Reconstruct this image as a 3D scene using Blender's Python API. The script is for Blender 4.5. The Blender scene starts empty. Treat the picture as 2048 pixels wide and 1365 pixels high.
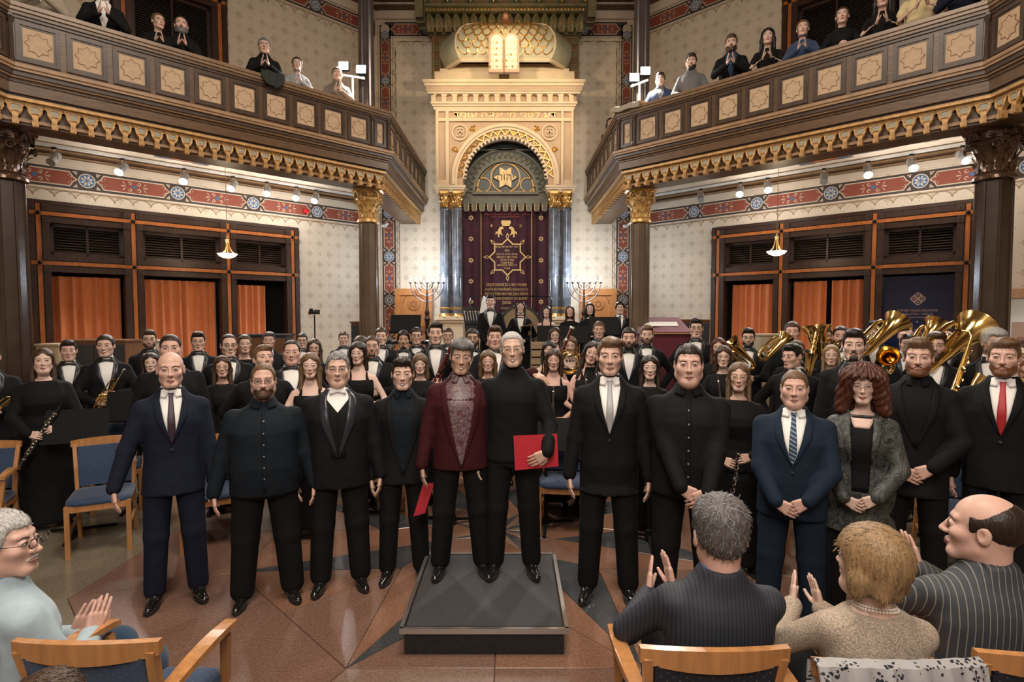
import bpy, math, random
import numpy as np
from mathutils import Vector, Matrix
C = bpy.context.scene.collection
R = random.Random(7)
PI = math.pi
# ------------------------------------------------------------------ camera
FPX = 1130.0; PITCH = math.radians(2.79); CAMZ = 2.05; XC = -0.13
cd = bpy.data.cameras.new('camera'); cam = bpy.data.objects.new('camera', cd); C.objects.link(cam)
cd.sensor_width = 36; cd.lens = FPX/2048*36; cd.clip_end = 100
cam.location = (0, 0, CAMZ); cam.rotation_euler = (PI/2-PITCH, 0, 0)
bpy.context.scene.camera = cam
def U(px, py, Y):
    dx = px-1024; dz = 682.5-py
    y = FPX*math.cos(PITCH)+dz*math.sin(PITCH); z = -FPX*math.sin(PITCH)+dz*math.cos(PITCH)
    return Vector((dx*Y/y, Y, CAMZ+z*Y/y))
# ------------------------------------------------------------------ world, exposure, lights
w = bpy.data.worlds.new('world'); bpy.context.scene.world = w; w.use_nodes = True
w.node_tree.nodes['Background'].inputs[0].default_value = (1, .8, .62, 1)
w.node_tree.nodes['Background'].inputs[1].default_value = .05
vs = bpy.context.scene.view_settings
vs.view_transform = 'Standard'; vs.look = 'None'; vs.gamma = 1; vs.use_curve_mapping = False; vs.exposure = 0.2
def lamp(kind, loc, power, color=(1, .86, .7), size=.1, aim=None, spot=60, blend=.5, name='lamp'):
    l = bpy.data.lights.new(name, kind); l.energy = power; l.color = color
    if kind == 'AREA': l.size = size
    else: l.shadow_soft_size = size
    if kind == 'SPOT': l.spot_size = math.radians(spot); l.spot_blend = blend
    o = bpy.data.objects.new(name, l); C.objects.link(o); o.location = loc
    if aim is not None:
        o.rotation_euler = (Vector(aim)-Vector(loc)).to_track_quat('-Z', 'Y').to_euler()
    return o
# added soft fill lights above and behind the frame, standing in for unseen lamps
lamp('AREA', (XC, 2.6, 8.3), 430, (1, .86, .71), 2.6, (XC, 3.2, 0), name='overhead_fill_light')
lamp('AREA', (XC, -1.5, 5.2), 250, (1, .92, .84), 2.5, (XC, 6.5, 1.2), name='rear_fill_light')  # added frontal fill from behind the camera, no fixture modelled
# two flood stands on the galleries: real lamp positions, see flood_stand
FLOODS = [((U(688, 133, 9.0)), (-.6, 5.2, 1.0)), ((U(723, 140, 9.0)), (1.2, 6.5, 1)), ((U(1268, 156, 9.0)), (-1.2, 6.5, 1.0)), ((U(1290, 143, 9.0)), (.6, 5.2, 1))]
for p, a in FLOODS:
    lamp('SPOT', p+Vector((0, -.12, -.02)), 260, (1, .93, .84), .08, a, 120, .6, name='flood_light')
lamp('POINT', (XC, 10.9, 7.6), 16, (1, .72, .42), .3, name='ark_fill_light')  # added wash over the ark, stands in for lamps out of view
lamp('SPOT', (XC-1.6, 9.0, 6.6), 200, (1, .78, .5), .1, (XC, 11.9, 6.0), 70, .7, name='ark_fill_spot')  # added pair of spots to brighten the ark, no fixtures modelled
lamp('SPOT', (XC+1.6, 9.0, 6.6), 200, (1, .78, .5), .1, (XC, 11.9, 6.0), 70, .7, name='ark_fill_spot')
# ------------------------------------------------------------------ node expression helper
class X:
    nt = None
    def __init__(s, k): s.k = k
    def _o(s, op, *a):
        n = X.nt.nodes.new('ShaderNodeMath'); n.operation = op
        for i, q in enumerate((s,)+a):
            if isinstance(q, X): X.nt.links.new(q.k, n.inputs[i])
            else: n.inputs[i].default_value = q
        return X(n.outputs[0])
    def __add__(s, o): return s._o('ADD', o)
    def __radd__(s, o): return s._o('ADD', o)
    def __sub__(s, o): return s._o('SUBTRACT', o)
    def __rsub__(s, o): return (s*-1)+o
    def __mul__(s, o): return s._o('MULTIPLY', o)
    def __rmul__(s, o): return s._o('MULTIPLY', o)
    def __truediv__(s, o): return s._o('DIVIDE', o)
    def lt(s, o): return s._o('LESS_THAN', o)
    def gt(s, o): return s._o('GREATER_THAN', o)
    def floor(s): return s._o('FLOOR')
    def fr(s): return s._o('FRACT')
    def abs(s): return s._o('ABSOLUTE')
    def sin(s): return s._o('SINE')
    def sqrt(s): return s._o('SQRT')
    def mod(s, o): return s._o('FLOORED_MODULO', o)
    def max(s, o): return s._o('MAXIMUM', o)
    def min(s, o): return s._o('MINIMUM', o)
def rad(a, b): return (a*a+b*b).sqrt()
MATS = {}
def mat(name, col, rough=.5, metal=0, nz=None, amt=.25, bump=0, emit=0, grain=None, spec=.5, sheen=0, coat=0, pattern=None, alpha=1, col2=None, trans=0):
    """principled material; nz = noise scale for colour variation, grain = (x,y,z) stretch in object space, pattern = f(u,v)->(mask,colour) list in metres of UV"""
    if name in MATS: return MATS[name]
    m = bpy.data.materials.new(name); m.use_nodes = True; nt = m.node_tree; X.nt = nt
    b = nt.nodes['Principled BSDF']; L = nt.links.new
    b.inputs['Roughness'].default_value = rough; b.inputs['Metallic'].default_value = metal
    b.inputs['Specular IOR Level'].default_value = spec
    if sheen: b.inputs['Sheen Weight'].default_value = sheen
    if coat: b.inputs['Coat Weight'].default_value = coat; b.inputs['Coat Roughness'].default_value = .15
    if trans: b.inputs['Transmission Weight'].default_value = trans
    if emit:
        b.inputs['Emission Color'].default_value = (*col, 1); b.inputs['Emission Strength'].default_value = emit
    base = None
    rgb = nt.nodes.new('ShaderNodeRGB'); rgb.outputs[0].default_value = (*col, 1); base = rgb.outputs[0]
    def mixc(fac, a, bcol, mode='MIX'):
        n = nt.nodes.new('ShaderNodeMix'); n.data_type = 'RGBA'; n.blend_type = mode
        if isinstance(fac, X): L(fac.k, n.inputs[0])
        elif isinstance(fac, float) or isinstance(fac, int): n.inputs[0].default_value = fac
        else: L(fac, n.inputs[0])
        L(a, n.inputs[6])
        if isinstance(bcol, tuple): n.inputs[7].default_value = (*bcol, 1)
        else: L(bcol, n.inputs[7])
        return n.outputs[2]
    tc = nt.nodes.new('ShaderNodeTexCoord')
    if pattern:
        sx = nt.nodes.new('ShaderNodeSeparateXYZ'); L(tc.outputs['UV'], sx.inputs[0])
        for mask, c in pattern(X(sx.outputs[0]), X(sx.outputs[1])): base = mixc(mask, base, c)
    if nz or bump:
        n = nt.nodes.new('ShaderNodeTexNoise'); n.inputs['Scale'].default_value = nz or 20; n.inputs['Detail'].default_value = 3
        if grain:
            mp = nt.nodes.new('ShaderNodeMapping'); mp.inputs['Scale'].default_value = grain
            L(tc.outputs['Object'], mp.inputs[0]); L(mp.outputs[0], n.inputs['Vector'])
        else: L(tc.outputs['Object'], n.inputs['Vector'])
        if nz:
            c2 = col2 or tuple(c*(1-amt*1.6) for c in col)
            mr = nt.nodes.new('ShaderNodeMapRange'); mr.inputs[1].default_value = .35; mr.inputs[2].default_value = .7
            L(n.outputs[0], mr.inputs[0]); mx = mixc(mr.outputs[0], base, c2 if col2 else tuple(1-amt*1.3 for _ in col), 'MIX' if col2 else 'MULTIPLY'); base = mx
        if bump:
            bp = nt.nodes.new('ShaderNodeBump'); bp.inputs['Strength'].default_value = bump; bp.inputs['Distance'].default_value = .01
            L(n.outputs[0], bp.inputs['Height']); L(bp.outputs[0], b.inputs['Normal'])
    L(base, b.inputs['Base Color'])
    MATS[name] = m
    return m
# ------------------------------------------------------------------ mesh helpers
class F:
    """frame: origin and three axes"""
    def __init__(s, o=(0, 0, 0), u=(1, 0, 0), v=(0, 0, 1), n=(0, -1, 0)):
        s.o, s.u, s.v, s.n = Vector(o), Vector(u).normalized(), Vector(v).normalized(), Vector(n).normalized()
    def __call__(s, a, b, c=0): return s.o+s.u*a+s.v*b+s.n*c
    def at(s, a, b, c=0): return F(s(a, b, c), s.u, s.v, s.n)
class MB:
    def __init__(s): s.v = []; s.f = []; s.m = []
    def add(s, vs, fs, m=0):
        k = len(s.v); s.v += [tuple(q) for q in vs]; s.f += [tuple(i+k for i in f) for f in fs]; s.m += [m]*len(fs); return s
    def box(s, x, y, z, sx, sy, sz, m=0, rz=0, fr=None):
        fr = fr or F((0, 0, 0), (1, 0, 0), (0, 1, 0), (0, 0, 1)); c, q = math.cos(rz), math.sin(rz)
        vs = []
        for k in (-.5, .5):
            for a, b in ((-.5, -.5), (.5, -.5), (.5, .5), (-.5, .5)):
                X_, Y_ = a*sx, b*sy; vs.append(fr(x+X_*c-Y_*q, y+X_*q+Y_*c, z+k*sz))
        return s.add(vs, [(3, 2, 1, 0), (4, 5, 6, 7), (0, 1, 5, 4), (1, 2, 6, 5), (2, 3, 7, 6), (3, 0, 4, 7)], m)
    def bar(s, a, b, w, h, m=0, up=(0, 0, 1)):
        a, b = Vector(a), Vector(b); d = b-a; n = d.normalized(); u = n.cross(Vector(up))
        if u.length < 1e-4: u = n.cross(Vector((0, 1, 0)))
        u.normalize(); v = u.cross(n)
        vs = [p+u*i*w/2+v*j*h/2 for p in (a, b) for i, j in ((-1, -1), (1, -1), (1, 1), (-1, 1))]
        return s.add(vs, [(0, 1, 2, 3), (7, 6, 5, 4), (1, 0, 4, 5), (2, 1, 5, 6), (3, 2, 6, 7), (0, 3, 7, 4)], m)
    def prism(s, poly, c0, c1, fr, m=0, mside=None):
        n = len(poly); vs = [fr(a, b, c0) for a, b in poly]+[fr(a, b, c1) for a, b in poly]
        s.add(vs, [tuple(range(n, 2*n))], m)
        s.add(vs, [tuple(reversed(range(n)))]+[(i, (i+1) % n, n+(i+1) % n, n+i) for i in range(n)], m if mside is None else mside)
        return s
    def ring(s, outer, inner, c0, c1, fr, m=0):
        n = len(outer); vs = [fr(a, b, c) for c in (c0, c1) for pl in (outer, inner) for a, b in pl]
        fs = []
        for i in range(n):
            j = (i+1) % n
            fs += [(2*n+i, 2*n+j, 3*n+j, 3*n+i), (i, n+i, n+j, j), (i, j, 2*n+j, 2*n+i), (n+j, n+i, 3*n+i, 3*n+j)]
        return s.add(vs, fs, m)
    def lathe(s, prof, n=16, fr=None, m=0, sx=1, sy=1, a0=0, flute=0, cap=True):
        fr = fr or F((0, 0, 0), (1, 0, 0), (0, 1, 0), (0, 0, 1))
        vs = []
        for r, z in prof:
            for i in range(n):
                a = a0+2*PI*i/n; rr = r*(1-flute*(i % 2)); vs.append(fr(rr*math.cos(a)*sx, rr*math.sin(a)*sy, z))
        fs = [(k*n+i, k*n+(i+1) % n, (k+1)*n+(i+1) % n, (k+1)*n+i) for k in range(len(prof)-1) for i in range(n)]
        if cap: fs += [tuple(reversed(range(n))), tuple((len(prof)-1)*n+i for i in range(n))]
        return s.add(vs, fs, m)
    def tube(s, pts, r, n=8, m=0, closed=False, cap=True, flat=1):
        pts = [Vector(p) for p in pts]; k = len(pts); rs = r if isinstance(r, (list, tuple)) else [r]*k
        vs = []; u = None
        for i, p in enumerate(pts):
            if closed: t = pts[(i+1) % k]-pts[i-1]
            else: t = pts[min(i+1, k-1)]-pts[max(i-1, 0)]
            t.normalize()
            if u is None:
                u = t.cross(Vector((0, 0, 1)));
                if u.length < .05: u = t.cross(Vector((1, 0, 0)))
            u = (u-t*u.dot(t)).normalized(); v = t.cross(u)
            vs += [p+(u*math.cos(2*PI*j/n)+v*math.sin(2*PI*j/n)*flat)*rs[i] for j in range(n)]
        fs = [(i*n+j, i*n+(j+1) % n, ((i+1) % k)*n+(j+1) % n, ((i+1) % k)*n+j) for i in range(k if closed else k-1) for j in range(n)]
        if cap and not closed: fs += [tuple(reversed(range(n))), tuple((k-1)*n+j for j in range(n))]
        return s.add(vs, fs, m)
    def ball(s, c, r, n=10, m=0, sz=1, sy=1):
        c = Vector(c); prof = [(max(1e-4, r*math.sin(PI*i/(n//2+1))), -r*math.cos(PI*i/(n//2+1))*sz) for i in range(n//2+2)]
        return s.lathe(prof, n, F(c, (1, 0, 0), (0, 1, 0), (0, 0, 1)), m, sy=sy)
    def mesh(s, name, mats, smooth=False, uvf=None):
        me = bpy.data.meshes.new(name); me.from_pydata(s.v, [], s.f)
        for q in mats: me.materials.append(q)
        me.polygons.foreach_set('material_index', s.m)
        if smooth:
            me.polygons.foreach_set('use_smooth', [True]*len(s.f))
            me.set_sharp_from_angle(angle=math.radians(smooth if smooth is not True else 45))
        if uvf:
            uv = me.uv_layers.new(name='UVMap'); k = 0
            for p in me.polygons:
                for vi in p.vertices: uv.data[k].uv = uvf(Vector(s.v[vi])); k += 1
        return me
def tag(o, label=None, cat=None, group=None, kind=None):
    if label: o['label'] = label
    if cat: o['category'] = cat
    if group: o['group'] = group
    if kind: o['kind'] = kind
    return o
LOCAL = set()   # things whose parts are given in the thing's own coordinates
def place(o, parent):
    C.objects.link(o)
    if parent is not None:
        o.parent = parent
        if parent.parent is None and parent.name not in LOCAL: o.matrix_parent_inverse = parent.matrix_basis.inverted()
    return o
def obj(name, mb, mats, parent=None, smooth=False, uvf=None, kind=None, label=None):
    me = mb if isinstance(mb, bpy.types.Mesh) else mb.mesh(name, mats if isinstance(mats, list) else [mats], smooth, uvf)
    o = bpy.data.objects.new(name, me); place(o, parent)
    return tag(o, label, kind=kind)
def thing(name, label, cat, loc=(0, 0, 0), group=None, kind=None):
    o = bpy.data.objects.new(name, None); C.objects.link(o); o.location = loc; o.empty_display_size = .1
    return tag(o, label, cat, group, kind)
def dup(root, loc=None, rz=0, label=None, group=None, mtx=None):
    """copy of a thing built at the world origin, with its parts and sub-parts"""
    r = root.copy(); C.objects.link(r)
    if mtx is not None: r.matrix_basis = mtx
    else:
        r.location = loc; r.rotation_euler = (0, 0, rz)
    if label: r['label'] = label
    if group: r['group'] = group
    for ch in root.children:
        c = ch.copy(); C.objects.link(c); c.parent = r
        for g in ch.children:
            d = g.copy(); C.objects.link(d); d.parent = c
    return r
def inst(name, me, mtx, parent=None):
    o = bpy.data.objects.new(name, me); C.objects.link(o); o.matrix_basis = mtx
    if parent is not None:
        o.parent = parent
        if parent.parent is None: o.matrix_parent_inverse = parent.matrix_basis.inverted()
    return o
def fmtx(fr):
    m = Matrix((fr.u, fr.v, fr.n)).transposed().to_4x4(); m.translation = fr.o; return m
def circ(r, n=32, cx=0, cy=0, a0=0, a1=2*PI):
    full = abs(a1-a0-2*PI) < 1e-6
    return [(cx+r*math.cos(a0+(a1-a0)*i/(n if full else n-1)), cy+r*math.sin(a0+(a1-a0)*i/(n if full else n-1))) for i in range(n)]
def star(n, r1, r2, a0=PI/2, cx=0, cy=0):
    return [(cx+(r1 if i % 2 == 0 else r2)*math.cos(a0+PI*i/n), cy+(r1 if i % 2 == 0 else r2)*math.sin(a0+PI*i/n)) for i in range(2*n)]
def offs(path, d):
    """offset an open polyline to its right by d, mitred"""
    out = []
    for i, p in enumerate(path):
        ns = []
        for a, b in ((i-1, i), (i, i+1)):
            if a >= 0 and b < len(path):
                t = (Vector(path[b])-Vector(path[a])).normalized(); ns.append(Vector((t.y, -t.x)))
        n = sum(ns, Vector((0, 0)))/len(ns); n = n/(n.length_squared)
        out.append(Vector(p)+n*d)
    return out
def sweep(mb, path, rects, flip=1):
    for d0, d1, z0, z1, m in rects:
        a, b = offs(path, d0*flip), offs(path, d1*flip)
        for i in range(len(path)-1):
            vs = [(*q, z) for z in (z0, z1) for q in (a[i], a[i+1], b[i+1], b[i])]
            mb.add(vs, [(3, 2, 1, 0), (4, 5, 6, 7), (0, 1, 5, 4), (1, 2, 6, 5), (2, 3, 7, 6), (3, 0, 4, 7)], m)
def text_mesh(s, size, align='CENTER', ext=.002):
    cu = bpy.data.curves.new('t', 'FONT'); cu.body = s; cu.size = size; cu.align_x = align; cu.align_y = 'CENTER'; cu.extrude = 0 if any(0x590 < ord(q) < 0x600 for q in s) else ext; cu.resolution_u = 2
    o = bpy.data.objects.new('t', cu); C.objects.link(o)
    me = bpy.data.meshes.new_from_object(o.evaluated_get(bpy.context.evaluated_depsgraph_get()))
    bpy.data.objects.remove(o); bpy.data.curves.remove(cu)
    return me
def text_into(mb, s, size, fr, m=0, align='CENTER', ext=.002, sx=1):
    me = text_mesh(s, size, align, ext)
    mb.add([fr(v.co.x*sx, v.co.y, v.co.z) for v in me.vertices], [tuple(p.vertices) for p in me.polygons], m)
    bpy.data.meshes.remove(me)
# ------------------------------------------------------------------ materials
def wallpaper(u, v):
    c = .21
    a = u/c; b = v/c; i = a.floor(); j = b.floor(); par = (i+j).mod(2.0)
    x = (a-i-.5).abs(); y = (b-j-.5).abs()
    r = rad(x, y); br = (.36, .26, .15)
    ringm = (r-.205).abs().lt(.020)*(x-y).abs().gt(.06)
    pet = rad(x-.135, y-.135).lt(.050)
    dots = rad(x-.40, y).lt(.036).max(rad(x, y-.40).lt(.036)).max(rad(x-.29, y).lt(.024)).max(rad(x, y-.29).lt(.024))
    core = (x+y).lt(.06).max((x*y).lt(.0016)*r.lt(.17))
    fl = ringm.max(pet).max(dots).max(core)
    cr = (x-y).abs().lt(.034)*r.lt(.22)*r.gt(.05)
    mk = fl*(1-par)*.85+cr*par*.8
    return [(mk, br)]
CREAM = (.70, .59, .45)
M_wall = mat('wallpaper', CREAM, .8, nz=3, amt=.06, pattern=wallpaper)
M_plain = mat('cream_plaster', (.66, .55, .42), .75, nz=6, amt=.05)
M_lw = mat('white_panel', (.72, .70, .66), .6)
M_brown = mat('brown_wood', (.125, .066, .030), .38, nz=9, amt=.3, grain=(1, 1, 6), bump=.15)
M_brown2 = mat('brown_wood_dark', (.06, .034, .022), .38, nz=9, amt=.3, bump=.1)
M_tan = mat('tan_wood', (.34, .20, .10), .45, nz=8, amt=.2)
M_panel = mat('parapet_panel_cream', (.48, .33, .20), .6, nz=14, amt=.12)
M_line = mat('star_line_brown', (.22, .10, .04), .6)
M_dark = mat('door_dark_wood', (.055, .026, .016), .35, nz=10, amt=.3, grain=(3, 3, .6), bump=.1)
M_orange = mat('orange_inlay_wood', (.50, .15, .035), .35, nz=12, amt=.25, grain=(3, 3, .5))
M_black = mat('black_gap', (.006, .005, .005), .9)
M_gold = mat('gilding', (.85, .50, .16), .32, .8, nz=25, amt=.25, bump=.2)
M_goldp = mat('gold_paint', (.62, .36, .12), .45, .25, nz=20, amt=.25)
M_bdark = mat('border_dark_brown', (.055, .036, .028), .7)
M_bred = mat('border_red', (.25, .058, .03), .7)
M_bcream = mat('border_cream', (.60, .50, .36), .7)
M_bblue = mat('border_blue', (.05, .14, .30), .7)
M_btan = mat('border_tan', (.36, .25, .15), .7)
M_curt = mat('orange_curtain', (.74, .215, .065), .8, nz=40, amt=.12, sheen=.3, grain=(1, 1, .2))
M_gdark = mat('ceiling_brown', (.16, .075, .03), .6, nz=4, amt=.35)
M_ceil = mat('soffit_cream', (.62, .52, .40), .7, nz=4, amt=.06)
M_slate = mat('ornament_slate', (.10, .11, .14), .7, nz=12, amt=.3)
M_white = mat('white_paint', (.75, .74, .72), .45)
M_steel = mat('brushed_steel', (.55, .55, .56), .35, .9)
# ------------------------------------------------------------------ plan (relative to the axis XC)
CB = (2.81, 12.5)           # corner of back wall and diagonal wall
LD = 7.1                    # length of the diagonal walls
Q = math.sqrt(.5)
def W(side, x, y, z=0): return Vector((XC+side*x, y, z))
FR = {}
FR['back'] = F(W(1, 0, 12.5), (1, 0, 0), (0, 0, 1), (0, -1, 0))
for nm, sd in (('left', -1), ('right', 1)):
    FR[nm] = F(W(sd, *CB), (sd*Q, -Q, 0), (0, 0, 1), (-sd*Q, -Q, 0))
    FR['far_'+nm] = F(W(sd, CB[0]+LD*Q, CB[1]-LD*Q), (0, -1, 0), (0, 0, 1), (-sd, 0, 0))
HTOP = 8.75
def wall_uv(fr): return lambda p: ((p-fr.o).dot(fr.u), p.z)
def wall(name, fr, a0, a1, holes, mats=None, z1=HTOP):
    mb = MB(); zs = sorted({0, z1, *[q for h in holes for q in h[2:4]]}); xs = sorted({a0, a1, *[q for h in holes for q in h[:2]]})
    for i in range(len(xs)-1):
        for j in range(len(zs)-1):
            cx, cz = (xs[i]+xs[i+1])/2, (zs[j]+zs[j+1])/2
            if any(h[0] < cx < h[1] and h[2] < cz < h[3] for h in holes): continue
            mb.box(cx, cz, -.15, xs[i+1]-xs[i], zs[j+1]-zs[j], .3, fr=fr)
    return obj(name, mb, mats or [M_wall], kind='structure', uvf=wall_uv(fr))
def band(mb, fr, L, P, w=.32, ph=0.0, lines=True):
    """painted border along fr.u centred on fr.o; 0 dark 1 red 2 cream 3 blue 4 tan"""
    e = .0016
    mb.box(L/2, 0, 1*e, L, w, 2*e, 0, fr=fr)
    if lines:
        for s in (-1, 1): mb.box(L/2, s*(w/2+.035), e, L, .012, 2*e, 4, fr=fr)
    k = 0; x = ph
    h = w*.34
    while x-P < L:
        if h*1.2 < x < L-h*1.2:
            f = fr.at(x, 0)
            mb.prism(circ(h*1.08, 20), 2*e, 3*e, f, 2); mb.prism(circ(h*.94, 20), 3*e, 4*e, f, 3)
            for q in range(8):
                a = q*PI/4+PI/8; d = h*.55; ca, sa = math.cos(a), math.sin(a)
                mb.prism([(ca*h*.16, sa*h*.16), (ca*d-sa*h*.16, sa*d+ca*h*.16), (ca*h*.86, sa*h*.86), (ca*d+sa*h*.16, sa*d-ca*h*.16)], 4*e, 5*e, f, 2)
            for sx in (-1, 1):
                for sy in (-1, 1):
                    mb.prism([(sx*h*1.15, sy*h*1.18), (sx*h*1.75, sy*h*1.18), (sx*h*1.25, sy*h*.65)][::sx*sy], 2*e, 3*e, f, 2)
                    mb.prism([(sx*h*1.28, sy*h*1.08), (sx*h*1.5, sy*h*1.08), (sx*h*1.32, sy*h*.88)][::sx*sy], 3*e, 4*e, f, 1)
        f = fr.at(x+P/2, 0); hl = P/2-h*1.25
        if x+P/2-hl > 0 and x+P/2+hl < L:
            def hexp(hl, h): return [(-hl, 0), (-hl+h*.5, h*.38), (-hl+h*.85, h), (hl-h*.85, h), (hl-h*.5, h*.38), (hl, 0), (hl-h*.5, -h*.38), (hl-h*.85, -h), (-hl+h*.85, -h), (-hl+h*.5, -h*.38)][::-1]
            mb.prism(hexp(hl+.015, h*1.12), 2*e, 3*e, f, 2); mb.prism(hexp(hl-.006, h*.96), 3*e, 4*e, f, 1)
            mb.prism([(-h*.36, 0), (0, -h*.36), (h*.36, 0), (0, h*.36)], 4*e, 5*e, f, 3)
            for sx in (-1, 1):
                for sy in (-1, 1):
                    c0 = (sx*h*.62, sy*h*.5)
                    arc = circ(h*.27, 9, *c0, a0=0, a1=1.6*PI*sx*sy)
                    arc2 = circ(h*.16, 9, *c0, a0=0, a1=1.6*PI*sx*sy)
                    for i in range(8):
                        qd = [arc[i], arc[i+1], arc2[i+1], arc2[i]]
                        mb.prism(qd if sx*sy > 0 else qd[::-1], 4*e, 5*e, f, 2)
                x0 = sx*h*1.15
                for dy in (-.42, 0, .42):
                    ln = h*(.75 if dy == 0 else .5)
                    q = [(x0, 0), (x0+sx*ln*.6, dy*h*1.3-h*.1), (x0+sx*ln, dy*h*1.5), (x0+sx*ln*.6, dy*h*1.3+h*.1)]
                    mb.prism(q[::sx], 4*e, 5*e, f, 2)
                for dx, dy in ((.75, .55), (.75, -.55), (.45, .3), (.45, -.3)):
                    mb.prism(circ(h*.075, 6, sx*(hl-h*dx-.02), dy*h), 4*e, 5*e, f, 2)
        x += P; k += 1
def scallops(mb, fr, L, p=.25, t=.014, m=4):
    """row of hanging arcs with a line along the top"""
    e = .0016; n = int(L/p)
    mb.box(L/2, 0, e, L, .014, 2*e, m, fr=fr)
    for k in range(n):
        f = fr.at((k+.5)*L/n, 0); o = circ(p*.56, 9, 0, -p*.52, PI*.08, PI*.92); i_ = circ(p*.56-t, 9, 0, -p*.52, PI*.08, PI*.92)
        for q in range(8): mb.prism([o[q], i_[q], i_[q+1], o[q+1]][::-1], 0, 2*e, f, m)
        mb.prism([(p*.5, -.05), (p*.5+.03, -.015), (p*.5-.03, -.015)], 0, 2*e, f, 2)
BM = [M_bdark, M_bred, M_bcream, M_bblue, M_btan]
wb = wall('wall_back', FR['back'], -CB[0]-.2, CB[0]+.2, [])
fb = FR['back']; mb = MB()
for s in (-1, 1):
    vfr = F(fb(s*(CB[0]-.24), .3, 0), (0, 0, 1), (1, 0, 0) if s < 0 else (1, 0, 0), (0, -1, 0))
    band(mb, F(vfr.o, (0, 0, 1), (-1, 0, 0), (0, -1, 0)), 4.1, .95, .30, .15)
    band(mb, F(fb(s*(CB[0]-.20), 4.55), (0, 0, 1), (-1, 0, 0), (0, -1, 0)), 3.72, .97, .24, .60)
    band(mb, F(fb(-CB[0]+.2 if s < 0 else 1.55, 8.18), (1, 0, 0), (0, 0, 1), (0, -1, 0)), 1.06, .9, .30, .0 if s < 0 else .14)
    mb.prism(circ(.10, 20), .004, .006, F(fb(s*(CB[0]-.2), 8.18), (1, 0, 0), (0, 0, 1), (0, -1, 0)), 2)
    for z0, L in ((.4, 4.0), (4.6, 3.2)):
        scallops(mb, F(fb(s*(CB[0]-.47 if z0 < 1 else CB[0]-.42), z0 if s < 0 else z0+L), (0, 0, -s), (-s, 0, 0), (0, -1, 0)), L)
    scallops(mb, F(fb(-CB[0]+.45 if s < 0 else 1.6, 7.92), (1, 0, 0), (0, 0, 1), (0, -1, 0)), .9)
obj('painted_border', mb, BM, wb)
for nm, sd in (('left', -1), ('right', 1)):
    fr = FR[nm]; holes = [(1.88, 5.86, 0, 3.66), (3.15, 4.8, 5.2, 7.68)]
    wl = wall('wall_'+nm, fr, -.2, LD+.2, holes)
    flip = F(fr.o, fr.u, fr.v, fr.n)
    mb = MB()
    def wf(a, z): # band frame whose u x v = n on either side
        return F(fr(a, z), fr.u, fr.v, fr.n)
    band(mb, wf(0.02, 4.10), LD, 1.25, .30, .13)
    scallops(mb, wf(0.05, 3.90), LD-.1)
    band(mb, wf(0.02, 8.18), LD, 1.25, .30, .10)
    scallops(mb, wf(0.05, 7.97), LD-.1)
    for z0 in (.3, 4.6):
        mb2 = F(fr(.28, z0+3.3), -fr.v, fr.u*1, fr.n); scallops(mb, mb2, 3.3)
    b_ = obj('painted_border', mb, BM, wl)
    ff = FR['far_'+nm]
    wf_ = wall('wall_far_'+nm, ff, -.2, 11.5, [])
    mb = MB(); band(mb, F(ff(0, 4.10), ff.u, ff.v, ff.n), 8, 1.25, .3, .3); scallops(mb, F(ff(0, 3.9), ff.u, ff.v, ff.n), 8)
    obj('painted_border', mb, BM, wf_)
    # cream strip, brown cornice and gallery soffit against the wall
    mb = MB()
    for f, L in ((fr, LD), (ff, 9)):
        mb.box(L/2, 4.33, .012, L, .11, .024, 1, fr=f)
        mb.box(L/2, 4.43, .03, L, .09, .06, 0, fr=f); mb.box(L/2, 4.40, .045, L, .02, .09, 2, fr=f); mb.box(L/2, 4.47, .06, L, .03, .12, 2, fr=f)
        mb.box(L/2, 8.44, .03, L, .18, .06, 1, fr=f); mb.box(L/2, 8.58, .05, L, .10, .10, 0, fr=f)
    obj('trim_1' if sd < 0 else 'trim_2', mb, [M_brown, M_plain, M_tan], kind='structure')
mb = MB()
mb.box(0, 8.46, .03, 5.6, .17, .06, 1, fr=fb); mb.box(0, 8.60, .05, 5.6, .10, .1, 0, fr=fb)
obj('trim_3', mb, [M_brown, M_plain], kind='structure')
obj('wall_front', MB().box(XC, -4.1, 4.4, 18, .3, 9), [M_plain], kind='structure')
# ------------------------------------------------------------------ ceiling with painted coffers
cl = obj('ceiling', MB().box(XC, 4.2, HTOP+.05, 18, 17.4, .1), [M_gdark], kind='structure')
mb = MB()
def coffer(x0, x1, y0, y1, fr=F((0, 0, HTOP), (1, 0, 0), (0, 1, 0), (0, 0, -1))):
    cx, cy, w_, h_ = (x0+x1)/2, (y0+y1)/2, x1-x0, y1-y0
    for k, (g, m) in enumerate(((0, 1), (.06, 0), (.22, 2), (.27, 1), (.31, 3))):
        mb.box(cx, cy, .004+.003*k, w_-2*g, h_-2*g, .004, m, fr=fr)
for s in (-1, 1):
    for i in range(3):
        for j in range(4):
            x0 = XC+s*(1.75+i*1.9); coffer(min(x0, x0+s*1.8), max(x0, x0+s*1.8), 10.6-j*1.9, 12.35-j*1.9)
obj('coffer_painting', mb, [M_gdark, M_bdark, M_tan, M_btan], cl)
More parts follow.
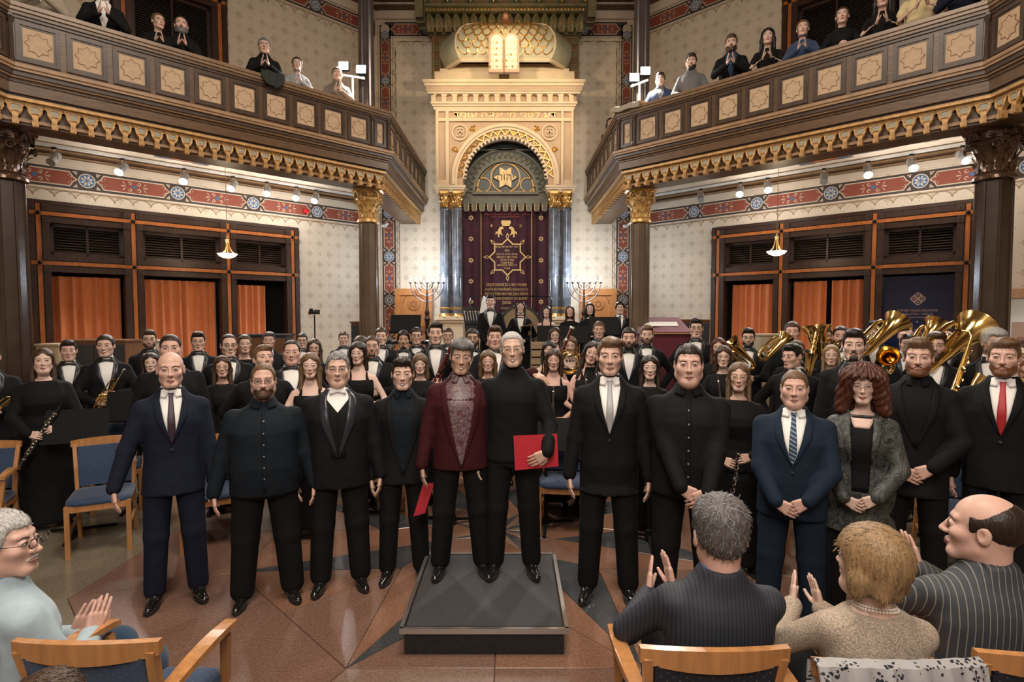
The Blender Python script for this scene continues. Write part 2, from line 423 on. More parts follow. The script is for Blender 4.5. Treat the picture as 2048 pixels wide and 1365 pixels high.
# ------------------------------------------------------------------ lower windows / doors behind the orchestra
louvre_n = [0]
knob_me = MB().ball((0, 0, 0), .032, 10).mesh('knob', [M_black], True)
def opening(name, fr, posts, zr, zt, zb=0.0, rec=.16, louv=True):
    """posts = positions of the upright centres, zr = height of the transom (None: none), zt = top"""
    root = thing(name, None, None, fr(0, 0), kind='structure'); pw = .26
    fm = MB(); mi = MB()
    rails = [zt-.13]+([zr] if zr else [])
    for a in posts:
        for s in (-1, 1): fm.box(a+s*.085, (zb+zt)/2, .02, .085, zt-zb, .16, 0, fr=fr)
        fm.box(a, (zb+zt)/2, .0, pw, zt-zb, .14, 0, fr=fr)
        mi.box(a, (zb+zt)/2, .082, .055, zt-zb, .03, 0, fr=fr)
        for z in rails:
            for s in (-1, 1):
                for q in (-1, 1): fm.box(a+s*.085, z+q*.085, .03, .088, .088, .17, 1, fr=fr); fm.box(a+s*.085, z+q*.085, .118, .022, .022, .008, 0, fr=fr)
    for z in rails:
        for i in range(len(posts)-1):
            a0, a1 = posts[i]+.1, posts[i+1]-.1
            for s in (-1, 1): fm.box((a0+a1)/2, z+s*.085, .02, a1-a0, .085, .14, 0, fr=fr)
            fm.box((a0+a1)/2, z, 0, a1-a0, .26, .12, 0, fr=fr)
        mi.box((posts[0]+posts[-1])/2, z, .088, posts[-1]-posts[0]+.2, .055, .03, 0, fr=fr)
    obj('frame', fm, [M_dark, M_brown2], root); obj('inlay_strip', mi, [M_orange], root, label='orange varnished inlay strips crossing the dark frame')
    for a in posts:
        for z in rails: inst('knob', knob_me, fmtx(fr.at(a, z, .115)), root)
    back = MB().box((posts[0]+posts[-1])/2, (zb+zt)/2, -.45, posts[-1]-posts[0]+.2, zt-zb, .02, 0, fr=fr)
    obj('back_panel', back, [M_black], root)
    # louvred transom lights
    z0, z1 = (zr+.13 if zr else zb), zt-.26
    for i in range(len(posts)-1):
        a0, a1 = posts[i]+.13, posts[i+1]-.13; fm = MB(); g = .05
        for (x0, x1, y0, y1) in ((a0, a0+g, z0, z1), (a1-g, a1, z0, z1), (a0, a1, z0, z0+g), (a0, a1, z1-g, z1), ((a0+a1)/2-.015, (a0+a1)/2+.015, z0, z1)):
            fm.box((x0+x1)/2, (y0+y1)/2, -.05, x1-x0, y1-y0, .07, 0, fr=fr)
        lf = obj('louvre_frame', fm, [M_dark], root)
        sl = MB(); n = max(6, int((z1-z0-2*g)/.038))
        for k in range(n):
            z = z0+g+(k+.5)*(z1-z0-2*g)/n
            for c0, c1 in ((a0+g, (a0+a1)/2-.015), ((a0+a1)/2+.015, a1-g)):
                vs = [fr(x, z+dz+t, c) for x in (c0, c1) for dz, c, t in ((-.011, -.03, 0), (.011, -.065, 0), (.011, -.065, .006), (-.011, -.03, .006))]
                sl.add(vs, [(0, 1, 5, 4), (1, 2, 6, 5), (2, 3, 7, 6), (3, 0, 4, 7), (0, 3, 2, 1), (4, 5, 6, 7)], 0)
        obj('louvre_slats', sl, [M_brown2], lf, kind='stuff')
    return root
def curtain(label, fr, a0, a1, z0, z1, c, folds, amp=.045, seed=0, group=None):
    rr = random.Random(seed); n = folds*8; mb = MB(); ph = [rr.uniform(-.5, .5) for _ in range(8)]
    rows = 10; vs = []
    for t in (0, 1):
        for j in range(rows+1):
            z = z1+(z0-z1)*j/rows; s = j/rows
            for i in range(n+1):
                a = a0+(a1-a0)*i/n
                w_ = math.sin(i/8*2*PI+ph[0]*s*2)*amp*(.55+.45*s)+math.sin(i/21*2*PI+ph[1]*6)*amp*.5*s+math.sin(i*2*PI/5.3)*amp*.18
                vs.append(fr(a+math.sin(i*.7+ph[2])*.006*s, z, c+w_-t*.006))
    m_ = (rows+1)*(n+1)
    for j in range(rows):
        for i in range(n):
            q = j*(n+1)+i; f = (q, q+n+1, q+n+2, q+1)
            mb.f.append(f); mb.m.append(0); mb.f.append(tuple(m_+k for k in f[::-1])); mb.m.append(0)
    mb.v = [tuple(v) for v in vs]
    o = obj('curtain', mb, [M_curt], smooth=True); tag(o, label, 'curtain', group)
    return o
wn = 0
POST = [1.96, 3.14, 4.58, 5.76]
for nm, sd in (('left', -1), ('right', 1)):
    fr = FR[nm]; wn += 1
    opening('window_%d' % wn, fr, POST, 2.80, 3.66)
    side_box = MB()
    for z in (3.70,): side_box.box(3.86, z, -.2, 4.1, .06, .5, 0, fr=fr)
    for a in (1.83, 5.91): side_box.box(a, 1.83, -.25, .06, 3.7, .5, 0, fr=fr)
    obj('trim_%d' % (4+wn), side_box, [M_dark], kind='structure')
    wn += 1
    opening('window_%d' % (wn), fr, [3.19, 4.62], None, 7.64, 5.2)
fl, frr = FR['left'], FR['right']
curtain('orange pleated curtain in the left window bay nearest the big dark column', fl, 4.74, 5.62, .05, 2.62, -.12, 6, seed=1)
curtain('left half of the orange curtain pair in the wide middle bay of the left window', fl, 3.86, 4.40, .05, 2.62, -.12, 4, seed=2)
curtain('right half of the orange curtain pair in the wide middle bay of the left window', fl, 3.30, 3.87, .05, 2.62, -.14, 4, seed=3)
curtain('orange curtain drawn half across the left window bay nearest the gold column', fl, 2.42, 2.99, .05, 2.58, -.12, 5, seed=4)
curtain('orange curtain in the right window bay nearest the gold column', frr, 2.17, 2.95, .05, 2.60, -.12, 6, seed=5)
curtain('left orange curtain in the middle bay of the right window', frr, 3.30, 3.84, .05, 2.62, -.12, 4, seed=6)
curtain('right orange curtain in the middle bay of the right window', frr, 3.92, 4.42, .05, 2.62, -.12, 4, seed=7)
# navy banner in the right bay
M_navy = mat('navy_print', (.010, .018, .055), .12, coat=.6)
M_copper = mat('copper_print', (.42, .26, .20), .5)
bn = thing('banner', 'tall navy blue poster panel with copper lozenge emblem and small lettering filling right bay', 'banner', frr(5.17, 1.3))
obj('board', MB().box(5.17, 1.33, -.03, .93, 2.62, .03, 0, fr=frr), [M_navy], bn)
pm = MB(); pf = frr.at(5.17, 0, -.014)
def rrect(w_, h_, r, n=5, cx=0, cy=0, rot=0):
    p = []
    for qx, qy, a in ((w_/2-r, h_/2-r, 0), (-w_/2+r, h_/2-r, PI/2), (-w_/2+r, -h_/2+r, PI), (w_/2-r, -h_/2+r, 1.5*PI)):
        p += [(qx+r*math.cos(a+PI/2*i/n), qy+r*math.sin(a+PI/2*i/n)) for i in range(n+1)]
    c_, s_ = math.cos(rot), math.sin(rot); return [(cx+x*c_-y*s_, cy+x*s_+y*c_) for x, y in p]
pm.prism(rrect(.16, .16, .03, rot=PI/4), 0, .001, pf.at(0, 2.28), 0)
for dx, dy in ((.055, 0), (-.055, 0), (0, .055), (0, -.055)):
    pm.prism(circ(.028, 14, dx, dy), .001, .002, pf.at(0, 2.28), 1); pm.prism(circ(.014, 10, dx, dy), .002, .003, pf.at(0, 2.28), 0)
text_into(pm, 'RÓMER MÚZEUMÁVNYEK', .048, pf.at(0, 2.095), 0, sx=.95); text_into(pm, 'KIÁLLÍTÁS / VÁROS', .046, pf.at(0, 2.04), 0)
for z in (1.99, 1.80, 1.52): pm.box(0, z, .001, .46, .005, .002, 0, fr=pf)
pm.prism(circ(.012, 10), 0, .002, pf.at(0, 1.92), 0)
for k, (z, L) in enumerate(((1.765, .32), (1.745, .24), (1.715, .40), (1.695, .42), (1.66, .21), (1.645, .24), (1.61, .12), (1.597, .1))):
    pm.box(-.23+L/2, z, .001, L, .008, .002, 0, fr=pf)
obj('print', pm, [M_copper, M_navy], bn)
# display case / framed picture at the right edge
fc = thing('display_frame', 'light wood framed white display board at the right edge behind dark column', 'picture', frr(6.7, 1.2))
m_ = MB(); f2 = frr.at(6.75, 0, .10)
for x, w_, z, h_ in ((-.62, .12, 1.32, 2.1), (.62, .12, 1.32, 2.1), (0, 1.3, 2.33, .13), (0, 1.3, .3, .12)): m_.box(x, z, 0, w_, h_, .08, 0, fr=f2)
obj('frame', m_, [mat('beech_light', (.50, .26, .12), .4, nz=10, amt=.15, grain=(4, 4, .6))], fc)
obj('board', MB().box(0, 1.3, -.02, 1.15, 2.0, .02, 0, fr=f2), [mat('white_board', (.78, .76, .74), .6)], fc)
pm = MB(); pm.box(-.25, 1.78, 0, .42, .30, .004, 0, fr=f2); pm.prism(star(5, .13, .06, 1.3, -.22, 1.80), .002, .004, f2, 1); pm.box(-.3, 1.70, .003, .2, .05, .004, 2, fr=f2)
obj('photo_print', pm, [mat('photo_paper', (.50, .33, .26), .5), mat('photo_dark', (.07, .04, .04), .5), mat('photo_mid', (.35, .18, .14), .5)], fc)
# ------------------------------------------------------------------ galleries
PX = [(1.78, 12.5), (1.78, 8.9), (4.9, 5.78), (4.9, -2)]
corb = MB(); cp = .155
hexa = [(.030, -.045), (.048, -.075), (.030, -.105), (-.030, -.105), (-.048, -.075), (-.030, -.045)][::-1]
def archpoly():
    h = cp/2; p = [(-h, 0), (h, 0), (h, -.045)]
    p += [(h-.012-.028*(1-math.cos(a)), -.045-.03*math.sin(a)) for a in (0.5, 1.0, 1.57)]
    p += [(.042, -.10), (.045, -.125), (.022, -.155), (.022, -.235), (-.022, -.235), (-.022, -.155), (-.045, -.125), (-.042, -.10)]
    p += [(-h+.012+.028*(1-math.cos(a)), -.045-.03*math.sin(a)) for a in (1.57, 1.0, .5)]+[(-h, -.045)]
    return p[::-1]
cf = F((0, 0, 0), (1, 0, 0), (0, 1, 0), (0, 0, 1))
corb.prism(archpoly(), -.05, 0, cf, 0)
corb.ring([(x*1.15, -.075+(y+.075)*1.25) for x, y in hexa], hexa, 0, .012, cf, 0)
corb.prism(hexa, -.0, .003, cf, 1)
corb.prism([(.030, -.19), (.026, -.24), (-.026, -.24), (-.030, -.19)][::-1], -.058, .010, cf, 0)
corb.prism([(.012, -.16), (.012, -.23), (-.012, -.23), (-.012, -.16)][::-1], 0, .016, cf, 0)
for s in (-1, 1): corb.tube([(s*.030, -.135, .0), (s*.05, -.10, .006), (s*.055, -.05, .0)], .011, 5, 0)
M_hexg = mat('hex_inset_grey', (.30, .27, .19), .5)
M_corb = mat('corbel_gold_paint', (.58, .33, .12), .42, .15, nz=18, amt=.3)
corb_me = corb.mesh('corbel', [M_corb, M_hexg], 30)
def panel_meshes(w_, h_):
    fr_ = MB(); q = [(-w_/2, -h_/2), (w_/2, -h_/2), (w_/2, h_/2), (-w_/2, h_/2)]
    g = .038; q2 = [(-w_/2+g, -h_/2+g), (w_/2-g, -h_/2+g), (w_/2-g, h_/2-g), (-w_/2+g, h_/2-g)]
    g2 = .055; q3 = [(-w_/2+g2, -h_/2+g2), (w_/2-g2, -h_/2+g2), (w_/2-g2, h_/2-g2), (-w_/2+g2, h_/2-g2)]
    fr_.ring(q, q2, 0, .018, cf, 0); fr_.ring(q2, q3, 0, .008, cf, 0)
    pn = MB().prism(q3, -.004, .002, cf, 0)
    sr = min(.135, w_*.33); sx = min(1, w_*2.7)
    so = [(x*sx, y) for x, y in star(8, sr, sr*.74)]; si = [(x*.945, y*.955) for x, y in so]; s2 = [(x*1.035, y*1.03) for x, y in so]
    st = MB().ring(so, si, .002, .009, cf, 0); st.prism(si, .002, .006, cf, 1)
    return fr_.mesh('panel_frame', [M_brown2]), pn.mesh('parapet_panel', [M_panel]), st.mesh('star_moulding', [M_line, M_panel])
PM_w = panel_meshes(.355, .40); PM_n = panel_meshes(.20, .40)
for nm, sd in (('left', -1), ('right', 1)):
    path = [(XC+sd*x, y) for x, y in PX]; fl_ = -sd
    gal = thing('gallery', '%s wooden gallery balcony with star panels and gold hanging arcade' % nm, 'balcony', (path[1][0], path[1][1], 4.0))
    def part(nm_, rects, mats): m = MB(); sweep(m, path, rects, fl_); return obj(nm_, m, mats, gal)
    part('handrail', [(-.06, .17, 5.12, 5.16, 0), (-.045, .15, 5.085, 5.12, 0), (-.03, .13, 5.05, 5.085, 1)], [mat('handrail_wood', (.22, .135, .075), .35, nz=9, amt=.2), M_brown])
    part('parapet', [(0, .10, 4.55, 5.05, 0), (-.015, 0, 5.02, 5.05, 1)], [M_brown, M_brown2])
    part('base_cornice', [(-.09, .1, 4.515, 4.55, 0), (-.075, .1, 4.485, 4.515, 0), (-.055, .1, 4.44, 4.485, 1), (-.03, .1, 4.42, 4.44, 0)], [M_tan, M_brown2])
    part('fascia', [(.0, .2, 4.39, 4.42, 0), (.015, .22, 4.28, 4.39, 0), (.05, .25, 4.26, 4.28, 1), (.05, .25, 4.225, 4.26, 2)], [M_brown, M_brown2, M_corb])
    part('beam', [(.17, .52, 4.07, 4.30, 0), (.15, .55, 4.035, 4.07, 1), (.18, .52, 4.01, 4.035, 0)], [M_brown, M_tan])
    # corbels and panels along each straight run
    for i in range(3):
        for d, kind in ((.10, 'c'), (0.0, 'p')):
            pts = offs(path, d*fl_); a, b = pts[i], pts[i+1]; L = (b-a).length; t = (b-a)/L
            n = Vector((t.y, -t.x, 0))*(-fl_); tt = Vector((t.x, t.y, 0))
            if tt.cross(Vector((0, 0, 1))).dot(n) < 0: tt = -tt; a, b = b, a
            f = F((*a, 0), tt, (0, 0, 1), n)
            nearY = lambda x: (a+(b-a)*x/L).y
            if kind == 'c':
                k = int(L/cp); pp = L/k
                for q in range(k):
                    x = (q+.5)*pp
                    if nearY(x) < 3.2: continue
                    inst('corbel', corb_me, fmtx(f.at(x, 4.235, -.0)), gal)
            else:
                cs = []
                if i == 1:
                    rev = (a-Vector(path[1])).length > .5
                    for x in [.16]+[.52+.4067*q for q in range(10)]:
                        cs.append(((L-x) if rev else x, PM_n if x < .2 else PM_w))
                else:
                    k = int(L/.43)
                    for q in range(k):
                        x = (q+.5)*L/k
                        if nearY(x) > 2.5: cs.append((x, PM_w))
                for x, pm_ in cs:
                    fp = obj('panel_frame', pm_[0], None, gal); fp.matrix_basis = fmtx(f.at(x, 4.80, 0))
                    pn_ = obj('parapet_panel', pm_[1], None, gal); pn_.matrix_basis = fmtx(f.at(x, 4.80, 0))
                    st = bpy.data.objects.new('star_moulding', pm_[2]); C.objects.link(st); st.parent = pn_
                if i == 1:
                    for x in (.02, .30, L-.02):
                        xx = (L-x) if rev else x
                        pl = MB(); g = f.at(xx, 0, .012); pl.box(0, 4.80, 0, .035, .5, .03, 0, fr=g); pl.lathe([(.02, 4.56), (.028, 4.60), (.02, 4.63), (.018, 4.95), (.03, 4.99), (.02, 5.02)], 8, F(g(0, 0, .012), (1, 0, 0), (0, 1, 0), (0, 0, 1)))
                        obj('pilaster', pl, [M_brown2], gal)
    # slab: soffit, floor
    sl = MB(); outer = [(XC+sd*2.81, 12.5), (XC+sd*2.81, 12.5), (XC+sd*(2.81+LD*Q), 12.5-LD*Q), (XC+sd*(2.81+LD*Q), -2)]
    inn = [tuple(p) for p in offs(path, .8*fl_)]
    for i in range(3):
        p4 = [inn[i], inn[i+1], outer[i+1], outer[i]]
        if i == 0: p4 = [inn[0], inn[1], (XC+sd*2.81, 12.5)]
        for z0, z1, m in ((4.50, 4.54, 0), (4.54, 4.62, 1)):
            k = len(p4); vs = [(*q, z) for z in (z0, z1) for q in p4]
            fs = [tuple(range(k)), tuple(range(k, 2*k))]+[(j, (j+1) % k, k+(j+1) % k, k+j) for j in range(k)]
            sl.add(vs, fs, m)
    sweep(sl, path, [(.10, .80, 4.29, 4.33, 1), (.78, .82, 4.29, 4.60, 1)], fl_)
    obj('floor_slab', sl, [M_ceil, M_brown2], gal)
    # painted rosette on the soffit of the diagonal bay
    fr = FR[nm]; orn = MB(); g = F(fr(4.0, 4.497, .80), fr.u, fr.n, (0, 0, -1)); g.v = g.v*.55; g.u = g.u*1.25
    for q in range(8):
        a = q*PI/4; lx = .85 if q % 4 == 0 else (.3 if q % 2 == 0 else .42); ca, sa = math.cos(a), math.sin(a)
        def pt(r, w_): return (ca*r-sa*w_, sa*r+ca*w_)
        P_ = [pt(.06, 0), pt(lx*.45, .10), pt(lx*.75, .12), pt(lx, 0), pt(lx*.75, -.12), pt(lx*.45, -.10)]
        orn.prism(P_, 0, .003, g, 0); orn.prism([(x*1.04, y*1.06) for x, y in P_], -.001, .0015, g, 3)
    orn.prism(circ(.2, 16), .003, .006, g, 1); orn.prism(star(8, .17, .08), .006, .008, g, 2)
    for s in (-1, 1):
        for q in range(5):
            c0 = (s*(1.0+.12*q), .06*(-1)**q); o_, i_ = circ(.09-.01*q, 12, *c0), circ(.07-.01*q, 12, *c0); orn.ring(o_, i_, 0, .002, g, 3)
    obj('soffit_rosette', orn, [M_slate, mat('rosette_red', (.30, .07, .03), .7), mat('rosette_orange', (.5, .18, .06), .7), M_btan], gal)
    # white boards behind the audience upstairs
    sb = thing('bench_screen', 'low white panelled screen along the %s upper gallery wall' % nm, 'screen', fr(2.5, 5.2, .2))
    for k in range(6):
        a = .55+k*.93
        obj('panel', MB().box(a, 5.62, .25, .91, 1.15, .04, 0, fr=fr).box(a, 5.62, .272, .80, 1.0, .01, 1, fr=fr), [M_lw, M_white], sb)
    obj('top_rail', MB().box(2.9, 6.21, .25, 5.6, .03, .07, 0, fr=fr), [M_lw], sb)
    # raked gallery floor for the standing audience is the flat slab; smoke detector on the soffit
sd_ = None
# ------------------------------------------------------------------ stone floor: one slab object per stone
def stone(name, c, c2, r=.18, sc=60):
    return mat(name, c, r, nz=sc, amt=.3, col2=c2, bump=.02, coat=.15)
S_beige = stone('stone_beige', (.21, .175, .13), (.14, .115, .08)); S_red = stone('stone_red_brown', (.20, .115, .085), (.135, .07, .05), .22)
S_red2 = stone('stone_terracotta', (.24, .125, .08), (.16, .08, .05), .14); S_grey = stone('stone_slate_grey', (.060, .064, .070), (.038, .040, .044), .12)
S_pink = stone('stone_rose', (.24, .155, .12), (.16, .10, .075), .24); M_joint = mat('joint', (.05, .035, .025), .8)
floor = obj('floor', MB().box(XC, 4.2, -.06, 18, 17.4, .1), [M_joint], kind='structure')
SX, SY = -.10, 5.25
def slab(poly, m, g=.005, lab=None):
    """one stone with its edges drawn in by g and a small bevel"""
    n = len(poly); P = [Vector(p) for p in poly]; area = sum(P[i].x*P[(i+1) % n].y-P[(i+1) % n].x*P[i].y for i in range(n))
    if area < 0: P = P[::-1]
    def inset(d):
        out = []
        for i in range(n):
            a, b, c = P[i-1], P[i], P[(i+1) % n]; t1, t2 = (b-a).normalized(), (c-b).normalized()
            n1, n2 = Vector((-t1.y, t1.x)), Vector((-t2.y, t2.x)); k = n1+n2
            k = k/max(k.length_squared/2, .15)*1.0
            out.append(b+k*d/1.0*.5*2*.5 if False else b+k*d/2*1.0)
        return out
    a, b = inset(g), inset(g+.006)
    vs = [(*p, -.012) for p in a]+[(*p, -.003) for p in a]+[(*p, 0) for p in b]
    mb = MB(); mb.add(vs, [(i, (i+1) % n, n+(i+1) % n, n+i) for i in range(n)]+[(n+i, n+(i+1) % n, 2*n+(i+1) % n, 2*n+i) for i in range(n)]+[tuple(range(2*n, 3*n))], 0)
    return obj('stone_slab', mb, [m], floor)
def pol(r, k, c=(SX, SY)): a = math.radians(k); return (c[0]+r*math.cos(a), c[1]+r*math.sin(a))
RO = 2.25; RI = 1.12; RC = .52
tips = [22.5+45*k for k in range(8)]
for k in range(8):
    t, m1, m0 = tips[k], tips[k]+22.5, tips[k]-22.5
    slab([pol(RO, t), pol(RO*math.cos(PI/8), m1), pol(RI, m1)], S_red if k % 2 else S_red2)
    slab([pol(RO, t), pol(RI, m0), pol(RO*math.cos(PI/8), m0)], S_red if k % 2 else S_red2)
    slab([pol(RO, t), pol(RI, m1), pol(RC, t)], S_grey); slab([pol(RO, t), pol(RC, t), pol(RI, m0)], S_red2)
    slab([pol(RI, m1), pol(RC, t+45), pol(.0001+RC*.42, m1), pol(RC, t)], S_red2 if k % 2 else S_red)
    slab([pol(RC, t), pol(RC*.42, m1), (SX, SY)], S_grey); slab([pol(RC, t), (SX, SY), pol(RC*.42, m0)], S_pink)
# ring of trapezoid slabs round the octagon, two each side, then an outer beige field of large slabs
R1 = 3.35
for k in range(8):
    t0, t1 = tips[k], tips[k]+45; m = tips[k]+22.5
    q0, q1 = pol(RO*math.cos(PI/8), m), pol(R1*math.cos(PI/8), m)
    slab([pol(RO, t0), pol(R1, t0), q1, q0], S_pink if k % 2 else S_red); slab([q0, q1, pol(R1, t1), pol(RO, t1)], S_red)
EXT = 9.2
for k in range(8):
    t0, t1 = tips[k], tips[k]+45
    for j in range(5):
        ra, rb = R1+j*1.3, R1+(j+1)*1.3
        n = 2+j
        for i in range(n):
            def lr(r, s): a, b = Vector(pol(r, t0)), Vector(pol(r, t1)); return tuple(a+(b-a)*s)
            slab([lr(ra, i/n), lr(rb, i/n), lr(rb, (i+1)/n), lr(ra, (i+1)/n)], S_beige if (k in (0, 3, 4, 7, 1, 2)) else (S_pink if (i+j+k) % 2 else S_red))
# ------------------------------------------------------------------ stage risers for the orchestra
M_stage = mat('stage_wood', (.24, .13, .06), .5, nz=6, amt=.3, grain=(1, 8, 1)); M_stedge = mat('stage_edge', (.10, .06, .04), .6)
RIS = [(9.62, 12.48, .60)]
def riser_z(y):
    return max([0]+[h for a, b, h in RIS if y >= a])
st = thing('stage_riser', 'raised wooden platform in front of the ark under the percussion row', 'stage', (XC, 9.62, 0))
for y0, y1, h in RIS:
    wx = 2.74; mb = MB(); mb.box(XC, (y0+y1)/2, h/2-.001, wx*2, y1-y0, h-.02, 1); mb.box(XC, (y0+y1)/2, h-.012, wx*2+.02, y1-y0, .024, 0)
    obj('platform', mb, [M_stage, M_stedge], st)
# ------------------------------------------------------------------ columns
M_colb = mat('column_brown_paint', (.050, .030, .020), .22, nz=5, amt=.2, coat=.4)
M_colg = mat('column_ochre', (.13, .085, .052), .35, nz=5, amt=.2, coat=.2)
M_bronze = mat('capital_bronze', (.13, .075, .045), .22, .55, nz=30, amt=.3, bump=.2)
def leaf(mb, fr, h, w_, m=0, curl=.6, n=5, ribs=True):
    """acanthus leaf rising along fr.v, bending outwards along fr.n"""
    vs = []
    for i in range(n+1):
        s = i/n; ww = w_*math.sin(PI*(.18+.74*s))**.8*(1-.15*(i % 2)); out = curl*h*s**2.6; z = h*(s-.14*max(0, s-.75)*4)
        vs += [fr(-ww/2, z, out), fr(-ww*.2, z+.0, out+w_*.13), fr(0, z, out+w_*.04), fr(ww*.2, z, out+w_*.13), fr(ww/2, z, out)]
    fs = [(i*5+j, i*5+j+1, i*5+j+6, i*5+j+5) for i in range(n) for j in range(4)]
    mb.add(vs, fs, m)
def capital(mb, o, r, h, m=0, nl=8, volute=True, sq=1.7, rot=0):
    """bell, two leaf tiers, volutes, abacus; r = neck radius"""
    o = Vector(o); f = F(o, (1, 0, 0), (0, 1, 0), (0, 0, 1))
    mb.lathe([(r*1.12, 0), (r*1.2, h*.04), (r*1.02, h*.09), (r*1.0, h*.3), (r*1.12, h*.55), (r*1.35, h*.78), (r*1.45, h*.84)], 16, f, m)
    for t, (z, hh, ww, cu) in enumerate(((h*.06, h*.36, r*.8, .42), (h*.28, h*.42, r*.75, .5))):
        for k in range(nl):
            a = rot+2*PI*(k+.5*t)/nl; ca, sa = math.cos(a), math.sin(a)
            leaf(mb, F(o+Vector((ca*r*1.05, sa*r*1.05, z)), (-sa, ca, 0), (0, 0, 1), (ca, sa, 0)), hh, ww, m, cu)
    if volute:
        for k in range(4):
            a = rot+PI/4+k*PI/2
            for s in (-1, 1):
                ca, sa = math.cos(a+s*.28), math.sin(a+s*.28); rr = r*1.72
                c = o+Vector((ca*rr, sa*rr, h*.80)); pts = []
                u = Vector((math.cos(a), math.sin(a), 0)); sd = Vector((-math.sin(a), math.cos(a), 0))*s
                for i in range(13):
                    th = i/12*2.6*PI; q = r*.34*(1-i/15); pts.append(c-sd*math.cos(th)*q+Vector((0, 0, math.sin(th)*q)))
                mb.tube(pts, [r*.10*(1-i/18) for i in range(13)], 5, m)
    # abacus: concave square with cut corners
    ab = []; s_ = r*sq
    for k in range(4):
        a = rot+PI/4+k*PI/2
        for d, q in ((-.10, 1.32), (.10, 1.32), (.45, 1.08), (.785, 1.0), (1.12, 1.08)): ab.append((math.cos(a+d)*s_*q, math.sin(a+d)*s_*q))
    mb.prism(ab, h*.86, h*.93, f, m); mb.prism([(x*1.06, y*1.06) for x, y in ab], h*.93, h, f, m)
ARCHC = mat('capital_arch_inset', (.16, .10, .05), .5)
def big_column(label, x, y, r, zc, ztop, M, Mc, n=8, tall=False):
    t = thing('column', label, 'column', (x, y, 0)); f = F((x, y, 0), (1, 0, 0), (0, 1, 0), (0, 0, 1))
    obj('base', MB().lathe([(r*1.8, 0), (r*1.8, .18), (r*1.55, .22), (r*1.55, .34), (r*1.35, .38), (r*1.42, .44), (r*1.1, .5)], n, f, a0=PI/8), [M], t)
    s = MB(); s.lathe([(r*1.04, .5), (r*1.0, .7), (r*.92, zc-.06)], n, f, a0=PI/8)
    for k in range(n):
        a = PI/8+k*2*PI/n; s.bar((x+math.cos(a)*r*1.03, y+math.sin(a)*r*1.03, .55), (x+math.cos(a)*r*.93, y+math.sin(a)*r*.93, zc-.08), .022, .022)
    obj('shaft', s, [M], t)
    c = MB(); c.lathe([(r*.95, zc-.08), (r*1.15, zc-.06), (r*1.15, zc-.03), (r*1.0, zc)], 16, f)
    h = ztop-zc
    capital(c, (x, y, zc), r*.86, h*.72, 0, 8, True, 1.25, PI/8)
    # octagonal arcaded block above the bell
    c.lathe([(r*1.15, zc+h*.68), (r*1.3, zc+h*.72), (r*1.42, zc+h*.86), (r*1.78, zc+h*.93), (r*1.78, ztop)], 8, f, 0, a0=PI/8)
    for k in range(8):
        a = k*PI/4; rr = r*1.28; g = F((x+math.cos(a)*rr, y+math.sin(a)*rr, zc+h*.72), (-math.sin(a), math.cos(a), 0), (0, 0, 1), (math.cos(a), math.sin(a), 0))
        arc = [(-r*.36, 0)]+[(r*.36*math.cos(q), h*.04+r*.36*math.sin(q)) for q in (PI, .8*PI, .62*PI, .5*PI, .38*PI, .2*PI, 0)]+[(r*.36, 0)]
        c.ring([(p*1.15, q*1.1) for p, q in arc][::-1], [(p*.85, q*.9) for p, q in arc][::-1], .0, .03, g, 0)
        c.prism([(p*.85, q*.9) for p, q in arc][::-1], .0, .012, g, 1)
        for q in range(5):
            b = PI*(q+.5)/5; c.tube([g(0, .01, .016), g(math.cos(b)*r*.26, h*.02+math.sin(b)*r*.28, .02)], r*.035, 4, 0)
    obj('capital', c, [Mc, ARCHC], t, 40)
    return t
M_gcap = mat('capital_gold_paint', (.72, .44, .15), .38, .35, nz=22, amt=.3, bump=.15)
big_column('slender brown octagonal column with gold capital left of the ark', XC-2.19, 9.2, .150, 3.57, 4.04, M_colg, M_gcap)
big_column('slender brown octagonal column with gold capital right of the ark', XC+2.20, 9.2, .150, 3.57, 4.04, M_colg, M_gcap)
big_column('big glossy dark brown column at the left edge with bronze leaf capital', XC-5.36, 6.2, .175, 3.55, 4.04, M_colb, M_bronze)
big_column('big glossy dark brown column at the right edge with bronze leaf capital', XC+5.36, 6.2, .175, 3.55, 4.04, M_colb, M_bronze)
M_fl = mat('fluted_column_slate', (.10, .085, .08), .25, .3, nz=5, amt=.2, coat=.3)
for s, nm in ((-1, 'left'), (1, 'right')):
    x, y = XC+s*2.20, 9.25; f = F((x, y, 0), (1, 0, 0), (0, 1, 0), (0, 0, 1)); t = thing('upper_column', 'dark fluted upper column rising behind the %s gallery rail' % nm, 'column', (x, y, 4.6))
    b = MB().lathe([(.17, 4.6), (.17, 4.75), (.13, 4.8), (.115, 9.0)], 32, f, flute=.09); obj('shaft', b, [M_fl], t)
    obj('base', MB().lathe([(.2, 4.6), (.2, 4.68), (.16, 4.74), (.13, 4.82)], 16, f), [M_fl], t)
# ------------------------------------------------------------------ the ark
M_ac = mat('ark_cream', (.74, .58, .38), .5, nz=5, amt=.08); M_at = mat('ark_tan', (.55, .38, .25), .55, nz=6, amt=.08)
M_am = mat('ark_marble', (.075, .085, .10), .18, nz=7, amt=.4, col2=(.17, .18, .20), coat=.4)
M_ag = mat('ark_grey_green', (.13, .13, .10), .6, nz=8, amt=.15); M_adk = mat('ark_dark_green', (.018, .026, .018), .3)  # muted grey green of the inner arch, tracery and lambrequin
M_dome = mat('dome_sage', (.50, .48, .33), .4, nz=7, amt=.12); M_tile = mat('tile_brown', (.26, .12, .06), .4, nz=9, amt=.25); M_tile2 = mat('tile_green_brown', (.22, .19, .09), .4, nz=9, amt=.25)
M_velvet = mat('burgundy_velvet', (.060, .004, .018), .75, nz=5, amt=.4, sheen=.15); M_gthr = mat('gold_thread', (.62, .42, .16), .5, .3)
YA = 11.8
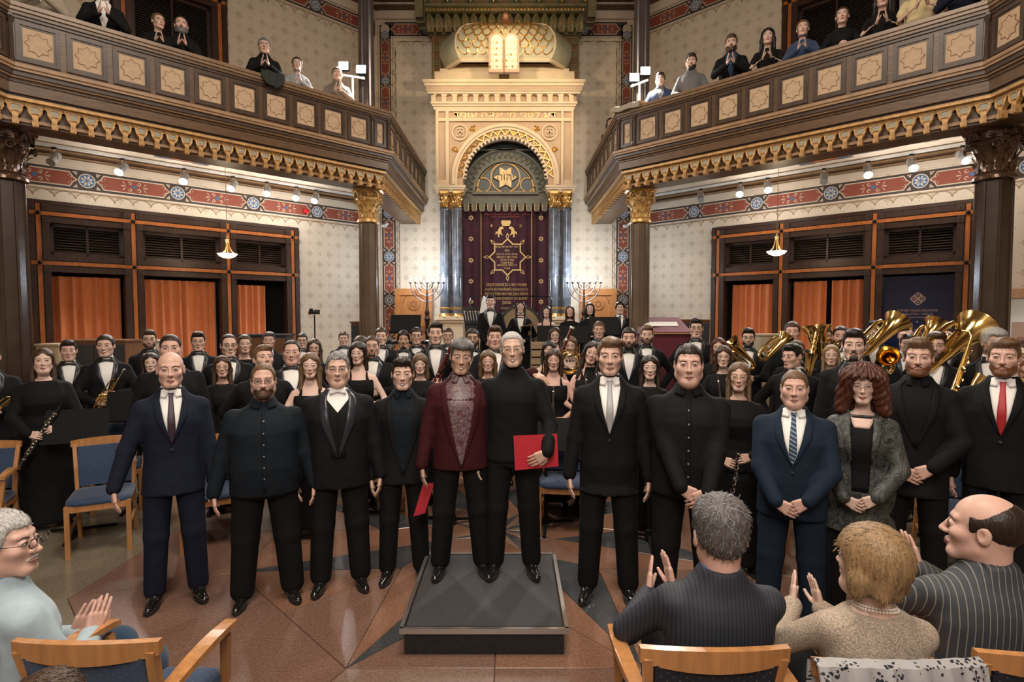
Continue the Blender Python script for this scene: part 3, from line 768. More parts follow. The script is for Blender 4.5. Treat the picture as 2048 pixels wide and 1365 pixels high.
def AP(px, py, Y=YA): p = U(px, py, Y); return p.x, p.z
ark = thing('torah_ark', 'monumental cream and gold ark with domed top, round arch and dark marble columns', 'ark', (XC, 12.3, .6))
ak = F((0, YA, 0), (1, 0, 0), (0, 0, 1), (0, -1, 0))
def rect(mb, x0, y0, x1, y1, c0=0.0, c1=-.3, m=0, Y=YA):
    """block whose front face (at depth Y-c0) covers the photo-measured rectangle"""
    a, b = AP(x0, y1, Y-c0), AP(x1, y0, Y-c0); mb.box((a[0]+b[0])/2, (a[1]+b[1])/2, (c0+c1)/2+(YA-Y), b[0]-a[0], b[1]-a[1], c0-c1, m, fr=ak); return mb
m = MB()   # backing wall with tiles behind the dome
a, b = AP(865, 158, 12.3), AP(1158, 30, 12.3)
m.box((a[0]+b[0])/2, (a[1]+b[1])/2, -.55, b[0]-a[0], b[1]-a[1]+.1, .2, 0, fr=ak); obj('back_panel', m, [M_tile2], ark)
ti = 0
for s, xs in ((0, (868, 880.5)), (1, (1131, 1143.5))):
    for cx in xs:
        for r in range(7):
            y0 = 62+r*13.5; p0, p1 = AP(cx+.7, y0+12.6, 12.2), AP(cx+11.6, y0, 12.2); t = MB()
            t.box((p0[0]+p1[0])/2, (p0[1]+p1[1])/2, -.44, p1[0]-p0[0], p1[1]-p0[1], .03, 0, fr=ak); obj('tile', t, [M_tile if (ti+r) % 2 else M_tile2], ark)
        ti += 1
m = MB()
for x in (867, 879.8, 892.5, 1130.4, 1143, 1156): rect(m, x-.6, 60, x+.6, 158, 0, -.05, 0, 12.22)
for y in range(8):
    for x0, x1 in ((867, 892), (1130, 1156)): rect(m, x0, 61+y*13.5, x1, 62+y*13.5, 0, -.05, 0, 12.22)
obj('gold_grid', m, [M_gold], ark, kind='stuff')
# leafy canopy cornice and bead row, painted beam above
cn = MB(); x0, z0 = AP(852, 62, 12.0); x1, z1 = AP(1168, 34, 12.0); L = x1-x0
for i in range(18):
    cx = x0+(i+.5)*L/18
    leaf(cn, F((cx, 12.02, z0-.02), (1, 0, 0), (0, 0, 1), (0, -1, 0)), (z1-z0)*1.05, L/18*1.05, 1, .8)
    for s in (-1, 1): cn.tube([Vector((cx+s*.02*L/3, 12.0, z0)), Vector((cx+s*.05, 11.97, z0+.05)), Vector((cx+s*.02, 11.9, z0+.16))], .008, 4, 0)
n = 44
for i in range(n): cn.ball((x0+(i+.5)*L/n, 11.80, z1+.05), .027, 6, 0)
cn.box((x0+x1)/2, z1+.05, YA-11.86, L, .07, .1, 1, fr=ak); cn.box((x0+x1)/2, z1+.115, YA-11.84, L+.1, .05, .2, 1, fr=ak)
cn.box((x0+x1)/2, (z0+z1)/2, YA-12.2, L*.98, z1-z0, .1, 1, fr=ak)
obj('leaf_cornice', cn, [M_gold, M_tile2], ark, 50)
bmx = MB(); bmx.box((x0+x1)/2, z1+.36, YA-11.98, L+.12, .44, .3, 0, fr=ak)
for i in range(8):
    cx = x0+(i)*(L)/7
    bmx.prism([(cx-.12, z1+.16), (cx+.12, z1+.16), (cx+.10, z1+.22), (cx+.04, z1+.26), (cx+.045, z1+.5), (cx-.045, z1+.5), (cx-.04, z1+.26), (cx-.10, z1+.22)], 0, .008, F((0, 11.83, 0), (1, 0, 0), (0, 0, 1), (0, -1, 0)), 1)
    bmx.ball((cx, 11.81, z1+.22), .032, 8, 2)
obj('painted_beam', bmx, [mat('beam_olive', (.20, .13, .06), .5), mat('beam_green', (.05, .09, .06), .5), M_gold], ark, 40)
m = MB()
for s in (-1, 1):
    for i in range(5): m.box(XC+s*(1.72+.0), z1+.02-.0, YA-12.0+.12*i, .16, .5, .05, i % 2, fr=ak)
obj('side_rafter', m, [M_tile2, M_bdark], ark, kind='stuff')
# base block and dome
m = MB(); rect(m, 869, 143, 1149, 159, .0, -.5); rect(m, 880, 137, 1138, 143, -.04, -.5); rect(m, 893, 128, 1125, 138, -.10, -.5); obj('dome_plinth', m, [M_ac], ark)
dc = XC+.0; zb = AP(1010, 137)[1]; zt = AP(1010, 41)[1]; H = zt-zb; Wd = (AP(1141, 90)[0]-AP(876, 90)[0])/2
dome = MB(); prof = [(.86, 0), (.93, .06), (.985, .2), (1.0, .36), (.98, .52), (.91, .68), (.78, .82), (.56, .93), (.30, 1.0), (.10, 1.03)]
# elongated octagon plan (front facet wide), half standing proud of the wall
plan = [(-.74, -.50), (.74, -.50), (1.0, -.22), (1.0, .25), (-1.0, .25), (-1.0, -.22)]
vs = []
for r, z in prof:
    k = r
    for x, y in plan: vs.append((dc+x*Wd*k, 12.15+y*1.5*k if y < 0 else 12.15+y, zb+.03+z*H*.93))
np_ = len(plan); dome.add(vs, [(i*np_+j, i*np_+(j+1) % np_, (i+1)*np_+(j+1) % np_, (i+1)*np_+j) for i in range(len(prof)-1) for j in range(np_)], 0)
obj('dome', dome, [M_dome], ark, 30)
rim = MB()
for x, y, x2, y2 in ((-.74, -.5, .74, -.5), (.74, -.5, 1, -.22), (-.74, -.5, -1, -.22)):
    rim.tube([(dc+x*Wd*.88, 12.15+y*1.5*.88, zb+.035), (dc+x2*Wd*.88, 12.15+y2*1.5*.88, zb+.035)], .045, 8, 0)
for s in (-1, 1):
    rim.tube([(dc+s*.735*Wd*r, 12.15-.5*1.5*r-.004, zb+.03+z*H*.93) for r, z in prof], .018, 6, 0)
obj('dome_rim', rim, [M_ac], ark, True)
fin = MB().ball((dc, 11.75, zt+.06), .075, 10).lathe([(.10, zt-.06), (.06, zt), (.08, zt+.02)], 10, F((dc, 11.75, 0), (1, 0, 0), (0, 1, 0), (0, 0, 1))); obj('dome_finial', fin, [mat('rose_gold', (.62, .33, .2), .4, .4)], ark, True)
def domept(x, t):
    """front facet: x in metres from centre, t = 0..1 up the profile"""
    k = t*(len(prof)-1); i = min(int(k), len(prof)-2); f = k-i; r = prof[i][0]*(1-f)+prof[i+1][0]*f; z = prof[i][1]*(1-f)+prof[i+1][1]*f
    return Vector((dc+x*r, 12.15-.75*r-.008, zb+.03+z*H*.93))
sc = MB(); pw = Wd*1.40/10
for row in range(8):
    t0 = .14+row*.095; off = .5*(row % 2)
    for i in range(-5, 5):
        cx = (i+.5+off)*pw
        if abs(cx) > Wd*.68: continue
        pts = [domept(cx-pw*.5*math.cos(a), t0+.105*(1-math.sin(a))) for a in [PI*q/8 for q in range(9)]]
        sc.tube(pts, .013, 4, 0, cap=False); sc.ball(pts[0], .022, 5, 0)
obj('scale_ribs', sc, [M_gold], ark, True)
# tablets
tb = MB(); xa, za = AP(978, 143, 11.32); xb, zb2 = AP(1038, 64, 11.32); w_ = (xb-xa)/2; tf = F((0, 11.34, 0), (1, 0, 0), (0, 0, 1), (0, -1, 0))
def arched(cx, w_, z0, z1, n=10): return [(cx-w_/2, z0), (cx+w_/2, z0)]+[(cx+w_/2*math.cos(PI*i/n), z1-w_/2+w_/2*math.sin(PI*i/n)) for i in range(n+1)]
for s in (-1, 1):
    cx = (xa+xb)/2+s*w_/2
    tb.prism(arched(cx, w_*1.04, za, zb2), -.10, .0, tf, 0)
    tb.prism(arched(cx, w_*.76, za+.05, zb2-.045), .0, .004, tf, 1)
M_tabt = mat('tablet_lettering', (.50, .30, .12), .5)
HB = [['אנכי ה׳', 'לא תרצח'][::-1], ['לא יהיה', 'לא תנאף'], ['לא תשא', 'לא תגנב'], ['זכור את', 'לא תענה'], ['כבד את', 'לא תחמד']]
HB = [('אנכי יה', 'לא תרצח'), ('לא יהיה', 'לא תנאף'), ('לא תשא', 'לא תגנב'), ('זכור את', 'לא תענה'), ('כבד את', 'לא תחמד')]
for r, (a_, b_) in enumerate(HB):
    for s, tx in ((1, a_), (-1, b_)):
        text_into(tb, tx[::-1], .085, F(((xa+xb)/2+s*w_/2, 11.34, zb2-.20-r*.115), (1, 0, 0), (0, 0, 1), (0, -1, 0)).at(0, 0, .005), 2, ext=.001, sx=.9)
obj('tablet', tb, [M_at, mat('tablet_pale', (.85, .74, .56), .5), M_tabt], ark)
# entablature
m = MB(); rect(m, 845, 158, 1171, 164, .30, -.4); rect(m, 848, 164, 1168, 171, .26, -.4); rect(m, 851, 171, 1165, 178, .22, -.4, 1); rect(m, 852, 178, 1164, 181, .20, -.4); rect(m, 855, 181, 1161, 187, .15, -.4)
rect(m, 863, 187, 1153, 203, .02, -.4, 1); rect(m, 861, 203, 1155, 207, .12, -.4); rect(m, 864, 207, 1152, 212, .08, -.4); rect(m, 867, 212, 1149, 219, .04, -.4)
obj('entablature', m, [M_ac, M_at], ark)
for i in range(14):
    cx = 867+i*21.2; a = MB(); rect(a, cx-4.5, 190, cx+4.5, 203, .11, 0, 0)
    p0 = AP(cx-10.6, 193, 11.72); p1 = AP(cx+10.6, 186, 11.72); rr = (p1[0]-p0[0])/2
    if i < 13:
        c_ = AP(cx+10.6, 195, 11.72); hw = rr*.6; po = [(c_[0]-rr*1.0, c_[1]+.10), (c_[0]-rr*1.0, c_[1]), (c_[0]-hw, c_[1])]+[(c_[0]-hw*math.cos(q), c_[1]+hw*math.sin(q)) for q in (.5, 1.05, 1.57, 2.09, 2.64)]+[(c_[0]+hw, c_[1]), (c_[0]+rr, c_[1]), (c_[0]+rr, c_[1]+.10)]
        a.prism(po, .02, .12, ak, 0)
    obj('arcade_bracket', a, [M_ac], ark)
# body with arch
cxa, cza = AP(1011, 358); Rr = (AP(1117, 358)[0]-AP(904, 358)[0])/2
bz0, bz1 = AP(1011, 371)[1], AP(1011, 219)[1]; bx0, bx1 = AP(872, 300)[0], AP(1147, 300)[0]
ri = Rr*.80; NA = 40
m = MB()
arc = [(cxa+ri*math.cos(PI*i/NA), cza+ri*math.sin(PI*i/NA)) for i in range(NA+1)]
outp = []
for i in range(NA+1):
    a = PI*i/NA; ca, sa = math.cos(a), math.sin(a); t = min((bx1-cxa)/abs(ca) if abs(ca) > 1e-6 else 9, (bz1-cza)/max(sa, 1e-6)); outp.append((cxa+ca*t, cza+sa*t))
for c in (0,):
    for i in range(NA):
        q = [arc[i], outp[i], outp[i+1], arc[i+1]]; m.prism(q, -.45, 0, ak, 0)
for s in (-1, 1):
    xo = bx1 if s > 0 else bx0; xi = cxa+s*ri; m.box((xo+xi)/2, (bz0+cza)/2, -.225, abs(xo-xi), cza-bz0, .45, 0, fr=ak)
obj('arch_wall', m, [M_at], ark)
# raised mouldings
m = MB()
rect(m, 872, 219, 1147, 222.5, .05, 0); rect(m, 872, 236, 1147, 242, .05, 0)
for x0_, x1_ in ((872, 877), (892, 897.5), (1122, 1127), (1142, 1147)): rect(m, x0_, 219.3, x1_, 370.6, .046, 0)
for x0_, x1_ in ((877, 892), (1127, 1142)): rect(m, x0_, 360, x1_, 371, .05, 0)
for r0, r1, c in ((1.0, .945, .09), (.945, .90, .055)):
    o_ = [(cxa+Rr*r0*math.cos(PI*i/NA), cza+Rr*r0*math.sin(PI*i/NA)) for i in range(NA+1)]; i_ = [(cxa+Rr*r1*math.cos(PI*i/NA), cza+Rr*r1*math.sin(PI*i/NA)) for i in range(NA+1)]
    for k in range(NA): m.prism([i_[k], o_[k], o_[k+1], i_[k+1]], 0, c, ak, 0)
    for s in (-1, 1): m.box(cxa+s*Rr*(r0+r1)/2, (bz0+cza)/2, c/2, Rr*(r0-r1), cza-bz0, c, 0, fr=ak)
obj('moulding', m, [M_ac], ark)
# zigzag gold ring
m = MB(); nz_ = 17
for i in range(nz_):
    a0, a1, a2 = [PI*(.01+.98*q/nz_) for q in (i, i+.5, i+1)]
    pi_ = lambda a, r: Vector(ak(cxa+Rr*r*math.cos(a), cza+Rr*r*math.sin(a), .04))
    m.tube([pi_(a0, .895), pi_(a1, .80), pi_(a2, .895)], .016, 5, 0)
    pq = lambda a, r: (cxa+Rr*r*math.cos(a), cza+Rr*r*math.sin(a))
    m.prism([pq(a1, .83), pq(a2-.02, .89), pq(a0+.02, .89)][::1], 0, .018, ak, 1)
    c_ = pq(a1, .872)
    for t in (-1, 0, 1): m.ball(ak(c_[0]+t*.022*math.sin(a1), c_[1]-t*.022*math.cos(a1), .028), .013, 5, 0)
obj('zigzag_ring', m, [M_gold, M_goldp], ark, 30)
ns = 30
for i in range(ns):
    a0, a1 = PI*i/ns, PI*(i+1)/ns; am = (a0+a1)/2; m = MB()
    pq = lambda a, r: (cxa+ri*r*math.cos(a), cza+ri*r*math.sin(a)); d = (a1-a0)
    po = [pq(a0, 1.0), pq(a1, 1.0), pq(a1, .915), pq(a1-d*.2, .915), pq(a1-d*.22, .95), pq(am+d*.15, .975), pq(am-d*.15, .975), pq(a0+d*.22, .95), pq(a0+d*.2, .915), pq(a0, .915)]
    m.prism(po, -.05, .03, ak, 0); obj('cusp', m, [M_ac], ark)
# roundels and leaf sprays in the spandrels
for s, px in ((-1, 920), (1, 1099)):
    c_ = AP(px, 266); m = MB(); f = ak.at(c_[0], c_[1], 0); m.ring(circ(.165, 28), circ(.14, 28), 0, .04, f, 0)
    for q in range(4): a = q*PI/2+PI/4; m.ring(circ(.055, 12, .045*math.cos(a), .045*math.sin(a)), circ(.04, 12, .045*math.cos(a), .045*math.sin(a)), 0, .03, f, 0)
    obj('roundel', m, [M_ac], ark)
    for dx, dy, r_ in ((s*-26, -8, 2.2 if s < 0 else .9), (s*10, 33, -1.9 if s < 0 else -1.2)):
        c_ = AP(px+dx, 266+dy); m = MB()
        for q in (-.6, 0, .6):
            a = r_+q; leaf(m, F(ak(c_[0]-.05*math.cos(r_), c_[1]-.05*math.sin(r_), .0), (-math.sin(a), 0, math.cos(a)), (math.cos(a), 0, math.sin(a)), (0, -1, 0)), .12, .06, 0, .3)
        obj('leaf_spray', m, [M_gold], ark)
ft = MB(); c_ = AP(1010, 229.5); text_into(ft, 'דע לפני מי אתה עומד'[::-1], .16, ak.at(c_[0], c_[1], .002), 0, sx=1.5); obj('frieze_lettering', ft, [mat('worn_gold', (.75, .50, .22), .4, .5)], ark)
# imposts, capitals, shafts, bases, pedestals
for s, xs, xi in ((-1, (889, 915), (868, 931)), (1, (1107, 1133.5), (1091, 1152))):
    m = MB(); rect(m, xi[0], 370, xi[1], 374, .10, -.45); rect(m, xi[0]+2, 374, xi[1]-2, 379, .07, -.45, 0); rect(m, xi[0]+4, 379, xi[1]-4, 384, .04, -.45); obj('impost', m, [M_ac], ark)
    col = []
    for x in xs: col.append((AP(x, 400, 11.83)[0], 11.83, .098))
    col.append(((col[0][0]+col[1][0])/2, 12.08, .075))
    zc0, zc1 = AP(900, 415)[1], AP(900, 384)[1]; zb0 = AP(900, 632)[1]
    for x, y, r in col:
        f = F((x, y, 0), (1, 0, 0), (0, 1, 0), (0, 0, 1)); c = MB(); capital(c, (x, y, zc0), r*.78, zc1-zc0, 0, 8, True, 1.30); cp_ = obj('capital', c, [M_gold], ark, 40)
        m = MB(); m.lathe([(r*1.0, zb0+.12), (r*.98, (zb0+zc0)/2), (r*.93, zc0-.02)], 20, f); zz = AP(900, 551)[1]
        m.lathe([(r*1.0, zz-.03), (r*1.1, zz-.02), (r*1.1, zz+.02), (r*1.0, zz+.03)], 20, f); m.lathe([(r, zc0-.06), (r*1.08, zc0-.04), (r, zc0-.01)], 20, f)
        obj('shaft', m, [M_am], ark, 30)
        m = MB(); m.lathe([(r*1.3, zb0-.06), (r*1.38, zb0-.02), (r*1.2, zb0+.03), (r*1.05, zb0+.05)], 20, f, 0); m.lathe([(r*1.05, zb0+.05), (r*1.1, zb0+.12), (r*1.0, zb0+.13)], 20, f, 1); m.lathe([(r, zb0+.13), (r*1.12, zb0+.15), (r*1.12, zb0+.165), (r, zb0+.18)], 20, f, 0)
        obj('base', m, [M_gold, M_am], ark, 30)
    m = MB(); rect(m, xi[0]+0, 633, xi[1]-0, 640, .10, -.45); rect(m, xi[0]+3, 640, xi[1]-3, 646, .06, -.45); rect(m, xi[0]+5, 646, xi[1]-5, 752, .02, -.45, 1); rect(m, xi[0]+0, 745, xi[1]-0, 756, .08, -.45); obj('pedestal', m, [M_ac, M_ac], ark)
# inner tympanum
YT = 12.15; tk = F((0, YT, 0), (1, 0, 0), (0, 0, 1), (0, -1, 0)); tc_ = AP(1011, 385, YT); r_ = (AP(1071, 385, YT)[0]-AP(951, 385, YT)[0])/2
m = MB(); x0_, z0_ = AP(925, 412, YT); x1_, z1_ = AP(1096, 300, YT)
m.box((x0_+x1_)/2, (tc_[1]+z0_)/2, -.06, x1_-x0_, tc_[1]-z0_, .1, 0, fr=tk)
for ra, rb, c in ((1.42, 1.36, .05), (1.36, 1.08, 0.02), (1.08, 1.0, .05)):
    o_ = circ(r_*ra, 33, *tc_, a0=0, a1=PI); i_ = circ(r_*rb, 33, *tc_, a0=0, a1=PI)
    for k in range(32): m.prism([i_[k], o_[k], o_[k+1], i_[k+1]], -.05, c, tk, 0)
m.box(tc_[0], tc_[1]-.02, .02, r_*2.2, .05, .06, 0, fr=tk); m.box(tc_[0], z0_+.12, .04, x1_-x0_, .04, .06, 0, fr=tk); m.box((x0_+x1_)/2, AP(1011, 301, YT)[1], .02, x1_-x0_, .03, .06, 0, fr=tk)
for i in range(19):
    a0, a1, a2 = [PI*q/19 for q in (i, i+.5, i+1)]; pt = lambda a, r: tk(tc_[0]+r_*r*math.cos(a), tc_[1]+r_*r*math.sin(a), .03)
    m.tube([pt(a0, 1.34), pt(a1, 1.11), pt(a2, 1.34)], .012, 4, 0); m.tube([pt(a0+.03, 1.33), pt(a2-.03, 1.33)], .008, 4, 0)
obj('inner_arch', m, [M_ag], ark)
m = MB(); m.box((x0_+x1_)/2, (tc_[1]+AP(0, 270, YT)[1])/2, -.18, x1_-x0_+.2, AP(0, 270, YT)[1]-tc_[1], .04, 0, fr=tk); obj('dark_backing', m, [M_adk], ark)
m = MB(); hp = circ(r_*.97, 33, *tc_, a0=0, a1=PI); m.prism(hp, -.12, -.04, tk, 0); 
gl = obj('lunette_glass', m, [M_adk], ark)
m = MB(); ih = [(tc_[0]+(x-tc_[0])*.955, tc_[1]+.02+(z-tc_[1])*.955) for x, z in hp]; m.ring(hp, ih, -.04, 0, tk, 0)
cb = (tc_[0], tc_[1]+r_*.49); m.ring(circ(r_*.50, 32, *cb), circ(r_*.465, 32, *cb), -.04, .0, tk, 0); m.ring(circ(r_*.465, 32, *cb), circ(r_*.42, 32, *cb), -.04, -.02, tk, 1)
for s in (-1, 1): cs_ = (tc_[0]+s*r_*.73, tc_[1]+r_*.25); m.ring(circ(r_*.245, 24, *cs_), circ(r_*.215, 24, *cs_), -.04, 0, tk, 0)
obj('lunette_tracery', m, [M_goldp, M_ag], gl)
m = MB(); sp = star(6, r_*.40, r_*.23, PI/2, *cb); sp_rot = star(6, r_*.40, r_*.23, 0, *cb)
m.prism([(cb[0]+(x-cb[0])*1.06, cb[1]+(z-cb[1])*1.06) for x, z in sp_rot], -.04, .0, tk, 1); m.prism(sp_rot, 0, .01, tk, 0)
text_into(m, 'יהוה'[::-1], r_*.34, tk.at(cb[0], cb[1], .011), 1); obj('star_plaque', m, [mat('plaque_gold', (.60, .42, .18), .4, .3, nz=12, amt=.3), M_bdark], gl)
# lambrequin with hanging tongues
m = MB(); ly0, ly1 = AP(1011, 424, 12.05)[1], AP(1011, 401, 12.05)[1]; lx0, lx1 = AP(925, 400, 12.05)[0], AP(1097, 400, 12.05)[0]; n = 11; p = (lx1-lx0)/n; lk = F((0, 12.05, 0), (1, 0, 0), (0, 0, 1), (0, -1, 0))
m.box((lx0+lx1)/2, ly1-.02, -.02, lx1-lx0, .10, .03, 0, fr=lk)
for i in range(n):
    cx = lx0+(i+.5)*p
    def tong(k, dz=0): return [(cx-p*.5, ly1-.02)]+[(cx-p*.26*k, ly1-.05), (cx-p*.26*k, ly0+.06)]+[(cx+p*.26*k*math.cos(a), ly0+.05-dz-p*.26*math.sin(a)) for a in (PI, .75*PI, .5*PI, .25*PI, 0)]+[(cx+p*.26*k, ly1-.05), (cx+p*.5, ly1-.02)]
    m.prism(tong(1.25), -.03, -.012, lk, 1); m.prism(tong(1.0), -.012, -.004, lk, 0)
obj('lambrequin', m, [M_ag, M_gthr], ark)
# curtain: velvet, embroidery
YC_ = 12.3; ck = F((0, YC_, 0), (1, 0, 0), (0, 0, 1), (0, -1, 0)); c0, c1 = AP(924, 655, YC_), AP(1097, 404, YC_)
m = MB(); n = 60
for i in range(n):
    xa_, xb_ = c0[0]+(c1[0]-c0[0])*i/n, c0[0]+(c1[0]-c0[0])*(i+1)/n; ya, yb = [.012*math.sin(q*.9)+.008*math.sin(q*.31) for q in (i, i+1)]
    m.add([ck(xa_, c0[1], ya), ck(xb_, c0[1], yb), ck(xb_, c1[1], yb), ck(xa_, c1[1], ya)], [(0, 1, 2, 3)], 0)
    m.add([ck(xa_, c0[1], ya-.02), ck(xb_, c0[1], yb-.02), ck(xb_, c1[1], yb-.02), ck(xa_, c1[1], ya-.02)], [(3, 2, 1, 0)], 0)
cu = obj('ark_curtain', m, [M_velvet], ark, True)
m = MB(); E = .022; ek = ck.at(0, 0, E)
def ep(px, py): return AP(px, py, YC_-E)
for x in (962.5, 1063): a = ep(x, 620); b = ep(x, 410); m.box(a[0], (a[1]+b[1])/2, 0, .012, b[1]-a[1], .004, 0, fr=ek)
for y in (436, 478, 521, 563, 604):
    for x in (942, 1082):
        c_ = ep(x, y)
        for q in (0, PI/3):
            o_ = circ(.062, 3, *c_, a0=PI/2+q, a1=PI/2+q+2*PI*2/3+1e-9); o_ = [(c_[0]+.062*math.cos(PI/2+q+k*2*PI/3), c_[1]+.062*math.sin(PI/2+q+k*2*PI/3)) for k in range(3)]
            i_ = [(c_[0]+(a-c_[0])*.6, c_[1]+(b-c_[1])*.6) for a, b in o_]; m.ring(o_, i_, 0, .004+.002*(q > 0), ek, 0)
cs_ = ep(1015, 514.5); so = star(8, .45, .345, PI/2, *cs_); 
R8 = AP(1053, 514, YC_)[0]-cs_[0]
so = star(8, R8, R8*.765, PI/2, *cs_); si = star(8, R8*.90, R8*.69, PI/2, *cs_)
m.ring(so, si, 0, .004, ek, 0)
for k in range(8):
    a = PI/2+k*PI/4; c_ = (cs_[0]+R8*1.07*math.cos(a), cs_[1]+R8*1.07*math.sin(a)); t_ = Vector((math.cos(a), math.sin(a))); v_ = Vector((-t_.y, t_.x))
    po = [Vector(c_)+t_*x+v_*y for x, y in ((-.06, 0), (-.01, .035), (.04, .025), (.085, 0), (.04, -.025), (-.01, -.035))]; pi2 = [Vector(c_)+(q-Vector(c_))*.55 for q in po]
    m.ring([tuple(q) for q in po], [tuple(q) for q in pi2], 0, .005, ek, 0)
HL = ['יזכור אלוהים את נשמת', '2006', 'מוריה ואליהו בר חיים', 'במו״ל ביתר נאמנותם', 'שמואל ונורמה', 'בשנת תשס״ו', 'ע״י אולגה ומשפחתה', 'תשס״ו']
for tx, y in zip(HL, (494, 501.5, 509, 514.5, 520.5, 526, 531, 537)):
    c_ = ep(1014, y); text_into(m, tx if tx.isdigit() else tx[::-1], .062, ek.at(c_[0], c_[1]), 0, ext=.001, sx=.85)
for tx, y, sz, sx in (('NEMZEDÉKRŐL NEMZEDÉKRE, MERT Ő TESZ IGAZSÁGOT MINDENKOR', 429, .050, .62), ('HŰSÉGES SZOLGÁINAK MINDÖRÖKKÉ HIRDETVE', 434, .046, .66), ('ŐRIZZE ÖRÖKKÉ EZ A HELY 1944-BEN', 570, .078, .66), ('A GYŐR ÉS KÖRNYÉKÉRŐL ELHURCOLT ÉS', 579.5, .078, .62), ('MEGÖLT TÖBB MINT 7000 ZSIDÓ MÁRTÍR', 588.5, .078, .64), ('TESTVÉRÜNK EMLÉKÉT ÉS LÉLEKÉT', 597.5, .078, .76), ('2006', 606, .105, 1), ('HITKÖZSÉG', 617, .05, .9)):
    c_ = ep(1013, y); text_into(m, tx, sz, ek.at(c_[0], c_[1]), 1 if y < 450 else 0, ext=.001, sx=sx)
for tx, x in (('ת', 983.5), ('כ', 1041)): c_ = ep(x, 452); text_into(m, tx, .09, ek.at(c_[0], c_[1]), 0)
# crown and two lions
def sil(pts, cx, cy, s=1, mir=1): m.prism([(ep(cx, cy)[0]+mir*x*s, ep(cx, cy)[1]+y*s) for x, y in pts][::mir], 0, .006, ek, 0)
sil([(-.075, -.05), (.075, -.05), (.085, -.02), (.11, .02), (.10, .06), (.05, .075), (.02, .06), (0, .075), (-.02, .06), (-.05, .075), (-.10, .06), (-.11, .02), (-.085, -.02)], 1012, 447.5, 1.0)
lion = [(.09, .06), (.06, .085), (.03, .075), (.0, .06), (-.02, .02), (-.03, -.02), (-.07, -.03), (-.085, -.07), (-.07, -.10), (-.06, -.07), (-.045, -.06), (-.03, -.09), (-.03, -.135), (-.005, -.15), (.015, -.14), (0, -.13), (.0, -.10), (.02, -.075), (.045, -.10), (.075, -.105), (.07, -.09), (.05, -.07), (.045, -.04), (.04, 0), (.05, .02), (.085, .03), (.10, .045)][::-1]
sil(lion, 998.5, 461, 1.0, 1); sil(lion, 1026.5, 461, 1.0, -1)
obj('embroidery', m, [M_gthr, mat('red_thread', (.40, .10, .05), .6)], cu)
# ------------------------------------------------------------------ carved wooden stalls either side of the ark
M_cherry = mat('cherry_wood', (.50, .20, .06), .35, nz=7, amt=.2, grain=(4, 1, .8), coat=.2)
M_cher2 = mat('cherry_wood_dark', (.26, .09, .03), .4, nz=7, amt=.2)
for s, x0_, x1_, sx_, lab in ((-1, 792, 864, 828, 'left'), (1, 1160, 1233, 1196, 'right')):
    t = thing('wooden_stall', 'orange cherry wood door panel with carved star roundel behind the %s menorah' % lab, 'panel', (U(828 if s < 0 else 1196, 620, 12.2).x, 12.2, .6))
    m = MB(); a, b = AP(x0_, 770, 12.2), AP(x1_, 578, 12.2); a = (a[0], .605); sk = F((0, 12.2, 0), (1, 0, 0), (0, 0, 1), (0, -1, 0)); cx = (a[0]+b[0])/2; ww = b[0]-a[0]
    m.box(cx, (a[1]+b[1])/2, -.14, ww, b[1]-a[1], .28, 0, fr=sk); obj('body', m, [M_cherry], t)
    m = MB()
    for q in (-1, 1): m.box(cx+q*(ww/2-.06), (a[1]+b[1])/2, .02, .12, b[1]-a[1], .04, 0, fr=sk)
    m.box(cx, b[1]-.07, .025, ww, .14, .05, 0, fr=sk); m.box(cx, b[1]-.86, .02, ww, .12, .04, 1, fr=sk); obj('frame', m, [M_cherry, M_cher2], t)
    sx2, sz2 = AP(sx_, 609, 12.2); m = MB(); o_ = circ(.24, 20, sx2, sz2, 0, PI); i_ = circ(.225, 20, sx2, sz2, 0, PI)
    for k in range(19): m.prism([i_[k], o_[k], o_[k+1], i_[k+1]], 0, .012, sk, 1)
    m.prism(circ(.125, 24, sx2, sz2), 0, .03, sk, 0); m.ring(circ(.13, 24, sx2, sz2), circ(.118, 24, sx2, sz2), 0, .02, sk, 1)
    for q in (0, PI/3):
        o_ = [(sx2+.10*math.cos(PI/2+q+k*2*PI/3), sz2+.10*math.sin(PI/2+q+k*2*PI/3)) for k in range(3)]; i_ = [(sx2+(p_[0]-sx2)*.80, sz2+(p_[1]-sz2)*.80) for p_ in o_]; m.ring(o_, i_, .03, .036, sk, 1)
    obj('star_roundel', m, [M_cherry, M_cher2], t)
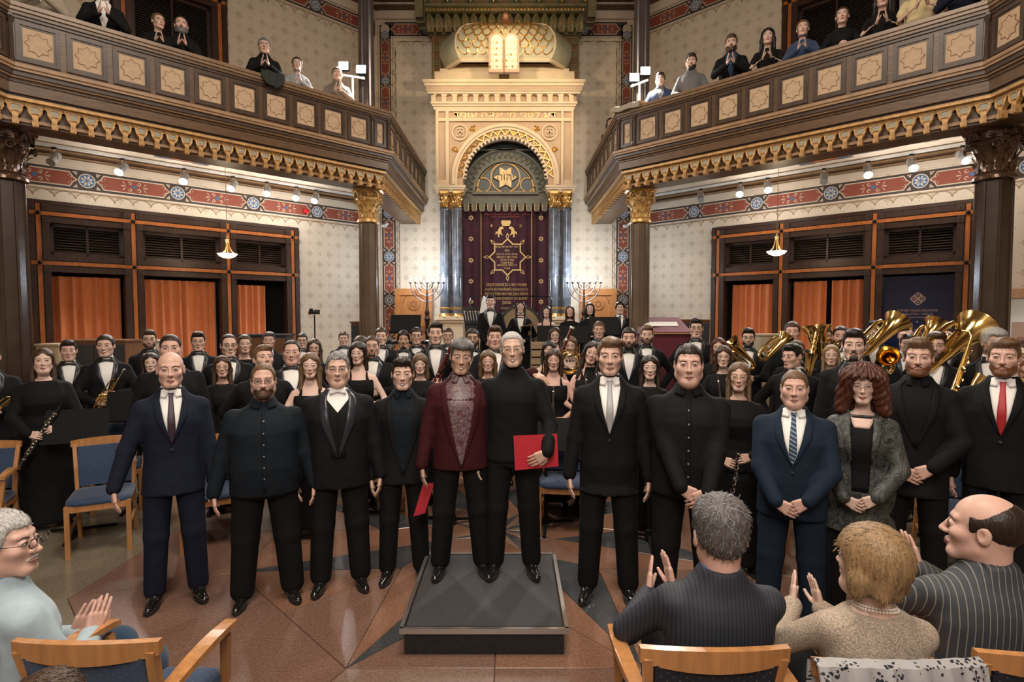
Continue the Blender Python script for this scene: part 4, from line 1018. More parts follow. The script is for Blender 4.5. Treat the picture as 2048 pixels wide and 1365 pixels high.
# ------------------------------------------------------------------ menorahs
M_iron = mat('menorah_bronze', (.055, .035, .028), .3, .7); M_bulb = mat('menorah_bulb', (.80, .88, 1.0), .3, emit=45)
mr = thing('menorah', '', 'menorah', (0, 0, 0)); f = F((0, 0, 0), (1, 0, 0), (0, 1, 0), (0, 0, 1))
st_ = MB(); H0 = 2.05
st_.lathe([(.22, 0), (.2, .05), (.08, .12), (.05, .2), (.045, .6), (.07, .66), (.045, .72), (.042, 1.0), (.05, 1.02), (.05, 1.10), (.035, 1.12), (.045, 1.2), (.045, 1.26), (.065, 1.32), (.04, 1.36), (.045, 1.42), (.052, 1.45), (.03, 1.52), (.024, 1.70), (.012, H0)], 12, f)
obj('stem', st_, [M_iron], mr, 40)
for r in (.33, .225, .115):
    a = MB(); zc = H0; a.tube([(r*math.cos(t), 0, zc+r*1.15*math.sin(t)) for t in [PI+PI*i/20 for i in range(21)]], .0125, 6)
    if True:
        for s in (-1, 1):
            for k in range(5): b = 2*PI*k/5; c_ = Vector((s*(r*.72+.0), 0, zc-r*.62)); a.tube([c_, c_+Vector((math.cos(b)*.035, 0, math.sin(b)*.035))], .004, 4)
            a.tube([Vector((s*(r*.72), 0, zc-r*.62))+Vector((math.cos(2*PI*k/12)*.038, 0, math.sin(2*PI*k/12)*.038)) for k in range(12)], .005, 4, closed=True)
    obj('branch', a, [M_iron], mr, True)
for x in (-.33, -.225, -.115, 0, .115, .225, .33):
    g = F((x, 0, H0), (1, 0, 0), (0, 1, 0), (0, 0, 1)); obj('cup', MB().lathe([(.01, -.02), (.042, -.005), (.042, .005), (.018, .01), (.018, .03)], 10, g), [M_iron], mr)
    obj('bulb', MB().lathe([(.012, .03), (.017, .06), (.014, .10), (.004, .125)], 8, g), [M_bulb], mr, True)
for s, px, lab in ((-1, 854, 'left'), (1, 1168, 'right')):
    p = U(px, 566, 11.45); r = mr if s < 0 else dup(mr, (p.x, 11.45, .6)); r.location = (p.x, 11.45, p.z-H0+.0); r['label'] = 'tall dark seven armed menorah with lit bulbs on the %s side of the ark' % lab
    lamp('POINT', (p.x, 11.30, p.z+.12), 75, (.74, .86, 1.0), .12, name='menorah_light')
# ------------------------------------------------------------------ track spots and pendants under the galleries
M_lens = mat('spot_lens', (1, .96, .91), .3, emit=120); M_wrail = mat('track_rail_white', (.70, .69, .66), .4)
spm = thing('track_spotlight', '', 'lamp'); m = MB()
m.box(0, 0, -.012, .06, .03, .024, 1); m.tube([(0, 0, -.02), (0, 0, -.06)], .008, 6, 0); m.tube([(-.055, 0, -.17), (-.055, 0, -.08), (0, 0, -.06), (.055, 0, -.08), (.055, 0, -.17)], .006, 5, 0)
obj('bracket', m, [M_steel, M_black], spm)
ax = Vector((0, -.85, -.8)).normalized(); gfr = F(Vector((0, 0, -.16))-ax*.11, (1, 0, 0), ax.cross(Vector((1, 0, 0))), ax)
obj('barrel', MB().lathe([(.0, 0), (.045, .0), (.052, .012), (.052, .20), (.060, .212)], 16, gfr, cap=False), [mat('spot_grey', (.45, .45, .45), .35, .6)], spm, 40)
obj('lens', MB().prism(circ(.058, 18), .212, .222, gfr, 0), [M_lens], spm); 
LENS_ME = [c for c in spm.children if c.name.startswith('lens')][0].data
SP = {'left': [(122, 0), (255, 1), (377, 1), (473, 1), (540, 1), (598, 1), (636, 1)], 'right': [(1397, 0), (1475, 1), (1529, 1), (1640, 0), (1726, 1), (1812, 1), (1912, 1)]}
first = True; ORD = ['first', 'second', 'third', 'fourth', 'fifth', 'sixth', 'seventh']
M_off = mat('spot_lens_off', (.3, .3, .3), .2)
for nm, sd in (('left', -1), ('right', 1)):
    fr = FR[nm]; TR = F(fr(0, 4.46, .42), fr.u, fr.v, fr.n)
    tr = thing('light_track', 'long white lighting track under the %s gallery' % nm, 'track', TR(3, 0)); obj('rail', MB().box(3.3, 0, 0, 6.4, .035, .04, fr=TR), [M_wrail], tr)
    lst = SP[nm]; lst = sorted(lst, key=lambda q: q[0] if sd < 0 else q[0])
    for k, (px, on) in enumerate(lst):
        # along-track coordinate from the photographed column px
        o, u = TR.o, TR.u; tx = (px-1024)/1130; a = (tx*o.y-o.x)/(u.x-tx*u.y); p = TR(a, -.02)
        lab = '%s %s spotlight from the left on the %s gallery track' % (ORD[k], 'lit' if on else 'unlit', nm)
        if first: r = spm; first = False; r['label'] = lab; r['group'] = 'track spotlights'
        else: r = dup(spm, p, label=lab, group='track spotlights')
        tgt = math.atan2(0-0, 1); yaw = R.uniform(-.3, .3)-sd*.2
        r.location = p; r.rotation_euler = (0, 0, yaw)
        ln = [c for c in r.children if c.name.startswith('lens')][0]; ln.data = LENS_ME
        if not on:
            ln = [c for c in r.children if c.name.startswith('lens')][0]; ln.data = ln.data.copy(); ln.data.materials.clear(); ln.data.materials.append(M_off)
        else: lamp('SPOT', p+Vector((0, -.14, -.30)), 100, (1, .94, .87), .05, p+Vector((math.sin(yaw)*1.5-sd*.6, -2.6, -4.4)), 95, .8, name='track_spot_light'); 
        if on: lamp('POINT', p+Vector((0, -.30, -.42)), 5.5, (1, .95, .90), .04, name='track_spot_spill')
M_glass = mat('pendant_glass', (1, .86, .62), .4, emit=9); M_brass = mat('brass', (.62, .42, .16), .3, .9)
pdm = thing('pendant_lamp', '', 'lamp'); f = F((0, 0, 0), (1, 0, 0), (0, 1, 0), (0, 0, 1))
obj('bowl', MB().lathe([(.002, -.05), (.05, -.045), (.11, -.02), (.142, .012), (.145, .02), (.138, .02), (.02, .018)], 24, f), [M_glass], pdm, 40)
m = MB(); m.lathe([(.012, .22), (.03, .225), (.036, .24), (.012, .25), (.010, .30)], 10, f); m.tube([(.0, 0, .22), (0, 0, .02)], .008, 6)
for k in range(3): a = 2*PI*k/3+.4; m.tube([(math.cos(a)*r, math.sin(a)*r, z) for r, z in ((.02, .23), (.03, .15), (.06, .07), (.10, .03), (.13, .02))], .008, 5)
obj('brass_arms', m, [M_brass], pdm, 40); obj('chain', MB().tube([(0, 0, .30), (0, 0, 1.47)], .004, 5), [M_brass], pdm); obj('ceiling_rose', MB().lathe([(.05, 1.47), (.045, 1.44), (.01, 1.42)], 10, f), [M_brass], pdm)
for nm, px, py, Y in (('left', 455, 517, 8.95), ('right', 1553, 512, 8.95)):
    p = U(px, py, Y); r = pdm if nm == 'left' else dup(pdm, p); r.location = (p.x, p.y, p.z+.05); r['label'] = 'glass bowl pendant lamp on brass arms in front of the %s window' % nm
    for c in r.children:
        pass
    lamp('POINT', (p.x, p.y, p.z+.28), 9, (1, .78, .5), .08, name='pendant_light')
# flood stands on the galleries
M_flood = mat('flood_lens', (1, .97, .90), .3, emit=160)
for nm, a_, b_, base in (('left', FLOODS[0][0], FLOODS[1][0], None), ('right', FLOODS[2][0], FLOODS[3][0], None)):
    c_ = (a_+b_)/2; t = thing('flood_stand', 'two bright floodlights on a white pole stand on the %s gallery' % nm, 'lamp', (c_.x, c_.y, 4.62))
    m = MB(); m.tube([(c_.x, c_.y, 4.62), (c_.x, c_.y, c_.z-.12)], .016, 8); m.bar(a_+Vector((-.05, 0, -.13)), b_+Vector((.05, 0, -.13)), .03, .03)
    for k in range(3): q = 2*PI*k/3; m.tube([(c_.x, c_.y, 5.0), (c_.x+.35*math.cos(q), c_.y+.35*math.sin(q), 4.63)], .010, 6)
    obj('pole', m, [M_white], t)
    for p in (a_, b_): obj('floodlight', MB().box(p.x, p.y, p.z, .16, .06, .13, 0).box(p.x, p.y-.033, p.z, .14, .006, .11, 1), [M_black, M_flood], t)
# smoke detectors, red sensor, emergency spots
for nm, px, py, Y, lab in (('left', 148, 291, 6.6, 'white smoke detector on the soffit left of the painted rosette'), ('right', 1463, 361, 9.3, 'white smoke detector on the soffit over the right pendant')):
    p = U(px, py, Y); o = obj('smoke_detector', MB().lathe([(.05, 4.50), (.05, 4.48), (.03, 4.465)], 14, F((p.x, p.y, 0), (1, 0, 0), (0, 1, 0), (0, 0, 1))), [M_white]); tag(o, lab, 'detector')
for nm, sd in (('left', -1), ('right', 1)):
    p = U(771 if sd < 0 else 1252, 452, 12.4); t = thing('twin_emergency_lamp', 'small white twin emergency lamp on the %s painted corner band' % nm, 'lamp', p)
    obj('bracket', MB().box(p.x, p.y, p.z, .05, .08, .06, 0), [M_white], t)
    for s in (-1, 1): obj('lamp_head', MB().ball((p.x+s*.05, p.y-.07, p.z+.01+.02*s), .035, 8), [M_white], t, True)
p = U(605, 433, 11.3); p2 = FR['left'](0, 0, 0); a = 1.55; o = obj('alarm_beacon', MB().lathe([(.05, -.03), (.06, 0), (.05, .03), (.02, .045)], 12, F(FR['left'](1.65, 4.07, .04), FR['left'].u, FR['left'].v, FR['left'].n)), [mat('red_plastic', (.5, .01, .01), .3)]); tag(o, 'small red round alarm on the painted band of the left wall', 'alarm')
# podium
M_carpet = mat('podium_carpet', (.045, .043, .045), .85, nz=90, amt=.2); M_alu = mat('podium_alu_edge', (.52, .50, .48), .3, .9); M_pods = mat('podium_side_black', (.014, .014, .014), .5, nz=30, amt=.4)
P0, P1, P2, P3 = [(-.663, 3.32), (.328, 3.32), (.295, 4.16), (-.655, 4.16)]
pd = thing('podium', 'low square conductor podium with dark carpet top and silver edging', 'podium', (-.17, 3.74, 0))
def z_on(px, py, z):
    a, b = U(px, py, 1.0), U(px, py, 2.0); t = (z-a.z)/(b.z-a.z); return a+(b-a)*t
PH = .17; q = [z_on(*c, PH) for c in ((805, 1258), (1132, 1257), (1109, 1107), (853, 1108))]
xl, xr, yf, yb = (q[0].x+q[3].x)/2, (q[1].x+q[2].x)/2, (q[0].y+q[1].y)/2, (q[2].y+q[3].y)/2
print('PODIUM', [tuple(round(v, 3) for v in p) for p in q])
cx, cy = (xl+xr)/2, (yf+yb)/2
obj('body', MB().box(cx, cy, PH/2-.012, xr-xl-.03, yb-yf-.03, PH-.028), [M_pods], pd)
obj('carpet_top', MB().box(cx, cy, PH-.006, xr-xl-.05, yb-yf-.05, .012), [M_carpet], pd)
m = MB()
for x, y, sx, sy in ((cx, yf, xr-xl, .024), (cx, yb, xr-xl, .024), (xl, cy, .024, yb-yf), (xr, cy, .024, yb-yf)): m.box(x, y, PH-.014, sx+.02 if sx > sy else sx, sy, .032)
obj('metal_edging', m, [M_alu], pd)
# ------------------------------------------------------------------ implicit surfaces -> meshes (numpy surface nets)
class Field:
    def __init__(s, lo, hi, h):
        s.h = h; s.ax = [np.arange(lo[i]-2*h, hi[i]+2.5*h, h) for i in range(3)]; s.v = np.full([len(a) for a in s.ax], 1.0, dtype=np.float32)
    def sl(s, lo, hi):
        out = []
        for i in range(3):
            a = s.ax[i]; i0 = max(0, int((lo[i]-a[0])/s.h)); i1 = min(len(a), int((hi[i]-a[0])/s.h)+2)
            if i1 <= i0: return None
            out.append(slice(i0, i1))
        return tuple(out)
    def ap(s, lo, hi, fn, k=.02, op='u'):
        q = s.sl(lo, hi)
        if q is None: return s
        x, y, z = s.ax[0][q[0]][:, None, None], s.ax[1][q[1]][None, :, None], s.ax[2][q[2]][None, None, :]
        s.v[q] = comb(s.v[q], fn(x, y, z), k, op); return s
    def prims(s, pr):
        for p in pr:
            lo, hi = p['lo'], p['hi']; s.ap(lo, hi, p['f'], p['k'], p['op'])
        return s
    def net(s):
        v = s.v; I = v < 0; nx, ny, nz = v.shape
        c = np.zeros((nx-1, ny-1, nz-1), dtype=np.uint8)
        for i in (0, 1):
            for j in (0, 1):
                for k in (0, 1): c += I[i:nx-1+i, j:ny-1+j, k:nz-1+k]
        cells = np.argwhere((c > 0) & (c < 8)); 
        if len(cells) == 0: return np.zeros((0, 3)), np.zeros((0, 4), int)
        idx = -np.ones(c.shape, dtype=np.int64); idx[tuple(cells.T)] = np.arange(len(cells))
        acc = np.zeros((len(cells), 3)); cnt = np.zeros(len(cells))
        for a in range(3):
            o1, o2 = [b for b in range(3) if b != a]
            for u in (0, 1):
                for w_ in (0, 1):
                    p = cells.copy(); p[:, o1] += u; p[:, o2] += w_; q = p.copy(); q[:, a] += 1
                    fa, fb = v[tuple(p.T)], v[tuple(q.T)]; m = (fa < 0) != (fb < 0)
                    t = np.where(m, fa/np.where(m, fa-fb, 1), 0); pt = p.astype(float); pt[:, a] += t
                    acc[m] += pt[m]; cnt[m] += 1
        P = acc/cnt[:, None]; V = np.stack([s.ax[i][0]+P[:, i]*s.h for i in range(3)], 1)
        faces = []
        for a in range(3):
            b, d = (a+1) % 3, (a+2) % 3; sh = [slice(None)]*3; s0 = list(sh); s1 = list(sh); s0[a] = slice(0, -1); s1[a] = slice(1, None)
            A, B = I[tuple(s0)], I[tuple(s1)]; E = np.argwhere(A != B); E = E[(E[:, b] > 0) & (E[:, d] > 0) & (E[:, b] < v.shape[b]-1) & (E[:, d] < v.shape[d]-1)]
            ins = A[tuple(E.T)]
            def cid(db, dd): e = E.copy(); e[:, b] -= db; e[:, d] -= dd; return idx[tuple(e.T)]
            f = np.stack([cid(1, 1), cid(0, 1), cid(0, 0), cid(1, 0)], 1); f[~ins] = f[~ins][:, ::-1]; faces.append(f)
        return V, np.concatenate(faces)
def comb(a, b, k, op):
    if op == 's': a = -a
    if op == 'i': a = -a; b = -b
    if k > 0:
        h = np.maximum(k-np.abs(a-b), 0)/k; r = np.minimum(a, b)-h*h*k*.25
    else: r = np.minimum(a, b)
    return r if op == 'u' else -r
def cone(a, b, r1, r2=None, k=.02, op='u', sy=1.0):
    r2 = r1 if r2 is None else r2; a = np.array(a, float); b = np.array(b, float); ba = b-a; L = max(ba.dot(ba), 1e-9); m = k+.02; r = max(r1, r2)+m
    def f(x, y, z):
        px, py, pz = x-a[0], (y-a[1])/sy, z-a[2]; by = ba[1]/sy; L_ = max(ba[0]**2+by**2+ba[2]**2, 1e-9)
        t = np.clip((px*ba[0]+py*by+pz*ba[2])/L_, 0, 1)
        return (np.sqrt((px-t*ba[0])**2+(py-t*by)**2+(pz-t*ba[2])**2)-(r1+(r2-r1)*t))*min(1, sy)
    return dict(lo=np.minimum(a, b)-r, hi=np.maximum(a, b)+r, f=f, k=k, op=op)
def ell(c, r, k=.02, op='u'):
    c = np.array(c, float); r = np.array(r, float); m = k+.02
    def f(x, y, z):
        a, b, d = (x-c[0])/r[0], (y-c[1])/r[1], (z-c[2])/r[2]; k0 = np.sqrt(a*a+b*b+d*d); k1 = np.sqrt((a/r[0])**2+(b/r[1])**2+(d/r[2])**2)
        return k0*(k0-1)/np.maximum(k1, 1e-6)
    return dict(lo=c-r-m, hi=c+r+m, f=f, k=k, op=op)
def table(tab, off=0.0, k=.02, op='u', pw=2.3, noise=0, seed=0, hem=0):
    """stack of super-ellipse sections: rows (z, half width, half depth, centre y, centre x)"""
    T = np.array([list(r)+[0]*(5-len(r)) for r in tab], float); z0, z1 = T[0, 0], T[-1, 0]; mw = T[:, 1].max()+off+.04; md = (T[:, 2]+np.abs(T[:, 3])).max()+off+.04
    def f(x, y, z):
        W, D, cy, cx = [np.interp(z, T[:, 0], T[:, i]) for i in (1, 2, 3, 4)]; W = W+off; D = D+off
        if noise:
            an = np.arctan2(y, x); W = W*(1+noise*np.sin(an*9+z*14+seed)*np.clip((T[-1, 0]-z)*2, 0, 1)+noise*.7*np.sin(z*38+an*3+seed)); 
        q = (np.abs((x-cx)/W)**pw+np.abs((y-cy)/D)**pw)**(1/pw); d = (q-1)*np.minimum(W, D)
        return np.maximum(d, np.maximum(z-z1-off*.3, z0-z))
    return dict(lo=np.array([-mw-.03, -md, z0-.05]), hi=np.array([mw+.03, md, z1+.05]), f=f, k=k, op=op)
def ev(pr, x, y, z):
    v = np.full(np.broadcast(x, y, z).shape, 1.0)
    for p in pr: v = comb(v, p['f'](x, y, z), p['k'], p['op'])
    return v
def front_y(pr, x, z, y0=-.5, y1=.15, n=34, back=False):
    x = np.asarray(x, float); z = np.asarray(z, float); s = -1 if back else 1
    ys = np.linspace(y0, y1, n) if not back else np.linspace(-y0, -y1, n)
    V = ev(pr, x[..., None], ys, z[..., None]); m = V < 0; i = np.where(m.any(-1), m.argmax(-1), n-1); i0 = np.maximum(i-1, 0)
    a, b = np.take_along_axis(V, i0[..., None], -1)[..., 0], np.take_along_axis(V, i[..., None], -1)[..., 0]
    t = np.clip(a/np.where(np.abs(a-b) < 1e-9, 1, a-b), 0, 1); return ys[i0]+(ys[i]-ys[i0])*t
class Geo:
    def __init__(s): s.V = []; s.Fq = []; s.M = []; s.n = 0
    def add(s, V, Fc, m=0, T=None):
        V = np.asarray(V, float)
        if len(V) == 0: return s
        if T is not None: V = V@T[:3, :3].T+T[:3, 3]
        s.V.append(V); Fc = np.asarray(Fc); s.Fq.append(Fc+s.n); s.M.append(np.full(len(Fc), m) if np.isscalar(m) else np.asarray(m)); s.n += len(V); return s
    def addg(s, g, T=None, mm=None):
        for V, Fc, M in zip(g.V, g.Fq, g.M):
            pass
        V = np.concatenate(g.V); Fc = np.concatenate(g.Fq); M = np.concatenate(g.M)
        if T is not None and np.linalg.det(T[:3, :3]) < 0: Fc = Fc[:, ::-1]
        return s.add(V, Fc, M if mm is None else mm[M], T)
    def mesh(s, name, mats):
        V = np.concatenate(s.V); Fc = np.concatenate(s.Fq); M = np.concatenate(s.M); me = bpy.data.meshes.new(name)
        me.vertices.add(len(V)); me.vertices.foreach_set('co', V.astype(np.float32).ravel())
        me.loops.add(len(Fc)*4); me.loops.foreach_set('vertex_index', Fc.astype(np.int32).ravel())
        me.polygons.add(len(Fc)); me.polygons.foreach_set('loop_start', np.arange(len(Fc), dtype=np.int32)*4)
        me.polygons.foreach_set('material_index', M.astype(np.int32)); me.polygons.foreach_set('use_smooth', np.ones(len(Fc), bool))
        for q in mats: me.materials.append(q)
        me.update(calc_edges=True); return me
def sdf_mesh(pr, h):
    lo = np.min([p['lo'] for p in pr if p['op'] == 'u'], 0); hi = np.max([p['hi'] for p in pr if p['op'] == 'u'], 0)
    return Field(lo, hi, h).prims(pr).net()
def strip(pr, L, Rr, nt, ns, off, th=.004, **kw):
    """thin sheet following the surface pr between polylines L(t), R(t) in the x-z plane"""
    L = np.array(L, float); Rr = np.array(Rr, float)
    def samp(P, t): q = np.linspace(0, 1, len(P)); return np.stack([np.interp(t, q, P[:, 0]), np.interp(t, q, P[:, 1])], -1)
    t = np.linspace(0, 1, nt+1); s = np.linspace(0, 1, ns+1); A, B = samp(L, t), samp(Rr, t)
    P = A[:, None]*(1-s[None, :, None])+B[:, None]*s[None, :, None]; sg = -1 if not kw.get('back') else 1
    Y = front_y(pr, P[..., 0], P[..., 1], **kw)+sg*off; F1 = np.stack([P[..., 0], Y, P[..., 1]], -1).reshape(-1, 3); F2 = F1.copy(); F2[:, 1] -= sg*th
    m = ns+1; V = np.concatenate([F1, F2]); N = len(F1); f = []
    for i in range(nt):
        for j in range(ns): q = i*m+j; f.append((q, q+1, q+m+1, q+m)); f.append((N+q, N+q+m, N+q+m+1, N+q+1))
    for j in range(ns): q = j; f.append((q+1, q, N+q, N+q+1)); q = nt*m+j; f.append((q, q+1, N+q+1, N+q))
    for i in range(nt): q = i*m; f.append((q, q+m, N+q+m, N+q)); q = i*m+ns; f.append((q+m, q, N+q, N+q+m))
    f = np.array(f)
    # orientation towards the viewer side
    a, b, c = V[f[0][0]], V[f[0][1]], V[f[0][2]]; nrm = np.cross(b-a, c-a)
    if nrm[1]*sg < 0: f = f[:, ::-1]
    return V, f
def Tm(loc=(0, 0, 0), X_=None, Y_=None, Z_=None, s=1.0):
    M = np.eye(4); M[:3, 0], M[:3, 1], M[:3, 2] = [np.array(q, float) for q in (X_, Y_, Z_)] if X_ is not None else np.eye(3); M[:3, :3] *= s; M[:3, 3] = loc; return M
def rotm(yaw=0, pitch=0, roll=0):
    cy, sy, cp, sp, cr, sr = math.cos(yaw), math.sin(yaw), math.cos(pitch), math.sin(pitch), math.cos(roll), math.sin(roll)
    return np.array([[cy, -sy, 0], [sy, cy, 0], [0, 0, 1]])@np.array([[1, 0, 0], [0, cp, -sp], [0, sp, cp]])@np.array([[cr, 0, sr], [0, 1, 0], [-sr, 0, cr]])
# ------------------------------------------------------------------ heads.  materials: 0 skin 1 lip 2 eye white 3 iris 4 brow/lash 5 teeth
def head_prims(sex, smile=0, fat=0, nose=1.0, age=0):
    f = sex == 'f'; jw = (.050 if f else .056)+.010*fat
    p = [ell((0, .018, .030), (.075, .094, .084), .02), ell((0, -.026, -.040), (jw, .060, .066), .03),
         cone((-.012, -.072, -.094), (.012, -.072, -.094), .016 if f else .019, k=.022),
         cone((-jw*.86, .000, -.062), (-.022, -.060, -.096), .014+.008*fat, .012, k=.03), cone((jw*.86, .000, -.062), (.022, -.060, -.096), .014+.008*fat, .012, k=.03),
         cone((0, .022, -.04), (0, .030, -.21), .047 if f else .058+.008*fat, .045 if f else .054, k=.03)]
    for s in (-1, 1):
        p += [ell((s*(.041 if not f else .037), -.052, -.020+.004*smile), (.024 if not f else .020, .026, .020+.003*fat), .024), cone((s*.012, -.074, .030), (s*.044, -.060, .030), .0095 if not f else .007, k=.014)]
        p += [ell((s*.031, -.0965, .008), (.017, .017, .0115), .010, 's'), ell((s*.031, -.0715, .007), (.0165, .0140, .0125), .004)]
        p += [ell((s*.077, .018, -.004), (.0085, .020, .031), .008), ell((s*.084, .010, -.002), (.0065, .010, .016), .004, 's')]
    n = nose*(1.0 if not f else .86)
    p += [cone((0, -.080, .016), (0, -.098-.006*n, -.024), .0065*n, .0095*n, k=.010), ell((0, -.100-.005*n, -.028), (.011*n, .011*n, .010*n), .006)]
    for s in (-1, 1): p += [ell((s*.011*n, -.094, -.031), (.0085*n, .010, .0075*n), .006)]
    up = .0045*smile
    for s in (-1, 1):
        p += [cone((0, -.0905, -.0585), (s*.021, -.082, -.0610+up), .0062, .003, k=.006), cone((0, -.0905, -.0705), (s*.019, -.083, -.0665+up), .0072, .003, k=.006)]
        if smile or age: p += [cone((s*.018, -.090, -.036), (s*.032, -.076, -.060), .0025, k=.008, op='s')]
    if fat: p += [ell((0, -.035, -.105), (.045, .045, .025+.01*fat), .03)]
    return p
HEADC = {}
def head_geo(sex, smile=0, fat=0, nose=1.0, age=0, hq=False):
    key = (sex, smile, fat, nose, age, hq)
    if key in HEADC: return HEADC[key]
    pr = head_prims(sex, smile, fat, nose, age); g = Geo(); V, Fc = sdf_mesh(pr, .0048 if hq else .0072)
    keep = V[:, 2] > -.19; g.add(V, Fc[keep[Fc].all(1)])
    k = dict(y0=-.14, y1=.02, n=60); nn = 10 if hq else 6; e = .0010 if hq else .0016
    up = .0045*smile; sq = .72 if smile else 1
    for s in (-1, 1):
        a = np.linspace(0, PI, 7); cx, cz, w_ = s*.0312, .0065, .0145
        T_ = [(cx+w_*math.cos(q), cz+.0066*sq*math.sin(q)-.0005) for q in a]; B_ = [(cx+w_*math.cos(q), cz-.0036*sq*math.sin(q)-.0005) for q in a]
        g.add(*strip(pr, T_, B_, nn, 3, e, .002, **k), 2)
        T2 = [(cx+.0060*math.cos(q), cz+.0060*sq*math.sin(q)) for q in a]; B2 = [(cx+.0060*math.cos(q), cz-.0036*sq*math.sin(q)) for q in a]; g.add(*strip(pr, T2, B2, 6, 2, e+.0007, .002, **k), 3)
        T3 = [(x, z+.0020) for x, z in T_]; B3 = [(x, z-.0002) for x, z in T_]; g.add(*strip(pr, T3, B3, nn, 1, e+.0010, .002, **k), 4)
        bh = .0045 if sex == 'm' else .0028; bx = [s*q for q in (.014, .024, .036, .048)]; bz = [.0215, .0250, .0262, .0205]
        T4 = [(x, z+bh*(.9, 1, .9, .1)[i]) for i, (x, z) in enumerate(zip(bx, bz))]; B4 = [(x, z-bh*.2) for x, z in zip(bx, bz)]; g.add(*strip(pr, T4, B4, nn, 2, e+.0006, .0025, **k), 4)
    mw = .024+.004*smile; xs = np.linspace(-mw, mw, 9); q = np.abs(xs/mw)
    cz = -.0645+up*q**2; ut = cz+(.0062*(1-q**2)-(.0012*np.exp(-(xs/.004)**2))); lb = cz-.0085*(1-q**2)-.0002
    if smile == 2:
        t0 = cz+.0012*(1-q**2)+.001; t1 = cz-.0085*(1-q**2); g.add(*strip(pr, list(zip(xs, t0)), list(zip(xs, t1)), 10, 2, e+.0010, .002, **k), 5); lb = lb-.0045*(1-q**2); ut += .002*(1-q**2)
        g.add(*strip(pr, list(zip(xs, ut)), list(zip(xs, t0)), 10, 2, e+.0014, .002, **k), 1); g.add(*strip(pr, list(zip(xs, t1)), list(zip(xs, lb)), 10, 2, e+.0014, .002, **k), 1)
    else:
        g.add(*strip(pr, list(zip(xs, ut)), list(zip(xs, lb)), 10, 4, e*.8, .002, **k), 1); g.add(*strip(pr, list(zip(xs*.97, cz+.0007)), list(zip(xs*.97, cz-.0006)), 10, 1, e+.0012, .002, **k), 4)
    HEADC[key] = g; return g
